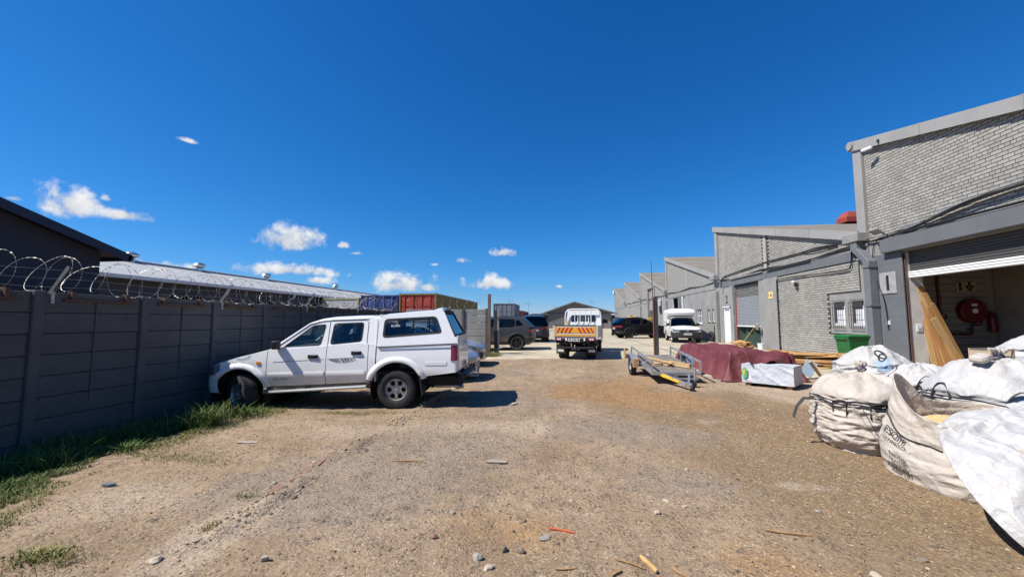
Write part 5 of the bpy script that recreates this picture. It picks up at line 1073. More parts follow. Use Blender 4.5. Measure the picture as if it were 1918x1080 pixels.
def greenhouse(root, paint, chain, base, windows, yb, yr, zb, zr, glass='glass_tint', kinds=None, th=.02, crown=.05, round_=.05, window_names='side_window', frame_name='cab_frame', trim=True):
    """chain: top line from cowl to tail [(x,z)]; base: lower edge points (tail to cowl); windows: polygons; kinds per chain segment: 'g' glass or 'p' paint"""
    fy = lambda z: yb + (yr - yb) * (z - zb) / (zr - zb); outline = list(chain) + list(base)
    fr = MB()
    for s in (1, -1): fr.plate(outline, [rpoly(w, round_) for w in windows], lambda u, v, d, s=s: (u, s * (fy(v) - d), v), th)
    kinds = kinds or 'g' + 'p' * (len(chain) - 3) + 'g'; ny = 13
    def strip(mb, p0, p1, m=5, inset=0.0, off=0.0):
        rows = []
        for k in range(m + 1):
            t = k / m; x, z = p0[0] + (p1[0] - p0[0]) * t, p0[1] + (p1[1] - p0[1]) * t; ye = fy(z) - inset
            dx, dz = p1[0] - p0[0], p1[1] - p0[1]; L = math.hypot(dx, dz); nx_, nz_ = dz / L, -dx / L
            if nz_ < 0: nx_, nz_ = -nx_, -nz_
            rows.append([(x + nx_ * (crown * (1 - q ** 4) + off), ye * q, z + nz_ * (crown * (1 - q ** 4) + off)) for q in np.linspace(-1, 1, ny)])
        mb.grid(rows)
    gl = []
    for i, kd in enumerate(kinds):
        if kd == 'p': strip(fr, chain[i], chain[i + 1])
        else: g = MB(); strip(g, chain[i], chain[i + 1]); gl.append(g)
    fr.obj(frame_name, paint, root, smooth=35)
    for i, g in enumerate(gl): g.obj('windscreen' if i == 0 else 'rear_window', glass, root, smooth=60)
    for w in windows:
        for s in (1, -1):
            wo = MB().plate(rpoly(w, round_), [], lambda u, v, d, s=s: (u, s * (fy(v) - .012 - d), v), 0).obj(window_names, glass, root)
            if trim:
                inner = [tuple(Vector(p) + (Vector((sum(q[0] for q in w) / len(w), sum(q[1] for q in w) / len(w))) - Vector(p)).normalized() * .022) for p in rpoly(w, round_)]
                MB().plate(rpoly(w, round_), [inner], lambda u, v, d, s=s: (u, s * (fy(v) + .003 - d), v), .014).obj('seal', 'rubber', wo)
def seat(root, x, y, z, mt='seat_grey', w=.5):
    mb = MB(); mb.obox((x + .05, y, z + .1), (.5, w, .16), Matrix.Rotation(R(-6), 3, 'Y')); mb.obox((x - .22, y, z + .45), (.14, w, .62), Matrix.Rotation(R(-14), 3, 'Y')); mb.obox((x - .33, y, z + .85), (.10, .27, .19), Matrix.Rotation(R(-10), 3, 'Y'))
    return mb.obj('seat', mt, root, bevel=.04, bseg=2)
def mirror(root, x, y, z, m='plastic_black', s=1.0):
    sd = 1 if y > 0 else -1; return MB().obox((x, y + sd * .10 * s, z), (.10 * s, .19 * s, .15 * s), Matrix.Rotation(R(10 * sd), 3, 'Z')).obox((x + .02, y + sd * .0, z - .05), (.07, .10, .05)).obj('wing_mirror', m, root, bevel=.03, bseg=2)
def numplate(root, x, y, z, rz, w=.44, h=.11):
    M = Matrix.Rotation(rz, 3, 'Z'); p = MB().obox((x, y, z), (.012, w, h), M).obj('number_plate', 'plate_white', root); t = MB()
    for i, q in enumerate((-.17, -.12, -.04, .01, .06, .13, .18)): t.obox(Vector((x, y, z)) + M @ Vector((.008, q * w / .44, 0)), (.003, .030 * w / .44, h * .55), M)
    o = t.obj('plate_characters', 'trim_dark', p); o['kind'] = 'stuff'; return p

def make_car(root, S, paint, chain, base, windows, yb, yr, zb, zr, hood, tail=None, glass='glass_dark', r=.31, wb=2.6, tr=.75, style='five', rim='rim_alloy', kinds=None, steer=0, lampf=None, lampr=None, doors=(), crown=.05, clad=None):
    bd = MB()
    for s in (1, -1): S.panel(bd, S.xr, S.xn, s, n=8)
    S.deck(bd, hood[0], S.xn, .05)
    if tail: S.deck(bd, S.xr, tail, .04)
    body = bd.obj('body', paint, root, smooth=32)
    MB().box(S.xr + .25, S.xn - .3, -S.W0 + .16, S.W0 - .16, pl(0, S.zl_) + .0, pl(0, S.zl_) + .22).obj('floor_pan', 'under_dark', root)
    for xw in S.wh:      # dark wheel wells
        for s in (1, -1):
            MB().grid([[(xw + S.Ra * math.cos(a), s * yy, S.zca + S.Ra * math.sin(a)) for yy in (S.W0 - .06, S.W0 - .34)] for a in np.linspace(-.4, math.pi + .4, 18)]).obj('wheel_well', 'under_dark', root, smooth=60)
            add_wheel(root, xw, s * tr, r, .2, r * .67, style, rim, steer if xw > .5 else 0)
    greenhouse(root, paint, chain, base, windows, yb, yr, zb, zr, glass, kinds, crown=crown)
    for s in (1, -1):
        for a, b, z0, z1, mt, nm in (lampf or []): S.patch(MB(), a, b, z0, z1, s).obj(nm, mt, root, smooth=60) if False else (lambda q: q.obj(nm, mt, root, smooth=60))(S.patch(MB(), a, b, z0, z1, s))
        for a, b, z0, z1, mt, nm in (lampr or []): (lambda q: q.obj(nm, mt, root, smooth=60))(S.patch(MB(), a, b, z0, z1, s))
        for xd in doors:
            mb = MB(); zz = np.linspace(S.zl(xd) + .03, S.zs(xd), 10); mb.tube([(xd, s * (S.y(xd, z) + .001), z) for z in zz], .005, 4); mb.obj('door_gap', 'under_dark', body)
        mirror(root, chain[0][0] - .28, s * (yb - .02), zb + .07, paint if paint not in ('paint_white2',) else 'plastic_black')
    seat(root, wb * .42 + .15, .36, .35); seat(root, wb * .42 + .15, -.36, .35); seat(root, .35, 0, .4, w=1.2)
    return body

# ------------------------------------------------------------ the white double cab pickup with canopy
TH = math.atan2(-.6, -2.7)
pk = thing('pickup_truck', 'white double cab pickup with canopy parked nose first at the wall', 'pickup', (-3.126, 7.975, .0), TH); pk.rotation_euler = (0, R(.78), R(186.5)); pk.scale = (1.058, 1, 1)
INS = [(.30, .06), (.45, .035), (.58, .0), (.66, -.012), (.70, -.004), (.9, .006), (1.05, .03), (1.2, .055)]
PS = Skin(-1.074, 3.33, .815, [(-1.074, .66), (-.45, .585), (.40, .50), (.5, .50), (2.27, .43), (3.05, .60), (3.33, .63)], [(-1.074, 1.175), (.36, 1.13), (.62, 1.215), (2.26, 1.10), (2.66, .995), (3.1, .885), (3.25, .80), (3.33, .74)], INS, (0, 2.76), .455, (.40, .315), kr=.06, kn=.27, p=4.0)
def seg(name, a, b, n=9, **kw):
    out = []
    for s in (1, -1): out.append(PS.panel(MB(), a, b, s, n=n, **kw).obj(name, 'paint_white', pk, smooth=30))
    return out
seg('front_fender', 2.285, 3.33); fd = seg('front_door', 1.245, 2.275); rd = seg('rear_door', .51, 1.235, n=9); seg('bed_side', -1.074, .355, n=9); seg('cab_corner', .375, .50)
hood = MB(); PS.deck(hood, 2.24, 3.33, .065); hood.obj('hood', 'paint_white', pk, smooth=40)
hl = MB()                                           # swage line along the hood edge
# flares
for xw, zw, a0, a1 in ((0, .40, .28, math.pi - .30), (2.76, .315, .50, math.pi - .22)):
    for s in (1, -1):
        rows = []
        for a in np.linspace(a0, a1, 30):
            c, sn = math.cos(a), math.sin(a); row = []
            for rr_, out in ((.448, -.03), (.450, .022), (.462, .034), (.492, .035), (.525, .026), (.552, .004), (.560, -.01)):
                x, z = xw + rr_ * c, zw + rr_ * sn; row.append((x, s * (PS.W(min(x, 3.30)) - pl(z, INS) + out), z))
            rows.append(row)
        MB().grid(rows).obj('wheel_arch', 'paint_white', pk, smooth=50)
        MB().grid([[(xw + .46 * math.cos(a), s * yy, zw + .46 * math.sin(a)) for yy in (.80, .42)] for a in np.linspace(-.5, math.pi + .5, 22)]).grid([[(xw + q * math.cos(a), s * .42, zw + q * math.sin(a)) for q in (.01, .46)] for a in np.linspace(-.5, math.pi + .5, 22)]).obj('wheel_well', 'under_dark', pk, smooth=60)
# cab
chain = [(2.28, 1.10), (2.14, 1.205), (1.62, 1.585), (1.44, 1.645), (1.25, 1.672), (.80, 1.69), (.50, 1.69), (.40, 1.66)]
base = [(.375, 1.15), (.62, 1.215)]
WF = [(2.03, 1.15), (1.36, 1.175), (1.30, 1.575), (1.54, 1.555)]; WR = [(1.20, 1.185), (.635, 1.235), (.625, 1.60), (1.17, 1.585)]
greenhouse(pk, 'paint_white', chain, base, [WF, WR], .765, .62, 1.12, 1.69, 'glass_tint', kinds='pgppppp', th=.03, crown=.045, round_=.06)
MB().plate([(-.60, 1.24), (.60, 1.24), (.52, 1.56), (-.52, 1.56)], [], lambda u, v, d: (.41 + .0 * v - d, u, v), .01).obj('rear_window', 'glass_tint', pk)
MB().plate([(-.74, .5), (.74, .5), (.74, 1.16), (.60, 1.68), (-.60, 1.68), (-.74, 1.16)], [[(-.60, 1.24), (.60, 1.24), (.52, 1.56), (-.52, 1.56)]], lambda u, v, d: (.405 - d, u, v), .02).obj('cab_back', 'paint_white', pk)
# door shut lines on the frame and drip rail
for s in (1, -1):
    fy = lambda z: .765 + (.62 - .765) * (z - 1.12) / .57
    MB().tube([(1.24, s * (fy(z) + .002), z) for z in (1.13, 1.3, 1.5, 1.62)], .0045, 5).obj('door_gap', 'under_dark', fd[0 if s > 0 else 1])
    MB().tube([(.545, s * (fy(z) + .002), z) for z in (1.2, 1.3, 1.5, 1.6)] + [(.60, s * (fy(1.64) + .002), 1.635), (1.2, s * (fy(1.63) + .002), 1.628)], .0045, 5).obj('door_gap', 'under_dark', rd[0 if s > 0 else 1])
    MB().tube([(2.10, s * (fy(1.2) + .006), 1.195), (1.60, s * (fy(1.57) + .006), 1.585), (1.42, s * (fy(1.62) + .006), 1.635), (1.2, s * (fy(1.65) + .006), 1.655), (.55, s * (fy(1.67) + .006), 1.668)], .009, 5).obj('drip_rail', 'paint_white', pk, smooth=60)
    d0, d1 = fd[0 if s > 0 else 1], rd[0 if s > 0 else 1]
    for par, hx, hz in ((d0, 1.47, .975), (d1, .71, 1.03)):
        h = MB().obox((hx, s * (PS.y(hx, hz) + .012), hz), (.175, .035, .068)); h.obox((hx - .02, s * (PS.y(hx, hz) + .03), hz + .015), (.11, .02, .026)); h.obj('door_handle', 'plastic_black', par, bevel=.012, bseg=2)
    for par, a, b in ((d0, 1.27, 2.25), (d1, .55, 1.22)):
        PS.patch(MB(), a, b, lambda x: .625 - .02 * (x - 1.2), lambda x: .70 - .02 * (x - 1.2), s, .010, 4).obj('rub_strip', 'paint_white', par, smooth=50)
        # pin stripes and torn-brush decal
        PS.patch(MB(), a + (.0 if par is d1 else 0), b - (.0 if par is d1 else .08), lambda x: .945 - .045 * (x - .7), lambda x: .952 - .045 * (x - .7), s, .002, 2).obj('pin_stripe', 'decal_grey', par)
    if s > 0:
        rgd = random.Random(5); dm = MB()
        for i in range(9):
            xx = 1.20 - i * .052; w_ = .034 + .02 * rgd.random(); zt = .945 - .02 * (xx - .7) - .012 * rgd.random(); hh = .03 + .05 * math.sin(math.pi * (i + .6) / 9.4); sl_ = .05
            P4 = [(xx, zt), (xx - w_, zt - .004), (xx - w_ - sl_, zt - hh), (xx - sl_, zt - hh * .85)]
            dm.add([(x, PS.y(x, z) + .003, z) for x, z in P4], [(0, 1, 2, 3)])
        o = dm.obj('decal', 'decal_grey', d1); o['kind'] = 'stuff'
        lettering('Raider', .105, 'decal_grey', d0, (2.02, PS.y(2.05, .6) + .012, .585), (-1, 0, -.02), (0, -.05, 1), .001, shear=.35, bold=.003)
    PS.patch(MB(), 2.395, 2.46, .845, .895, s, .014, 3).obj('side_indicator', 'lamp_amber', pk)
    # running board, mud flap
    rb = MB(); rb.tube([(2.24, s * .80, .335), (1.4, s * .815, .375), (.52, s * .815, .418)], .026, 8); rb.obox((1.38, s * .77, .395), (1.72, .10, .03), Matrix.Rotation(R(2.6), 3, 'Y')); rb.obj('running_board', 'alu_board', pk, smooth=40)
    MB().obox((1.38, s * .765, .455), (1.76, .03, .09), Matrix.Rotation(R(2.4), 3, 'Y')).obj('sill', 'mud_brown', pk)
    MB().obox((2.28, s * .785, .355), (.09, .10, .12)).obj('board_end', 'plastic_black', pk, bevel=.02); MB().obox((.475, s * .785, .45), (.085, .10, .13)).obj('board_end', 'plastic_black', pk, bevel=.02)
    MB().obox((-.44, s * .74, .43), (.02, .24, .36), Matrix.Rotation(R(8), 3, 'Y')).obj('mud_flap', 'rubber', pk)
    # lamps
    PS.patch(MB(), -1.074, -0.955, .865, 1.15, s, .012, 4).obj('tail_lamp', 'lamp_red', pk, smooth=40)
    PS.patch(MB(), 3.09, 3.322, lambda x: .69, lambda x: PS.zs(x) - .015, s, .012, 5).obj('headlamp', 'lamp_clear', pk, smooth=50)
    PS.patch(MB(), 3.12, 3.24, lambda x: .645, lambda x: .688, s, .012, 3).obj('indicator', 'lamp_amber', pk)
    mirror(pk, 2.09, s * .77, 1.20, s=1.05)
    # bed side crease
    PS.patch(MB(), -0.877, -.50, lambda x: .79, lambda x: .85, s, .007, 4).obj('crease', 'paint_white', pk, smooth=60)
# front bumper and grille
bp = MB(); rows = []
for q in np.linspace(-1, 1, 25):
    y = q * .84; x = 3.42 - .20 * abs(q) ** 6
    rows.append([(x - .10, y * .96, .33), (x - .02, y, .345), (x + .01, y, .45), (x + .015, y, .60), (x - .01, y, .645), (x - .12, y * .95, .655)])
for s in (-1, 1): rows = ([[(2.985, -.80, z_) if False else (r_[0] - .12, s * .835 * (1 if True else 0), r_[2]) for r_ in rows[0]]] + rows) if s < 0 else rows + [[(r_[0] - .12, .835, r_[2]) for r_ in rows[-1]]]
bp.grid(rows).obj('front_bumper', 'paint_white', pk, smooth=45)
MB().plate([(-.46, .66), (.46, .66), (.46, .80), (-.46, .80)], [], lambda u, v, d: (3.345 - d - .02 * u * u, u, v), .02).obj('grille', 'plastic_black', pk)
MB().box(3.33, 3.352, -.44, .44, .72, .74).obj('grille_bar', 'chrome', pk); numplate(pk, 3.425, 0, .47, 0)
# tailgate, rear step bumper with tow bar and pipe ends
MB().box(-1.087, -1.047, -.70, .70, .66, 1.155).obj('tailgate', 'paint_white', pk, bevel=.02)
MB().box(-1.217, -1.056, -.62, .62, .52, .60).box(-1.092, -1.002, -.5, .5, .50, .56).obj('rear_bumper', 'plastic_black', pk, bevel=.03); MB().tube([(-1.056, .62, .63), (-1.128, .66, .58), (-1.163, .70, .47), (-1.092, .74, .40)], .032, 10).obj('step_tube', 'gate_dark', pk, smooth=60)
MB().tube([(-.6, .45, .36), (-0.985, .55, .37), (-1.146, .60, .36)], .03, 10).obj('exhaust', 'galv', pk, smooth=50); MB().tube([(-1.163, 0, .5), (-1.343, 0, .48), (-1.360, 0, .56)], .025, 8).lathe([(.001, -.03), (.03, 0), (.001, .03)], (-1.360, 0, .59), 'z', 10).obj('tow_ball', 'galv', pk); MB().obox((-1.087, .74, .64), (.05, .08, .05)).obj('hinge', 'plastic_black', pk)
numplate(pk, -1.096, 0, .75, math.pi)
# canopy: moulded shell with raised tail
cz = lambda x: pl(x, [(-1.074, 1.18), (.36, 1.13)]); cfy = lambda z: .79 + (.64 - .79) * (z - 1.13) / .62
chn = [(.352, 1.62), (.335, 1.70), (.25, 1.725), (-.23, 1.765), (-.60, 1.79), (-0.680, 1.825), (-0.770, 1.835), (-0.805, 1.79)]
CW = [(.27, 1.30), (-0.792, 1.375), (-0.676, 1.695), (.255, 1.655)]
out = [(.352, 1.14)] + chn + [(-1.011, 1.31), (-1.061, 1.28), (-1.070, 1.185)]
cp = MB()
for s in (1, -1): cp.plate(out, [rpoly(CW, .07)], lambda u, v, d, s=s: (u, s * (cfy(v) - d), v), .02)
for p0, p1 in zip(chn, chn[1:]):
    rows = []
    for t in (0, .5, 1): x, z = p0[0] + (p1[0] - p0[0]) * t, p0[1] + (p1[1] - p0[1]) * t; rows.append([(x, cfy(z) * q, z + .035 * (1 - q ** 4)) for q in np.linspace(-1, 1, 13)])
    cp.grid(rows)
cp.plate([(-.775, 1.14), (.775, 1.14), (.64, 1.74), (-.64, 1.74)], [[(-.6, 1.28), (.6, 1.28), (.54, 1.62), (-.54, 1.62)]], lambda u, v, d: (.35 - d, u, v), .02)
cp.plate([(-.77, 1.185), (.77, 1.185), (.74, 1.32), (-.74, 1.32)], [], lambda u, v, d: (-1.07 + d, u, v), .02)
cano = cp.obj('canopy', 'paint_white', pk, smooth=30)
MB().plate([(-.73, 0), (.73, 0), (.63, 1), (-.63, 1)], [], lambda u, v, d: (-1.012 + .23 * v, u, 1.31 + .47 * v), 0).obj('hatch_glass', 'glass_tint', cano)
MB().plate([(-.735, -.02), (.735, -.02), (.63, 1.03), (-.63, 1.03)], [[(-.67, .07), (.67, .07), (.59, .93), (-.59, .93)]], lambda u, v, d: (-1.02 + .23 * v - d, u, 1.31 + .47 * v), .012).obj('hatch_frame', 'rubber', cano)
MB().box(-0.805, -0.770, -.30, .30, 1.815, 1.86).obj('brake_lamp', 'lamp_clear', cano)
for s in (1, -1):
    MB().plate(rpoly(CW, .07), [], lambda u, v, d: (u, s * (cfy(v) - .012), v), 0).obj('canopy_window', 'glass_tint', cano)
    inn = rpoly([(.235, 1.335), (-0.756, 1.405), (-0.658, 1.662), (.222, 1.622)], .055); MB().plate(rpoly(CW, .07), [inn], lambda u, v, d: (u, s * (cfy(v) + .005 - d), v), .018).obj('window_seal', 'rubber', cano)
    MB().obox((-.27, s * (cfy(1.52) - .006), 1.51), (.028, .012, .30)).obox((-.52, s * (cfy(1.52) - .012), 1.53), (.012, .010, .29), Matrix.Rotation(R(-9), 3, 'Y')).obj('sash_bar', 'rubber', cano)
    MB().tube([(.34, s * .795, 1.135), (-1.056, s * .795, 1.18)], .008, 6).obj('canopy_seal', 'rubber', cano)
lettering('BLACK', .055, 'ink_white', cano, (.05, cfy(1.53) - .008, 1.52), (-1, 0, 0), (0, -.2, 1), .0005)
# cabin interior, bed
MB().box(-1.056, .34, -.72, .72, .62, .68).box(-1.056, 3.0, -.6, .6, .40, .56).obj('floor_pan', 'under_dark', pk)
for y in (.36, -.36): seat(pk, 1.40, y, .62)
seat(pk, .78, 0, .64, w=1.25); MB().obox((.545, .36, 1.43), (.09, .26, .18)).obox((.545, -.36, 1.43), (.09, .26, .18)).obj('headrest', 'seat_grey', pk, bevel=.03)
MB().obox((2.02, 0, 1.04), (.42, 1.38, .22)).obj('dashboard', 'dash_grey', pk, bevel=.06, bseg=2)
st_ = MB(); c0, ax_ = Vector((1.76, -.36, 1.14)), Matrix.Rotation(R(-62), 3, 'Y'); st_.tube([c0 + ax_ @ Vector((.185 * math.cos(a), .185 * math.sin(a), 0)) for a in np.linspace(0, 2 * math.pi, 29)[:-1]], .016, 8, closed=True)
for a in (0, 2.1, 4.2): st_.beam(c0, c0 + ax_ @ Vector((.18 * math.cos(a), .18 * math.sin(a), 0)), .04, .012)
st_.beam(c0, c0 + Vector((.28, 0, -.16)), .06, .06); st_.obj('steering_wheel', 'plastic_black', pk, smooth=60)
MB().box(-.62, .05, -.5, .5, .68, 1.0).obj('bed_load', 'seat_grey', pk, bevel=.04); MB().box(.02, .3, -.6, .1, .68, 1.5).obj('spare_canvas', 'trim_dark', pk, bevel=.08)
for s in (1, -1):
    add_wheel(pk, 0, s * .70, .352, .255, .212, 'steel6', 'rim_alloy').scale = (1 / 1.058, 1, 1); add_wheel(pk, 2.76, s * .70, .352, .245, .212, 'steel6', 'rim_alloy', steer=R(-34), z=.300)
MB().tube([(0, -.6, .372), (0, .6, .372)], .05, 10).lathe([(.001, -.12), (.14, -.06), (.14, .06), (.001, .12)], (0, .1, .372), 'y', 14).obj('rear_axle', 'under_dark', pk); MB().tube([(2.76, -.6, .36), (2.76, .6, .36)], .045, 10).box(2.3, 3.2, -.3, .3, .34, .5).obj('front_axle', 'under_dark', pk)
MB().box(-0.985, 3.1, -.45, -.37, .46, .58).box(-0.985, 3.1, .37, .45, .46, .58).obj('chassis', 'under_dark', pk)
# ------------------------------------------------------------ two silver cars behind the pickup, noses out to the right
def at(px, py): return None
CINS = [(.15, .05), (.35, .01), (.55, 0), (.75, .02), (.95, .06), (1.1, .09)]
def sedan(name, label, loc, rz, paint, lamp='lamp_clear', front_dark=False):
    rt = thing(name, label, 'car', loc, rz)
    S = Skin(-.88, 3.36, .84, [(-.88, .34), (-.6, .22), (2.9, .20), (3.36, .24)], [(-.88, .86), (-.5, .94), (.6, .96), (2.15, .93), (2.8, .83), (3.2, .70), (3.36, .60)], CINS, (0, 2.55), .345, .31, kr=.45, kn=.6, p=2.8)
    ch = [(2.20, .92), (1.45, 1.36), (1.1, 1.42), (.5, 1.44), (-.05, 1.38), (-.62, .97)]
    make_car(rt, S, paint, ch, [(.6, .96)], [[(2.0, .965), (1.1, .985), (1.06, 1.36), (1.42, 1.32)], [(1.02, .985), (.25, .99), (.05, 1.10), (.15, 1.33), (.97, 1.37)]], .76, .58, .93, 1.44, (2.1,), -.45, 'glass_tint', r=.30, wb=2.55, tr=.74, style='five', rim='rim_alloy',
             lampf=[(2.93, 3.22, lambda x: .56 + .05 * (3.2 - x), lambda x: S.zs(x) - .035, lamp, 'headlamp')], lampr=[(-.86, -.70, .68, .84, 'lamp_red', 'tail_lamp')], doors=(2.02, 1.04, .12))
    for s in (1, -1): S.patch(MB(), 3.16, 3.355, .24, .44, s, .004, 4).obj('bumper_lower', 'paint_silver' if paint == 'paint_silver' else paint, rt)
    S.patch(MB(), 3.30, 3.358, .30, .50, 1, .008, 3).obj('grille', 'plastic_black', rt); S.patch(MB(), 3.30, 3.358, .30, .50, -1, .008, 3).obj('grille', 'plastic_black', rt); numplate(rt, 3.375, 0, .42, 0)
    S.patch(MB(), 3.0, 3.25, .25, .33, -1, .006, 3).obj('fog_recess', 'plastic_black', rt)
    return rt, S
ra, SA = sedan('hatchback', 'pale silver car with black grille right behind the white pickup', (-5.66, 11.0, .0), R(-3), 'paint_silver')
rb_, SB = sedan('sedan', 'silver blue car with a broken front corner between the pickup and the gate wall', (-6.02, 14.05, .06), R(-4), 'paint_silver')
SB.patch(MB(), 3.02, 3.10, lambda x: .34, lambda x: .56, -1, .008, 3).obj('broken_corner', 'plastic_black', rb_)

# ------------------------------------------------------------ grey crossover and dark blue SUV left of the truck
XINS = [(.2, .05), (.42, .01), (.65, 0), (.85, .02), (1.05, .06), (1.2, .1)]
def crossover(name, label, loc, rz, paint, rim, roof=1.56, L=(-.84, 3.42), rearx=-.78, rbase=1.06, glass='glass_dark', coupe=0.0, cat='car', wb=2.6, clad='plastic_black'):
    rt = thing(name, label, cat, loc, rz)
    S = Skin(L[0], L[1], .90, [(L[0], .42), (L[0] + .3, .27), (L[1] - .5, .25), (L[1], .34)], [(L[0], 1.0), (-.5, rbase), (.6, 1.03), (wb - .35, .99), (wb + .2, .92), (L[1] - .15, .80), (L[1], .70)], XINS, (0, wb), .40, .36, kr=.38, kn=.5, p=3)
    ch = [(wb - .32, .98), (wb - 1.15, roof - .10), (wb - 1.55, roof - .02), (.6, roof), (-.25, roof - .06 - coupe), (rearx, rbase + .02)]
    b = make_car(rt, S, paint, ch, [(.6, 1.03)], [[(wb - .52, 1.03), (wb - 1.5, 1.055), (wb - 1.52, roof - .085), (wb - 1.18, roof - .14)], [(wb - 1.58, 1.055), (.22, 1.07), (.02, 1.16), (.12, roof - .10 - coupe * .5), (wb - 1.60, roof - .075)], [(.12, 1.10), (-.32, 1.16), (-.12, roof - .14 - coupe), (.06, roof - .12 - coupe * .6)]], .83, .64, 1.0, roof, (wb - .4,), None, glass, r=.345, wb=wb, tr=.79, style='five', rim=rim,
                 lampf=[(L[1] - .42, L[1] - .05, lambda x: .66, lambda x: S.zs(x) - .03, 'lamp_clear', 'headlamp')], lampr=[(L[0] + .02, L[0] + .30, .84, .98, 'lamp_red', 'tail_lamp')], doors=(wb - .55, wb - 1.55, .25))
    for s in (1, -1):
        S.patch(MB(), .42, wb - .42, lambda x: .27, lambda x: .40, s, .012, 3).obj('sill_cladding', clad, rt)
        S.patch(MB(), L[0] + .005, L[0] + .5, lambda x: .42, lambda x: .58, s, .008, 3).obj('bumper_cladding', clad, rt)
        for xw in (0, wb):
            rows = [[(xw + q * math.cos(a), s * (S.W(xw) + .012 - (.02 if q > .45 else 0)), .36 + q * math.sin(a)) for q in (.395, .45, .465)] for a in np.linspace(.02, math.pi - .02, 20)]; MB().grid(rows).obj('arch_cladding', clad, rt)
        mb = MB().tube([(wb - 1.5, s * .60, roof + .05), (.0, s * .60, roof + .03)], .015, 6); mb.obj('roof_rail', clad, rt)
    numplate(rt, L[0] - .005, 0, .76, math.pi); MB().box(L[0] - .006, L[0] + .05, -.5, .5, .84, .90).obj('lamp_bar', 'lamp_red', rt)
    return rt, S
gcr, _ = crossover('crossover', 'dark grey crossover seen from its side behind the gate post', (-2.12, 19.55, .23), R(180 + 2), 'paint_grey', 'rim_black')
bsv, _ = crossover('suv', 'dark blue SUV seen from behind next to the grey crossover', (-1.72, 25.0, .26), R(98), 'paint_blue', 'rim_alloy', roof=1.64)
csv, _ = crossover('coupe_suv', 'glossy black coupe SUV parked side-on before the row of units', (4.75, 31.55, .27), R(14), 'paint_black', 'rim_black', roof=1.56, coupe=.04, rearx=-.80)
rc, _ = crossover('red_car', 'small red car far away behind the blue SUV', (-4.6, 46, .24), R(100), 'paint_red', 'rim_alloy', roof=1.45)

# ------------------------------------------------------------ flatbed truck with chevron board
tk = thing('flatbed_truck', 'small white drop-side truck with red and yellow chevron board, seen from behind', 'truck', (.49 + .70 * math.sin(R(8.4)), 15.2 + .70 * math.cos(R(8.4)), .17), R(90 - 8.4))
mat('chev_red', (.52, .02, .02), .45); mat('chev_yellow', (.80, .40, .02), .45); mat('board_cream', (.62, .58, .48), .5, var=.05); mat('orange_edge', (.72, .36, .05), .5)
BW = .80
MB().box(-.72, 2.35, -BW, BW, .80, .86).obj('bed_floor', 'alu_board', tk)
for s in (1, -1):
    mb = MB()
    for k in range(4): mb.box(-.69, 2.32, s * BW - .015, s * BW + .015, .84 + k * .105, .84 + k * .105 + .098)
    mb.obj('side_board', 'alu_board', tk, bevel=.006); MB().box(-.74, -.69, s * BW - .03, s * BW + .03, .76, 1.27).box(2.30, 2.36, s * BW - .03, s * BW + .03, .8, 1.27).obj('corner_stake', 'board_cream', tk)
    for xx in (.2, 1.2): MB().box(xx, xx + .05, s * BW - .02, s * BW + .035, .78, .95).obj('latch', 'galv', tk)
tg = MB().box(-.735, -.705, -BW + .03, BW - .03, .88, 1.27).obj('tailgate', 'board_cream', tk, bevel=.006)
MB().box(-.745, -.736, -BW + .035, BW - .035, .865, .935).obj('lower_edge', 'orange_edge', tg); MB().box(-.745, -.736, -BW + .035, -BW + .10, .935, 1.24).obj('edge', 'orange_edge', tg); MB().box(-.745, -.736, BW - .10, BW - .035, .935, 1.24).obj('edge', 'orange_edge', tg)
MB().box(-.75, -.70, -BW + .03, BW - .03, 1.262, 1.285).obj('top_rail', 'plastic_black', tg)
cb = MB().box(-.744, -.738, -.68, .68, 1.0, 1.19).obj('chevron_board', 'chev_yellow', tg)
for i in range(-5, 6):
    if i == 0: continue
    s = 1 if i > 0 else -1; c0_ = .02 + (abs(i) - .5) * .138 * 1.0
    if abs(i) % 1 == 0:
        a = .075 + (abs(i) - 1) * .15; b = a + .075; sl = .11
        pts = [(s * min(a + sl, .68), 1.0), (s * min(b + sl, .68), 1.0), (s * min(b, .68), 1.19), (s * min(a, .68), 1.19)]
        if a < .66: MB().plate(pts, [], lambda u, v, d: (-.749 + d, u, v), .004).obj('chevron_stripe', 'chev_red', cb)
MB().box(-.70, 2.3, -.36, -.28, .55, .79).box(-.70, 3.6, .28, .36, .55, .79).box(2.3, 3.6, -.36, -.28, .55, .79).obj('chassis', 'under_dark', tk)
MB().box(-.70, -.62, -.72, .72, .60, .78).obj('lamp_beam', 'under_dark', tk)
for s in (1, -1):
    tl = MB().box(-.745, -.70, s * .60 - .15, s * .60 + .15, .70, .80).obj('tail_lamp', 'lamp_red', tk, bevel=.01)
    for q in (-.04, .04): MB().lathe([(.001, -.012), (.034, -.01), (.036, .004)], (-.748, s * .60 + q, .755), 'x', 14).obj('lens', 'ink_white', tl)
    MB().box(-.745, -.70, s * .34 - .03, s * .34 + .03, .70, .80).obj('reverse_lamp', 'ink_white', tk); MB().box(-.45, -.43, s * .58 - .17, s * .58 + .17, .20, .56).obj('mud_flap', 'rubber', tk)
    fl_ = MB().box(-.456, -.452, s * .58 - .12, s * .58 + .12, .27, .36).obj('flap_badge', 'plate_white', tk)
    for y in (s * .62, s * .42): add_wheel(tk, 0, y, .30, .17, .19, 'steel', 'rim_white')
    add_wheel(tk, 2.55, s * .68, .31, .18, .2, 'steel', 'rim_white')
    MB().box(-.2, -.05, s * .79, s * .80, .5, .52).obj('side_marker', 'lamp_amber', tk)
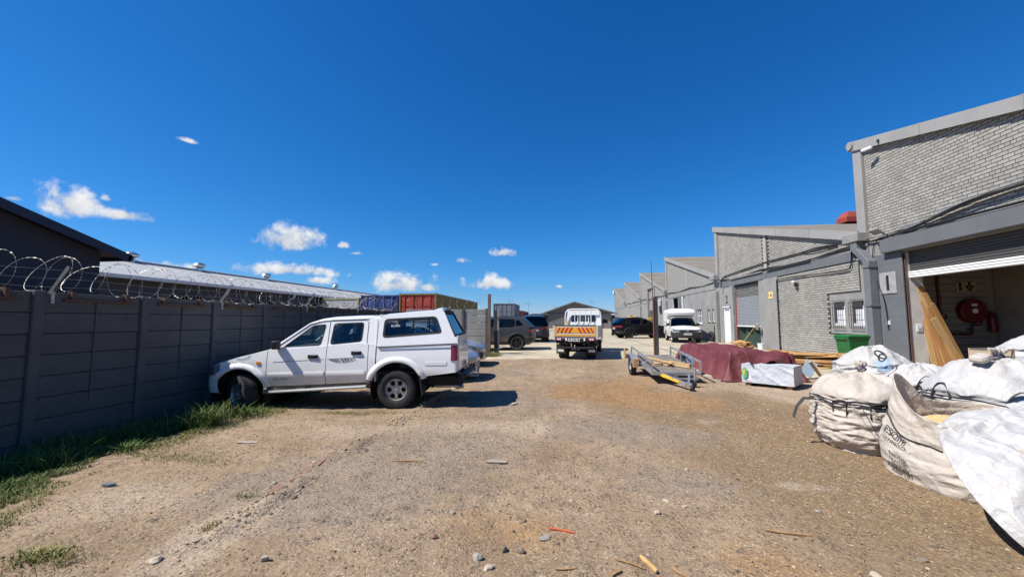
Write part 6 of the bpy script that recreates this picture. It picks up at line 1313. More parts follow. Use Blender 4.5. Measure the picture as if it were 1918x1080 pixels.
MB().lathe([(.001, -.1), (.25, -.1), (.29, -.05), (.29, .05), (.25, .1), (.001, .1)], (.85, 0, .50), 'z', 24).obj('spare_wheel', 'tyre', tk); MB().tube([(0, -.6, .3), (0, .6, .3)], .06, 10).box(.3, 2.2, -.26, .26, .36, .56).box(-.1, 1.6, -.7, -.4, .45, .78).obj('axle', 'under_dark', tk); MB().box(-.73, -.68, -.68, .68, .42, .48).obj('under_run_bar', 'trim_dark', tk); MB().tube([(-.72, 0, .45), (-.86, 0, .44), (-.87, 0, .50)], .025, 8).lathe([(.001, -.03), (.035, 0), (.001, .03)], (-.87, 0, .53), 'z', 10).obj('tow_hitch', 'galv', tk); MB().box(-.74, -.68, -.16, .16, .36, .42).obj('hitch_plate', 'trim_dark', tk); numplate(tk, -.76, .05, .735, math.pi)
# cab
cabp = [(2.45, .62), (2.45, 1.25), (2.52, 1.82), (2.62, 1.90), (3.35, 1.92), (3.55, 1.86), (3.95, 1.25), (4.02, 1.05), (4.04, .60), (3.9, .45), (2.9, .45), (2.9, .62)]
cab = MB(); wins_ = [rpoly([(2.72, 1.28), (3.72, 1.22), (3.42, 1.76), (2.72, 1.76)], .05)]
for s in (1, -1): cab.plate(cabp, wins_, lambda u, v, d, s=s: (u, s * (.78 - d - max(0, v - 1.2) * .12), v), .03)
def bw(z): return .78 - max(0, z - 1.2) * .12
bholes = [rpoly([(-.55, 1.38), (-.25, 1.38), (-.25, 1.70), (-.55, 1.70)], .09), rpoly([(-.22, 1.40), (.22, 1.40), (.22, 1.70), (-.22, 1.70)], .02), rpoly([(.25, 1.38), (.55, 1.38), (.55, 1.70), (.25, 1.70)], .09)]
cab.plate([(-.78, .62), (.78, .62), (.78, 1.2), (.705, 1.82), (.66, 1.90), (-.66, 1.90), (-.705, 1.82), (-.78, 1.2)], bholes, lambda u, v, d: (2.45 + max(0, v - 1.25) * .12 + d, u, v), .03)
cab.grid([[(x, bw(z) * q, z + .03 * (1 - q ** 4)) for q in np.linspace(-1, 1, 11)] for x, z in ((2.53, 1.885), (2.62, 1.90), (3.35, 1.92), (3.55, 1.86))]); cab.box(3.9, 4.03, -.76, .76, .5, 1.1)
for k in range(5): yy = -.5 + k * .25; cab.box(2.43, 2.46, yy - .05, yy + .05, .9, 1.30)
cabo = cab.obj('cab', 'paint_white2', tk, smooth=30)
MB().grid([[(x, bw(z) * q * .98, z) for q in np.linspace(-1, 1, 7)] for x, z in ((3.54, 1.85), (3.95, 1.24))]).obj('windscreen', 'glass_tint', cabo)
for h_ in bholes: MB().plate(h_, [], lambda u, v, d: (2.47 + max(0, v - 1.25) * .12, u, v), 0).obj('rear_window', 'glass_tint', cabo)
for s in (1, -1): MB().plate(wins_[0], [], lambda u, v, d: (u, s * (bw(v) - .015), v), 0).obj('side_window', 'glass_dark', cabo); mirror(tk, 3.75, s * .80, 1.42, s=1.2)
for y in (.4, -.4): seat(tk, 3.05, y, .75)
# headboard rack: rounded white tube frame with uprights
rk = MB(); fr_ = []
for p in ((-.79, .86), (-.79, 1.60), (-.76, 1.82), (-.66, 1.93), (-.5, 1.96), (.5, 1.96), (.66, 1.93), (.76, 1.82), (.79, 1.60), (.79, .86)): fr_.append((2.37, p[0], p[1]))
rk.tube(fr_, .028, 10); rk.tube([(2.37, -.79, 1.2), (2.37, .79, 1.2)], .02, 8)
rko = rk.obj('headboard_rack', 'paint_white2', tk, smooth=60)
for y in (-.36, -.12, .12, .36): MB().tube([(2.37, y, .86), (2.37, y, 1.95)], .018, 8).obj('upright', 'paint_white2', rko, smooth=60)
MB().lathe([(.001, -.004), (.055, -.004), (.055, .0)], (2.34, .70, 1.36), 'x', 14).obj('sticker', 'chev_yellow', tk)

# ------------------------------------------------------------ white pickup with tall canopy, facing the camera
hb = thing('pickup_truck', 'white single cab pickup with tall fibreglass canopy facing the camera', 'pickup', (7.72, 28.05, .28), R(180 + 83.5 - 0) - R(0))
hb.rotation_euler = (0, 0, math.atan2(-2.6, -.32))
HS = Skin(-1.05, 3.35, .80, [(-1.05, .48), (.4, .40), (2.0, .34), (3.0, .46), (3.35, .48)], [(-1.05, 1.0), (.9, 1.0), (1.95, .98), (2.6, .95), (3.2, .86), (3.35, .80)], XINS, (0, 2.65), .40, .36, kr=.06, kn=.42, p=3.2)
bd = MB()
for s in (1, -1): HS.panel(bd, -1.05, 3.35, s, n=8)
HS.deck(bd, 1.9, 3.35, .06); bd.obj('body', 'paint_white2', hb, smooth=32); MB().box(-1.0, 3.0, -.6, .6, .36, .55).obj('floor_pan', 'under_dark', hb); MB().box(-1.05, -1.0, -.72, .72, .5, 1.0).obj('tailgate', 'paint_white2', hb)
greenhouse(hb, 'paint_white2', [(2.05, .985), (1.42, 1.50), (1.15, 1.57), (.62, 1.58), (.58, 1.54)], [(.58, 1.0)], [[(1.85, 1.04), (.95, 1.05), (.95, 1.48), (1.38, 1.46)]], .75, .60, 1.0, 1.58, 'glass_dark', kinds='gppp')
for xw in (0, 2.65):
    for s in (1, -1): add_wheel(hb, xw, s * .70, .335, .19, .2, 'steel', 'rim_white'); MB().grid([[(xw + .4 * math.cos(a), s * yy, .36 + .4 * math.sin(a)) for yy in (.74, .45)] for a in np.linspace(-.4, math.pi + .4, 16)]).obj('wheel_well', 'under_dark', hb)
cn = MB(); co = [(-1.10, 1.01), (.50, 1.01), (.50, 1.60), (1.25, 1.66), (1.42, 1.80), (1.36, 1.98), (1.15, 2.06), (-.85, 2.06), (-1.05, 1.98), (-1.10, 1.8)]; co = rpoly(co, [.02, .02, .05, .08, .1, .1, .1, .12, .1, .1])
for s in (1, -1): cn.plate(co, [], lambda u, v, d, s=s: (u, s * (.80 - d - max(0, v - 1.85) ** 2 * 1.6), v), .03)
for p0, p1 in zip(co, co[1:] + co[:1]):
    cn.grid([[(p[0] + (.10 * (1 - abs(q) ** 3) if p[0] > 1.1 else 0), (.80 - max(0, p[1] - 1.85) ** 2 * 1.6) * q, p[1] + (.05 * (1 - q ** 4) if p[1] > 1.9 else 0)) for q in np.linspace(-1, 1, 11)] for p in (p0, p1)])
cn.obj('canopy', 'paint_white', hb, smooth=40)
for s in (1, -1): MB().box(-1.0, .45, s * .805 - .004, s * .805 + .004, 1.24, 1.255).obj('canopy_groove', 'trim_dark', hb); mirror(hb, 1.80, s * .76, 1.10, s=1.1)
bpr = MB(); rows = []
for q in np.linspace(-1, 1, 19): y = q * .86; x = 3.46 - .34 * abs(q) ** 3; rows.append([(x - .12, y * .97, .30), (x, y, .33), (x + .02, y, .48), (x, y, .64), (x - .12, y * .97, .67)])
bpr.grid(rows).obj('front_bumper', 'plastic_black', hb, smooth=45); numplate(hb, 3.485, 0, .55, 0)
MB().plate([(-.42, .68), (.42, .68), (.46, .80), (-.46, .80)], [], lambda u, v, d: (3.385 - d - .05 * u * u, u, v), .03).obj('grille', 'plastic_black', hb)
for k in range(3): MB().tube([(3.39 - .05 * u * u, u, .70 + k * .035) for u in np.linspace(-.4, .4, 9)], .007, 5).obj('grille_bar', 'chrome', hb)
MB().lathe([(.03, 0), (.05, .012), (.07, 0)], (3.40, 0, .745), 'x', 18).obj('emblem', 'chrome', hb)
for s in (1, -1): HS.patch(MB(), 3.10, 3.335, lambda x: .69, lambda x: HS.zs(x) - .01, s, .012, 4).obj('headlamp', 'lamp_clear', hb, smooth=50)
MB().box(1.75, 2.0, -.68, .68, .9, 1.02).obj('dashboard', 'dash_grey', hb); seat(hb, 1.1, .36, .55); seat(hb, 1.1, -.36, .55)

# ------------------------------------------------------------ loaded light blue pickup behind the black SUV
lb = thing('pickup_truck', 'light blue pickup with a dark load behind the black SUV', 'pickup', (5.15, 36.6, .27), R(82))
LS = Skin(-1.0, 3.3, .78, [(-1.0, .5), (3.3, .5)], [(-1.0, 1.0), (3.3, .95)], XINS, (0, 2.6), .38, .35, kr=.06, kn=.4)
bd = MB()
for s in (1, -1): LS.panel(bd, -1.0, 3.3, s, n=6)
LS.deck(bd, 1.9, 3.3); bd.box(-1.02, -.97, -.7, .7, .55, 1.0); bd.obj('body', 'paint_ltblue', lb, smooth=32); greenhouse(lb, 'paint_ltblue', [(2.0, .97), (1.45, 1.45), (1.2, 1.5), (.65, 1.5), (.6, 1.46)], [(.6, 1.0)], [[(1.8, 1.02), (.9, 1.03), (.9, 1.42), (1.4, 1.4)]], .74, .6, 1.0, 1.5, 'glass_dark', kinds='gppp')
for xw in (0, 2.6):
    for s in (1, -1): add_wheel(lb, xw, s * .68, .33, .19, .2, 'steel', 'rim_white')
for s in (1, -1): MB().box(-1.03, -1.0, s * .70 - .07, s * .70 + .07, .62, .92).obj('tail_lamp', 'lamp_red', lb)
MB().box(-1.12, -1.0, -.74, .74, .42, .52).obj('rear_bumper', 'galv', lb)
mb = MB(); mb.grid([[(x, y, .95 + .62 * math.sin(math.pi * (x + 1.0) / 1.7) ** .4 * (1 - (abs(y) / .8) ** 4) + .07 * mnoise.noise(Vector((x * 3, y * 3, 1)))) for y in np.linspace(-.74, .74, 13)] for x in np.linspace(-.98, .58, 16)]); ld_ = mb.obj('covered_load', 'trim_dark', loc=(5.15, 36.6, .27), rot=(0, 0, R(82)), smooth=60); tag(ld_, 'dark covered load heaped on the light blue pickup', 'load')
dg = thing('yellow_digger', 'yellow machine showing over the roof of the black SUV', 'machine', (7.3, 40.5, .27), R(10)); mat('digger_yellow', (.62, .33, .03), .5, var=.1)
MB().box(-.9, .9, -.7, .7, .7, 1.45).box(-.9, -.2, -.6, .6, 1.45, 1.75).obj('body', 'digger_yellow', dg, bevel=.08)
for x in (-.55, .55):
    for s in (1, -1): add_wheel(dg, x, s * .7, .42, .25, .22, 'steel', 'digger_yellow')
MB().beam((.8, 0, 1.2), (1.5, 0, 1.6), .2, .2).obj('boom', 'digger_yellow', dg)
# ============================================================ TRAILER, TARPAULIN STACK, TIMBER, BIN
tz = .095
tl = thing('flat_trailer', 'galvanised flat trailer with low side rails and offcuts on its deck', 'trailer', (2.19, 10.36, tz - .25), R(2))
TWd, TLn = 1.16, 2.45; tl.rotation_euler = (R(5), 0, R(2))
mat('galv_bright', (.52, .53, .53), .42, .7, var=.2, vscale=10, dirt=(.33, .31, .28), dscale=5, damt=.5); mat('deck_ply', (.19, .165, .13), .85, var=.25, vscale=4, dirt=(.12, .105, .085), dscale=3, damt=.6); mat('reflect_yellow', (.72, .45, .03), .5); mat('ply_board', (.50, .31, .15), .8, var=.2, vscale=4)
for i in range(3): a = i * TWd / 3; MB().box(a + .012, a + TWd / 3 - .006, .02, TLn - .02, .49, .515).obj('deck_board', 'deck_ply', tl)
f = MB()
for x in (0, TWd - .04): f.box(x, x + .04, 0, TLn, .44, .518)
for y in (0, TLn - .04): f.box(.04, TWd - .04, y, y + .04, .44, .518)
for i in (1, 2): f.box(i * TWd / 3 - .006, i * TWd / 3 + .012, .04, TLn - .04, .47, .521)
f.obj('deck_frame', 'galv_bright', tl)
for x in (-.02, TWd - .02):
    r_ = MB(); r_.beam((x + .02, 0, .77), (x + .02, TLn, .77), .035, .035)
    for y in (.02, .62, 1.5, TLn - .02): r_.beam((x + .02, y, .518), (x + .02, y, .76), .035, .035)
    r_.obj('side_rail', 'galv_bright', tl)
for s, x in ((-1, -.16), (1, TWd + .16)):
    add_wheel(tl, x, 1.55, .26, .15, .165, 'steel', 'rim_white', z=.375).rotation_euler = (0, 0, math.pi / 2 if s > 0 else -math.pi / 2)
    w0, w1 = (x - .11, x + .10); pts = [(y, z) for y, z in ((1.16, .50), (1.22, .63), (1.34, .68), (1.76, .68), (1.88, .63), (1.94, .50))]
    MB().grid([[(w, y, z) for w in (w0, w1)] for y, z in pts]).obj('mudguard', 'galv_bright', tl)
MB().box(-.24, -.10, 1.02, 1.10, .42, .66).obj('mudguard_board', 'ply_board', tl); MB().box(-.22, -.19, TLn - .1, TLn + .02, .42, .74).obj('tail_board', 'ply_board', tl)
MB().tube([(-.1, 1.55, .375), (TWd + .1, 1.55, .375)], .03, 8).obj('axle', 'under_dark', tl)
d = MB(); d.beam((.18, .3, .45), (TWd / 2 - .03, -.75, .41), .045, .08); d.beam((TWd - .18, .3, .45), (TWd / 2 + .03, -.75, .41), .045, .08); d.beam((.36, -.35, .44), (TWd - .20, -.35, .44), .04, .04); d.obj('drawbar', 'galv_bright', tl)
MB().beam((.20, .08, .445), (TWd / 2 - .10, -.56, .415), .05, .055).obj('reflector_strip', 'reflect_yellow', tl); MB().obox((TWd / 2, -.80, .42), (.09, .26, .07)).lathe([(.001, -.05), (.05, -.03), (.055, .02), (.001, .05)], (TWd / 2, -.92, .42), 'z', 12).obj('coupling', 'galv', tl)
j = MB().tube([(TWd / 2 + .28, -.42, .72), (TWd / 2 + .28, -.42, .40)], .026, 10); j.obj('jockey_leg', 'galv_bright', tl); MB().lathe([(.02, -.025), (.07, -.025), (.07, .025), (.02, .025)], (TWd / 2 + .28, -.42, .36), 'x', 16).obj('jockey_wheel', 'tyre', tl)
MB().box(.34, .60, -.06, -.001, .40, .50).obj('tool_box', 'galv', tl)
def deckpoint(u, v, z): p = Matrix.Rotation(R(2), 3, 'Z') @ Matrix.Rotation(R(5), 3, 'X') @ Vector((u, v, z)); return (2.19 + p.x, 10.36 + p.y, tz - .25 + p.z)
rg = random.Random(2)
OFF = [((.30, 2.05), (.78, 1.0), .11, .03, 0, 'long pale plank lying from the rear left of the trailer deck'), ((.22, .70), (.70, 1.0), .055, .03, .03, 'short stick crossing over the long plank on the trailer'), ((.33, 1.15), (.60, .72), .085, .03, 0, 'offcut under the crossing stick on the trailer deck'), ((.60, 1.0), (.66, .62), .095, .03, .061, 'offcut lying on top of the crossing sticks on the trailer'),
       ((.66, .98), (1.06, .52), .09, .04, 0, 'plank on the right of the trailer deck pointing to the front corner'), ((.74, 1.12), (1.10, .60), .085, .03, .041, 'upper plank of the right hand pair on the trailer deck'), ((.80, .72), (1.06, .46), .05, .025, 0, 'thin batten at the front right of the trailer deck')]
for a, b, w, h, dz, lb_ in OFF:
    p, q = deckpoint(*a, .522 + dz), deckpoint(*b, .522 + dz); L = math.dist(p, q); o = MB().box(-w / 2, w / 2, -L / 2, L / 2, 0, h).obj('timber_offcut', 'plank_pale', loc=((p[0] + q[0]) / 2, (p[1] + q[1]) / 2, (p[2] + q[2]) / 2 + .004), rot=(math.asin((q[2] - p[2]) / L), 0, math.atan2(q[1] - p[1], q[0] - p[0]) - math.pi / 2), bevel=.003); tag(o, lb_, 'offcut', 'timber offcuts on the trailer')

# ---- maroon tarpaulin draped over a stack of timber
mat('tarp_maroon', (.135, .026, .032), .62, var=.16, vscale=2.5, dirt=(.19, .07, .07), dscale=3, damt=.4, bump=.12, bscale=60); mat('wrap_white', (.50, .525, .57), .45, var=.05, vscale=3); mat('wrap_grey', (.40, .43, .48), .5, var=.06)
ts = thing('timber_stack', 'stack of timber hidden under the maroon tarpaulin', 'timber stack', (4.2, 10.75, .12))
for i in range(3): MB().box(.02 + i * .50, .48 + i * .50, .15, 4.15, .10, .52 - .12 * (i == 2)).obj('timber_pack', 'plank_pale', ts, bevel=.01)
for i in range(3): MB().box(0, 1.5, .4 + i * 1.6, .5 + i * 1.6, -.06, .095).obj('bearer', 'stick_wood', ts)
def drape(x0, x1, y0, y1, hfn, gfn, step, flare, seed, amp=.05):
    """cloth over a box: height field with folded skirts reaching the ground"""
    xs = np.arange(x0 - flare, x1 + flare + 1e-6, step); ys = np.arange(y0 - flare, y1 + flare + 1e-6, step); rows = []
    for y in ys:
        row = []
        for x in xs:
            dx = max(x0 - x, 0, x - x1); dy = max(y0 - y, 0, y - y1); d = math.hypot(dx, dy); top = hfn(min(max(x, x0), x1), min(max(y, y0), y1)); g = gfn(x, y)
            s_ = (y if dx > dy else x); n1 = mnoise.noise(Vector((s_ * 2.2, seed, d))); f = .5 + .5 * math.sin(s_ * 8.5 + 3 * n1)
            drop = min(1, (d / flare) ** .62 * 1.06) if d > 0 else 0; z = top * (1 - drop) + g * drop
            w = amp * mnoise.noise(Vector((x * 1.6, y * 1.6, seed))) + amp * .9 * (.25 - abs(mnoise.noise(Vector((x * 3.1 + y * 1.5, y * 1.6 - x, seed + 5))))) + amp * .35 * (.3 - abs(mnoise.noise(Vector((x * 9 + y * 3, y * 5 - x * 3, seed)))))
            k = min(1, d / flare * 2); fold = (f - .5) * .16 * k * (1 - .3 * k); ux, uy = (math.copysign(dx, x - (x0 + x1) / 2) / (d + 1e-6), math.copysign(dy, y - (y0 + y1) / 2) / (d + 1e-6)) if d > 0 else (0, 0)
            pull = -d * .62 + fold if d > 0 else 0
            row.append((x + ux * pull, y + uy * pull, max(z + w * (1 - .6 * drop), g + .01)))
        rows.append(row)
    return rows
tarp = MB().grid(drape(4.18, 5.70, 10.80, 15.0, lambda x, y: .82 + .05 * math.sin(x * 2.3) + .05 * math.sin(y * 1.9) - .12 * ss(5.2, 5.7, x), lambda x, y: G(x, y) + .02, .04, .62, 3.3, .085)).obj('tarpaulin', 'tarp_maroon', smooth=80)
tag(tarp, 'maroon tarpaulin draped over the long timber stack by the trailer', 'tarpaulin')
o = tarp.modifiers.new('solid', 'SOLIDIFY'); o.thickness = .004
# second fold of tarp thrown over the near end
mb = MB(); rows = []
for i in range(26):
    t = i / 25; row = []
    for j in range(22):
        q = j / 21; x = 4.50 + 1.15 * t - .2 * q; y = 10.95 - .95 * q * (1 - .45 * t); z = .92 - .28 * q - .10 * t + .07 * math.sin(t * 9 + q * 3) * (.3 + q) + .05 * mnoise.noise(Vector((t * 5, q * 5, 3)))
        row.append((x, y, z))
    rows.append(row)
o = mb.grid(rows).obj('tarpaulin_flap', 'tarp_maroon', tarp, smooth=80); o.modifiers.new('solid', 'SOLIDIFY').thickness = .004
MB().tube([(4.0, 12.3, .25), (4.14, 12.3, .80), (4.4, 12.32, .93), (5.0, 12.3, .96), (5.6, 12.32, .90), (5.95, 12.3, .5)], .009, 6).obj('rope', 'strap_rope', tarp, smooth=60) if False else None
# white wrapped timber pack in front
wp = thing('wrapped_pack', 'white plastic wrapped timber pack lying on bearers before the tarpaulin', 'timber pack', (4.22, 10.22, .06), math.atan2(-.74, .86))
rows = []; n = 46
def packpt(u, v, face):
    return None
mb = MB(); Wp, Dp, Hp = 1.04, .72, .42
ws = lambda a, b: .012 * mnoise.noise(Vector((a * 4, b * 4, 2))) + .016 * max(0, math.sin((a * 1.1 + b * 1.6) * 9 + 2 * mnoise.noise(Vector((a * 2, b * 2, 7))))) ** 6
mb.grid([[(u, -.0 - ws(u, v), .12 + v) for u in np.linspace(0, Wp, 60)] for v in np.linspace(0, Hp, 26)]); mb.grid([[(u, w, .12 + Hp + ws(u, w) * .6) for u in np.linspace(0, Wp, 40)] for w in np.linspace(0, Dp, 18)])
mb.grid([[(Wp + ws(w, v) * .7, w, .12 + v) for w in np.linspace(0, Dp, 18)] for v in np.linspace(0, Hp, 16)]); mb.grid([[(-ws(w, v) * .7, w, .12 + v) for w in np.linspace(0, Dp, 18)] for v in np.linspace(0, Hp, 16)]); mb.grid([[(u, Dp, .12 + v) for u in (0, Wp)] for v in (0, Hp)]); mb.grid([[(u, w, .12) for u in (0, Wp)] for w in (0, Dp)])
mb.obj('wrapping', 'wrap_white', wp, smooth=50)
for x in (.06, Wp - .16): MB().box(x, x + .10, .05, Dp - .05, -.03, .118).obj('bearer', 'stick_wood', wp)
mat('logo_green', (.10, .34, .08), .5); mat('logo_yellow', (.5, .5, .1), .5); mat('logo_teal', (.05, .38, .35), .5)
lg = MB().plate([(.08 + .06 * math.cos(a), .33 + .13 * math.sin(a)) for a in np.linspace(.6, 5.7, 24)] , [], lambda u, v, d: (u, -.032 + d, v), .003).obj('logo', 'logo_green', wp); MB().plate([(.075 + .04 * math.cos(a), .34 + .085 * math.sin(a)) for a in np.linspace(1.2, 4.4, 14)], [], lambda u, v, d: (u, -.036 + d, v), .003).obj('logo_inner', 'logo_yellow', lg); MB().plate([(.08 + .022 * math.cos(a), .25 + .035 * math.sin(a)) for a in np.linspace(0, 6.0, 12)], [], lambda u, v, d: (u, -.039 + d, v), .003).obj('logo_drop', 'logo_teal', lg)
lettering('MTO', .07, 'wrap_grey', wp, (.27, -.036, .29), (1, 0, 0), (0, 0, 1), .001)
# timber heaps
def heap(name, label, cx, cy, rz, n, L, W, H, seed, m=('plank', 'plank_pale', 'offcut_wood'), group=None, cat='planks'):
    h = thing(name, label, cat, (cx, cy, G(cx, cy)), rz, group); rg = random.Random(seed)
    for i in range(n):
        l = L * rg.uniform(.5, 1.0); w = rg.choice((.07, .10, .13)); t = rg.choice((.022, .03, .04)); z = H * (i / n) ** .8 + .02
        MB().box(-l / 2, l / 2, -w / 2, w / 2, -t / 2, t / 2).obj('plank', rg.choice(m), h, loc=(rg.uniform(-.22, .22) * L * .5, rg.uniform(-.5, .5) * W * (1 - .6 * i / n), z + t / 2), rot=(R(rg.uniform(-10, 10)), R(rg.uniform(-4, 4)), R(rg.uniform(-13, 13))))
    return h
heap('plank_heap', 'loose heap of orange planks between the wrapped pack and the bags', 7.45, 13.35, R(-28), 60, 2.3, 1.1, .40, 4)
heap('plank_heap', 'low heap of planks at the foot of the half lowered shutter', 8.75, 21.2, R(84), 26, 2.2, .6, .28, 6)
heap('plank_heap', 'flat scatter of pale boards behind the tarpaulin', 6.9, 15.6, R(-15), 16, 1.6, .9, .12, 9)
# tin sheet and stick propped in front of the heap
mat('tin_blue', (.36, .45, .52), .45, .3, var=.1)
o = MB().box(-.13, .13, -.006, .006, 0, .44).obj('tin_sheet', 'tin_blue', loc=(6.1, 11.1, .24), rot=(R(-28), R(30), R(-20)), bevel=.002); tag(o, 'pale blue metal sheet propped at a slant before the plank heap', 'sheet')
o = MB().box(-.03, .03, -.02, .02, 0, .55).obj('prop_stick', 'plank_pale', loc=(6.32, 10.8, .2), rot=(R(12), R(-38), 0)); tag(o, 'short pale stick leaning on the blue metal sheet', 'stick')
# bucket, broom
bk_ = thing('bucket', 'white plastic bucket standing by the unit 2 column', 'bucket', (9.05, 19.75, G(9, 19.7))); MB().lathe([(.001, 0), (.12, 0), (.15, .26), (.165, .27), (.165, .30), (.145, .30), (.115, .02), (.001, .02)], (0, 0, 0), 'z', 24).obj('pail', 'pvc_white', bk_, smooth=40); MB().tube([(.155 * math.cos(a), .155 * math.sin(a) * .5 - .08, .29 - .1 * math.sin(a)) for a in np.linspace(0, math.pi, 12)], .005, 5).obj('handle', 'galv', bk_)
mp = thing('mop', 'mop with grey head leaning upside down at the unit 2 column', 'mop', (8.85, 20.6, .28)); MB().tube([(-.1, .75, .0), (.42, -.1, 1.20)], .014, 8).obj('handle', 'plank_pale', mp)
hd = MB(); rg = random.Random(4)
for i in range(34): a = rg.uniform(0, 6.28); r_ = rg.uniform(.02, .09); hd.tube([(.42, -.1, 1.22), (.42 + .7 * r_ * math.cos(a), -.1 + r_ * math.sin(a), 1.16), (.42 + r_ * math.cos(a), -.1 + r_ * 1.1 * math.sin(a), 1.0 - .12 * rg.random())], .012, 5)
mat('mop_grey', (.33, .30, .26), .95, var=.3); o = hd.obj('mop_head', 'mop_grey', mp); o['kind'] = 'stuff'
# green wheelie bin
mat('bin_green', (.012, .125, .028), .45, var=.1, vscale=4, coat=.1); bn = thing('wheelie_bin', 'bright green wheelie bin against the wall below the barred windows', 'bin', (8.62, 13.25, G(8.6, 13.2)), R(96)); bn.scale = (.84, .84, .86)
def loft(mb, secs):
    mb.grid([[(x * w, y * d + oy, z) for x, y in ((-.5, -.5), (.5, -.5), (.5, .5), (-.5, .5))] for z, w, d, oy in secs], wrap=True)
b_ = MB(); loft(b_, [(.08, .50, .52, 0), (.14, .52, .54, 0), (.95, .62, .70, 0), (1.02, .66, .76, 0), (1.06, .66, .76, 0)]); b_.add([(-.25, -.26, .08), (.25, -.26, .08), (.25, .26, .08), (-.25, .26, .08)], [(0, 1, 2, 3)]); b_.obj('body', 'bin_green', bn, bevel=.03, bseg=2)
l_ = MB(); loft(l_, [(1.062, .68, .80, -.01), (1.10, .68, .80, -.01), (1.14, .58, .66, -.01)]); l_.add([(-.29, -.34, 1.14), (.29, -.34, 1.14), (.29, .32, 1.14), (-.29, .32, 1.14)], [(0, 1, 2, 3)]); l_.obj('lid', 'bin_green', bn, bevel=.02, bseg=2)
MB().tube([(-.25, .42, 1.02), (.25, .42, 1.02)], .018, 8).obj('handle', 'bin_green', bn)
for s in (-1, 1): MB().lathe([(.001, -.03), (.1, -.03), (.1, .03), (.001, .03)], (s * .28, .30, .10), 'x', 18).obj('wheel', 'tyre', bn, smooth=40)

# ============================================================ BULK BAGS
mat('bag_cloth', (.47, .425, .37), .75, var=.09, vscale=5, bump=.25, bscale=70, dirt=(.38, .29, .21), dscale=2.2, damt=.5); mat('bag_white', (.455, .45, .44), .55, var=.06, vscale=4, bump=.2, bscale=60, dirt=(.34, .28, .215), dscale=2.0, damt=.4); mat('webbing', (.035, .032, .032), .8, var=.3, vscale=20); mat('strap_grey', (.30, .27, .25), .8); mat('cord_navy', (.035, .035, .09), .7); mat('print_blue', (.26, .35, .44), .7, var=.3, vscale=14); mat('print_dark', (.05, .05, .055), .8)
def bagfn(w, h, seed, neck=.30, belly=.07, sq=2.7, wr=.022, dome=.34, tied=True, lean=(0, 0), oval=1.0):
    """surface (theta, t): t 0..1 side from ground to rim, 1..2 crown to the tied neck"""
    def S(th, t, off=0.0):
        c, s = math.cos(th), math.sin(th); e = (abs(c) ** sq + abs(s) ** sq) ** (-1 / sq); n = Vector((c * 1.6, s * 1.6, 0))
        if t <= 1:
            r = w / 2 * (.86 + .14 * min(1, t * 4) + belly * math.sin(math.pi * min(1, t * 1.05))); z = h * t
            k = mnoise.noise(Vector((c * 1.5 + seed, s * 1.5, z * 9))) ; k2 = mnoise.noise(Vector((c * 3.5 + seed, s * 3.5 + 4, z * 24 + 1.5 * c)))
            k3 = mnoise.noise(Vector((c * 6 + seed + 3 * z, s * 6, z * 15 - 4 * c))); r += wr * (1.0 - abs(k) * 2.4) + wr * .7 * (1 - 2.2 * abs(k2)) + wr * .5 * (1 - 2.4 * abs(k3)) - wr + .02 * mnoise.noise(Vector((c * 1.2, s * 1.2 + seed, z * 2)))
            sag = .03 * mnoise.noise(Vector((c * 2 + seed, s * 2, 5))) * t
            ee = e * (1 - .0) if True else 1
        else:
            q = t - 1; rr = (1 - q) ** 1.0; r = w / 2 * (.05 + (1 + belly * .2 - .05) * (1 - q ** 1.7 if tied else rr)); z = h + dome * math.sin(min(1, q) * math.pi / 2) ** 1.15
            pl_ = 9 + int(seed) % 4; fold = math.cos(th * pl_ + 2.2 * mnoise.noise(Vector((c + seed, s, q)))) * math.sin(math.pi * min(1, q)) * .55 + mnoise.noise(Vector((c * 3 + seed, s * 3, q * 3)))
            z += .030 * fold * (.3 + q); r *= 1 + .05 * fold * q; sag = .03 * mnoise.noise(Vector((c * 2 + seed, s * 2, 5))); ee = 1 + (e - 1) * (1 - q)
            z += .035 * mnoise.noise(Vector((c * r * 5 + seed, s * r * 5, 9))) + .03 * (.4 - abs(mnoise.noise(Vector((c * r * 9 + seed, s * r * 9, 3))))) + .018 * (.4 - abs(mnoise.noise(Vector((c * r * 20 + seed, s * r * 20, 5)))))
        r = (r + off) * ee
        return Vector((r * c + lean[0] * z, r * s * oval + lean[1] * z, max(z + sag + (off if t > 1 else 0), .0)))
    return S
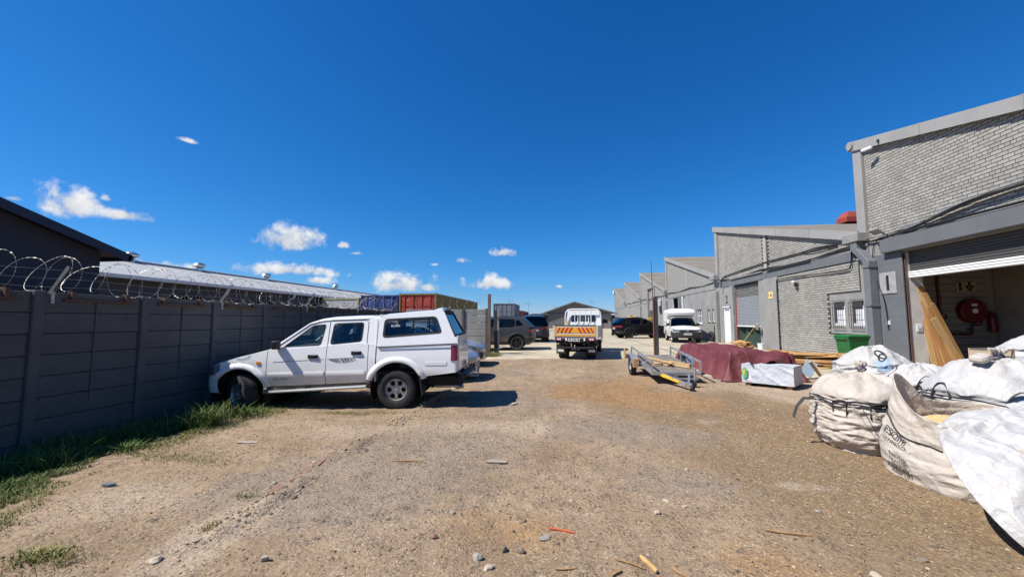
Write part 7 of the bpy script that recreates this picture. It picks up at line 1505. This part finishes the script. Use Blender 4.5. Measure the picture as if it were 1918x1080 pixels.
def bulk_bag(label, loc, rz, w, h, seed, mtl='bag_cloth', tied=True, dome=.34, bands=True, loops=(), straps=(), lean=(0, 0), lh=.17, neckh=.10, oval=1.0, sq=2.7, wr=.024):
    rt = thing('bulk_bag', label, 'bulk bag', loc, rz, 'bulk bags by the open unit'); S = bagfn(w, h, seed, dome=dome, tied=tied, lean=lean, oval=oval, sq=sq, wr=wr); n = 120; rows = []
    ts_ = list(np.linspace(0, 1, 54)) + list(1 + np.linspace(.03, 1, 34))
    for t in ts_: rows.append([S(2 * math.pi * j / n, t) for j in range(n)])
    top = sum((Vector(p) for p in rows[-1]), Vector()) / n; mb = MB()
    if tied:      # bunch above the tie
        for q, f in ((.02, .9), (.04, .75), (.065, 1.3), (neckh, 2.4), (neckh * 1.25, 2.0)):
            rows.append([top + Vector(((p[0] - top.x) * f * (1 + .35 * math.cos(j * .42 + seed) + .3 * mnoise.noise(Vector((j * .3, seed, q * 9)))), (p[1] - top.y) * f * (1 + .35 * math.sin(j * .35)), q + .03 * mnoise.noise(Vector((j * .25, seed, 3))))) for j, p in enumerate(rows[len(ts_) - 1])])
    mb.grid(rows, wrap=True); last = len(mb.v) - n; mb.f.append(tuple(range(last, last + n))); mb.m.append(0); mb.f.append(tuple(reversed(range(n)))); mb.m.append(0)
    sack = mb.obj('sack', mtl, rt, smooth=75)
    if tied: MB().tube([top + Vector((.05 * math.cos(a) * 1.0, .05 * math.sin(a), .035 + .01 * math.sin(3 * a))) for a in np.linspace(0, 2 * math.pi, 24)[:-1]], .011, 6, closed=True).obj('tie_cord', 'cord_navy', rt)
    if bands:
        for t0 in (.86, .905, .95):
            mb = MB(); P = [S(2 * math.pi * j / 100, t0 + .012 * math.sin(j * .4 + seed), .006) for j in range(100)]; mb.tube(P, .008, 5, closed=True); mb.obj('rim_webbing', 'webbing', rt)
    for a in loops:
        p0, p1 = S(a - .16, .93, .012), S(a + .16, .93, .012); m_ = (p0 + p1) / 2; up = Vector((m_.x, m_.y, 0)).normalized() * .02 + Vector((.03, -.02, lh)); side = Vector((m_.x, m_.y, .0))
        pts = [p0 - Vector((0, 0, .16)), p0] + [p0 * (1 - q) + p1 * q + up * math.sin(math.pi * q) ** .6 for q in np.linspace(.08, .92, 14)] + [p1, p1 - Vector((0, 0, .16))]
        m2 = MB().ribbon(pts, .045, [side] * len(pts)).obj('lift_loop', 'webbing', rt, smooth=80); m2.modifiers.new('solid', 'SOLIDIFY').thickness = .006
    for a0, a1, ww, mm in straps:
        pts = [S(a0 + (a1 - a0) * q, .90 - .88 * q, .012) for q in np.linspace(0, 1, 24)]; tn = [(S(a0 + (a1 - a0) * q + .05, .5) - S(a0 + (a1 - a0) * q - .05, .5)) for q in np.linspace(0, 1, 24)]
        MB().ribbon(pts, ww, tn).obj('strap', mm, rt, smooth=80)
    return rt, S
for mn, kk in (('bag_white', 1.25), ('wrap_white', 1.0), ('bag_cloth', 1.2), ('tarp_maroon', 1.1)):        # crumpled plastic: faceted creases
    nt = MATS[mn].node_tree; N, L = nt.nodes, nt.links; b = N['Principled BSDF']; t = N.new('ShaderNodeTexCoord'); prev = None
    for sc, st in ((7.0, .5), (19.0, .35)):
        ns = N.new('ShaderNodeTexNoise'); ns.inputs['Scale'].default_value = sc * .6; L.new(t.outputs['Object'], ns.inputs['Vector']); ad = N.new('ShaderNodeVectorMath'); ad.operation = 'MULTIPLY_ADD'; L.new(ns.outputs['Color'], ad.inputs[0]); ad.inputs[1].default_value = (.35, .35, .35); L.new(t.outputs['Object'], ad.inputs[2])
        vo = N.new('ShaderNodeTexVoronoi'); vo.inputs['Scale'].default_value = sc; L.new(ad.outputs[0], vo.inputs['Vector']); bp = N.new('ShaderNodeBump'); bp.inputs['Strength'].default_value = st * kk; bp.inputs['Distance'].default_value = .16 / sc; L.new(vo.outputs['Distance'], bp.inputs['Height'])
        if prev is not None: L.new(prev, bp.inputs['Normal'])
        prev = bp.outputs[0]
    L.new(prev, b.inputs['Normal'])
PI = math.pi
A_, SA_ = bulk_bag('tied cream bulk bag with black rim stripes, nearest the wrapped pack', (3.86, 5.80, .0), 0, .98, .66, 1.3, loops=(-1.9, -2.6), lh=.035, straps=((-2.35, -1.75, .022, 'strap_grey'), (-2.05, -1.25, .03, 'strap_grey'), (-2.2, -1.75, .008, 'cord_navy')), dome=.27)
MB().ribbon([(-.56, .05, .60), (-.70, .02, .60), (-.80, .0, .50), (-.86, -.02, .36)], .06, (0, 1, .4)).obj('loose_loop', 'webbing', A_)
B_, SB_ = bulk_bag('slumped bulk bag with a smudged blue print, below the green bin', (5.36, 7.75, .04), .4, 1.05, .84, 2.7, mtl='bag_white', dome=.28, bands=False, tied=False, loops=(), sq=2.3)
bp_ = MB(); bp_.grid([[SB_(2 * PI * (.60 + .055 * i / 7) , .92 + .30 * j / 7, .012) for i in range(8)] for j in range(8)]); bp_.obj('blue_print', 'print_blue', B_, smooth=80)
MB().tube([Vector((-.30, -.30, 1.02)) + Vector((.10 * math.cos(a), .05 * math.sin(a), .06 * math.sin(a))) for a in np.linspace(0, 2 * PI, 16)[:-1]], .012, 6, closed=True).obj('cord_loop', 'webbing', B_)
C_, SC_ = bulk_bag('low bulk bag with upright black loops in the middle of the bag cluster', (5.14, 6.55, .03), .3, .95, .72, 3.9, mtl='bag_white', dome=.22, loops=(-2.5, -1.2), tied=False)
D_, SD_ = bulk_bag('bulging tied bulk bag with a small wooden box on its crown', (5.20, 5.55, .03), .2, 1.22, .72, 5.1, mtl='bag_white', dome=.40, loops=(-2.35, 2.9), wr=.016)
G_, SG_ = bulk_bag('tall white bulk bag at the right edge before the open door', (6.95, 6.6, .05), .6, 1.15, 1.15, 6.6, mtl='bag_white', dome=.26, bands=False, tied=False)
bx = thing('wooden_box', 'small pale open wooden box lying on top of the tied bag', 'box', (5.14, 5.62, 1.17), R(12)); bx.scale = (.7, .7, .8); mat('box_wood', (.42, .33, .22), .8, var=.15)
for a, b, c, d, e, f_ in ((-.12, .34, -.16, -.14, 0, .025), (-.12, .34, -.16, -.14, .11, .135), (-.12, -.09, -.158, .14, .026, .109), (.31, .34, -.158, .14, .026, .109), (-.12, .34, .14, .16, 0, .135)): MB().box(a, b, c, d, e, f_).obj('slat', 'box_wood', bx)
o = MB().obox((0, 0, .05), (.20, .15, .09)).obj('plaster_bag', 'bag_cloth', loc=(4.90, 5.42, 1.13), rot=(R(8), R(-14), R(20)), bevel=.04, bseg=2); tag(o, 'crumpled paper packet on the crown of the tied bag', 'packet')

# ---- open bag with lettering, collapsed side and one corner pulled up
E_ = thing('bulk_bag', 'open sagging bulk bag with printed lettering, one corner pulled up', 'bulk bag', (4.0, 4.62, 0), 0, 'bulk bags by the open unit')
def Efn(th, t, off=0):
    c, s = math.cos(th), math.sin(th); e = (abs(c) ** 4 + abs(s) ** 4) ** (-1 / 4); k = mnoise.noise(Vector((c * 2, s * 2, t * 7 + 3))); rim = .74 + .30 * max(0, math.cos(th - 2.25)) ** 9 - .10 * max(0, math.cos(th + 2.3)) ** 2
    z = rim * t; base = 1.06 + .10 * math.sin(PI * min(1, t * 1.6)) - .12 * t; r = .50 * base * e + off + .014 * (1 - 2.4 * abs(k)) + .007 * (1 - 2.2 * abs(mnoise.noise(Vector((c * 5, s * 5, t * 16 + 3 * s))))) - .014 - .05 * ss(.6, 1, t) * max(0, math.cos(th - 2.25)) ** 4
    return Vector((r * c, r * s, z))
n = 120; mb = MB(); mb.grid([[Efn(2 * PI * j / n, t) for j in range(n)] for t in np.linspace(0, 1, 60)], wrap=True); mb.obj('sack', 'bag_cloth', E_, smooth=75).modifiers.new('solid', 'SOLIDIFY').thickness = .004
mb = MB(); mb.grid([[(r * .44 * math.cos(a), r * .44 * math.sin(a), .56 + .10 * (1 - r) + .05 * mnoise.noise(Vector((r * 3 * math.cos(a), r * 3 * math.sin(a), 2)))) for a in np.linspace(0, 2 * PI, 50)[:-1]] for r in np.linspace(.02, 1, 14)], wrap=True)
mat('shaving_heap', (.62, .43, .20), .9, var=.3, vscale=25, bump=.8, bscale=60); mb.obj('wood_shavings', 'shaving_heap', E_, smooth=60)
for a_, tag_ in ((2.25, 1), ):
    mb = MB(); pts = [Efn(a_, t, .012) for t in np.linspace(.02, 1, 30)]; mb.ribbon(pts, .035, [Vector((.6, .7, 0))] * 30); mb.obj('corner_seam', 'strap_grey', E_, smooth=80); MB().ribbon([Efn(a_, 1, .0) + Vector((0, 0, q)) * 1 + Vector((.05 * math.sin(q * 30), .04, 0)) for q in np.linspace(-.05, .06, 8)], .05, (.7, .6, 0)).obj('lift_loop', 'webbing', E_)
mb = MB(); mb.tube([Efn(2.2 + q * 1.5, .60 + .02 * math.sin(q * 9), .008) for q in np.linspace(0, 1, 40)], .009, 6); mb.obj('rim_webbing', 'webbing', E_)
def on_E(body, size, th, t, **kw):
    p = Efn(th, t, .016); q = Efn(th + .05, t, .016); ux = (q - p).normalized(); r_ = Efn(th, min(1, t + .05), .01); uy = (r_ - p).normalized(); uy = (uy - ux * uy.dot(ux)).normalized()
    return lettering(body, size, 'print_dark', E_, p + ux.cross(uy) * .006, ux, uy, .0008, **kw)
on_E('ESOM', .11, 2.80, .52, sx=1.0); on_E('TECHNOLOGY', .05, 2.88, .435, sx=1.1); on_E('E-mail: info@n', .042, 2.98, .30); on_E('Tel: +27 (0)', .042, 2.97, .24); on_E('KEEP DRY', .062, 2.98, .15, bold=.002)

# ---- foremost bag with a wide torn white liner spilling out
F_ = thing('bulk_bag', 'foremost open bulk bag with a wide white liner spilling over its side', 'bulk bag', (3.95, 3.45, 0), 0, 'bulk bags by the open unit')
def Ffn(th, t, off=0):
    c, s = math.cos(th), math.sin(th); e = (abs(c) ** 3.2 + abs(s) ** 3.2) ** (-1 / 3.2); k = mnoise.noise(Vector((c * 2 + 5, s * 2, t * 7)))
    return Vector(((.52 * (1 + .08 * math.sin(PI * t)) * e + off + .02 * k) * c, (.52 * (1 + .08 * math.sin(PI * t)) * e + off + .02 * k) * s, .66 * t))
mb = MB(); mb.grid([[Ffn(2 * PI * j / 100, t) for j in range(100)] for t in np.linspace(0, 1, 40)], wrap=True); mb.obj('sack', 'bag_cloth', F_, smooth=75).modifiers.new('solid', 'SOLIDIFY').thickness = .004
mb = MB(); mb.grid([[(r * .47 * math.cos(a), r * .47 * math.sin(a), .50 + .06 * (1 - r) + .05 * mnoise.noise(Vector((r * 3 * math.cos(a), r * 3 * math.sin(a), 8)))) for a in np.linspace(0, 2 * PI, 50)[:-1]] for r in np.linspace(.02, 1, 14)], wrap=True); mb.obj('wood_shavings', 'shaving_heap', F_, smooth=60)
def sheet(name, ctrl, parent, mtl, nu=70, nv=60, amp=.02, seed=0.0, fr=5.0):
    """bicubic patch through a 4x4 (or larger) Bezier net with crumple noise"""
    C = np.array(ctrl, dtype=float); m, k = C.shape[:2]
    def bern(n_, t): return np.array([math.comb(n_, i) * t ** i * (1 - t) ** (n_ - i) for i in range(n_ + 1)])
    rows = []
    for i in range(nu):
        Bu = bern(m - 1, i / (nu - 1)); row = []
        for j in range(nv):
            p = Vector(np.einsum('i,j,ijk->k', Bu, bern(k - 1, j / (nv - 1)), C)); q = p * fr + Vector((seed, seed, seed))
            fu, fv = i / (nu - 1), j / (nv - 1); wq = mnoise.noise(q * .5); f1 = 1 - 2.4 * abs(mnoise.noise(Vector((fu * 1.6 + seed, fv * 6.5 + wq * 1.6, seed)))); f2 = 1 - 2.2 * abs(mnoise.noise(Vector((fu * 7 + fv * 5 + seed, fv * 3 - fu * 2 + wq, 4))))
            d = amp * f1 + amp * .55 * f2 + amp * .22 * (1 - 2 * abs(mnoise.noise(q * 2.6))) + amp * .12 * mnoise.noise(q * 6)
            row.append(p + Vector((-.6, -.35, .72)) * d)
        rows.append(row)
    o = MB().grid(rows).obj(name, mtl, parent, smooth=80); o.modifiers.new('solid', 'SOLIDIFY').thickness = .003; return o
# liner flap hanging out over the near left side (local coordinates of the bag)
sheet('liner', [[(-.62, .62, .62), (-.30, .62, .80), (.05, .45, .78), (.35, .30, .72)], [(-.86, .42, .66), (-.55, .32, .88), (-.05, .15, .74), (.35, .0, .66)], [(-1.02, .10, .42), (-.78, -.05, .60), (-.40, -.25, .62), (.10, -.30, .70)], [(-.98, -.18, .16), (-.80, -.42, .26), (-.52, -.62, .34), (-.10, -.72, .52)], [(-.86, -.30, .05), (-.72, -.62, .02), (-.50, -.86, .06), (-.20, -1.0, .22)]], F_, 'bag_white', nu=130, nv=110, amp=.034, seed=1.0, fr=4.6)
sheet('liner', [[(-.55, .75, .62), (-.40, .80, .78), (-.10, .80, .82), (.15, .72, .74)], [(-.52, .55, .70), (-.35, .55, .95), (-.02, .55, .98), (.22, .50, .86)], [(-.42, .38, .64), (-.25, .34, .80), (.05, .32, .82), (.28, .30, .70)], [(-.35, .22, .55), (-.20, .15, .60), (.05, .12, .60), (.25, .1, .55)]], F_, 'bag_white', nu=90, nv=80, amp=.03, seed=7.0, fr=5.4)
sheet('liner', [[(.18, .95, .80), (.45, .92, .92), (.66, .80, .80), (.78, .70, .40)], [(.15, .62, .78), (.45, .55, .98), (.72, .48, .88), (.86, .45, .42)], [(.22, .22, .66), (.50, .10, .86), (.76, .05, .80), (.88, .05, .38)], [(.36, -.15, .56), (.58, -.30, .64), (.76, -.32, .55), (.84, -.32, .32)]], F_, 'bag_white', nu=90, nv=80, amp=.03, seed=13.0, fr=5)
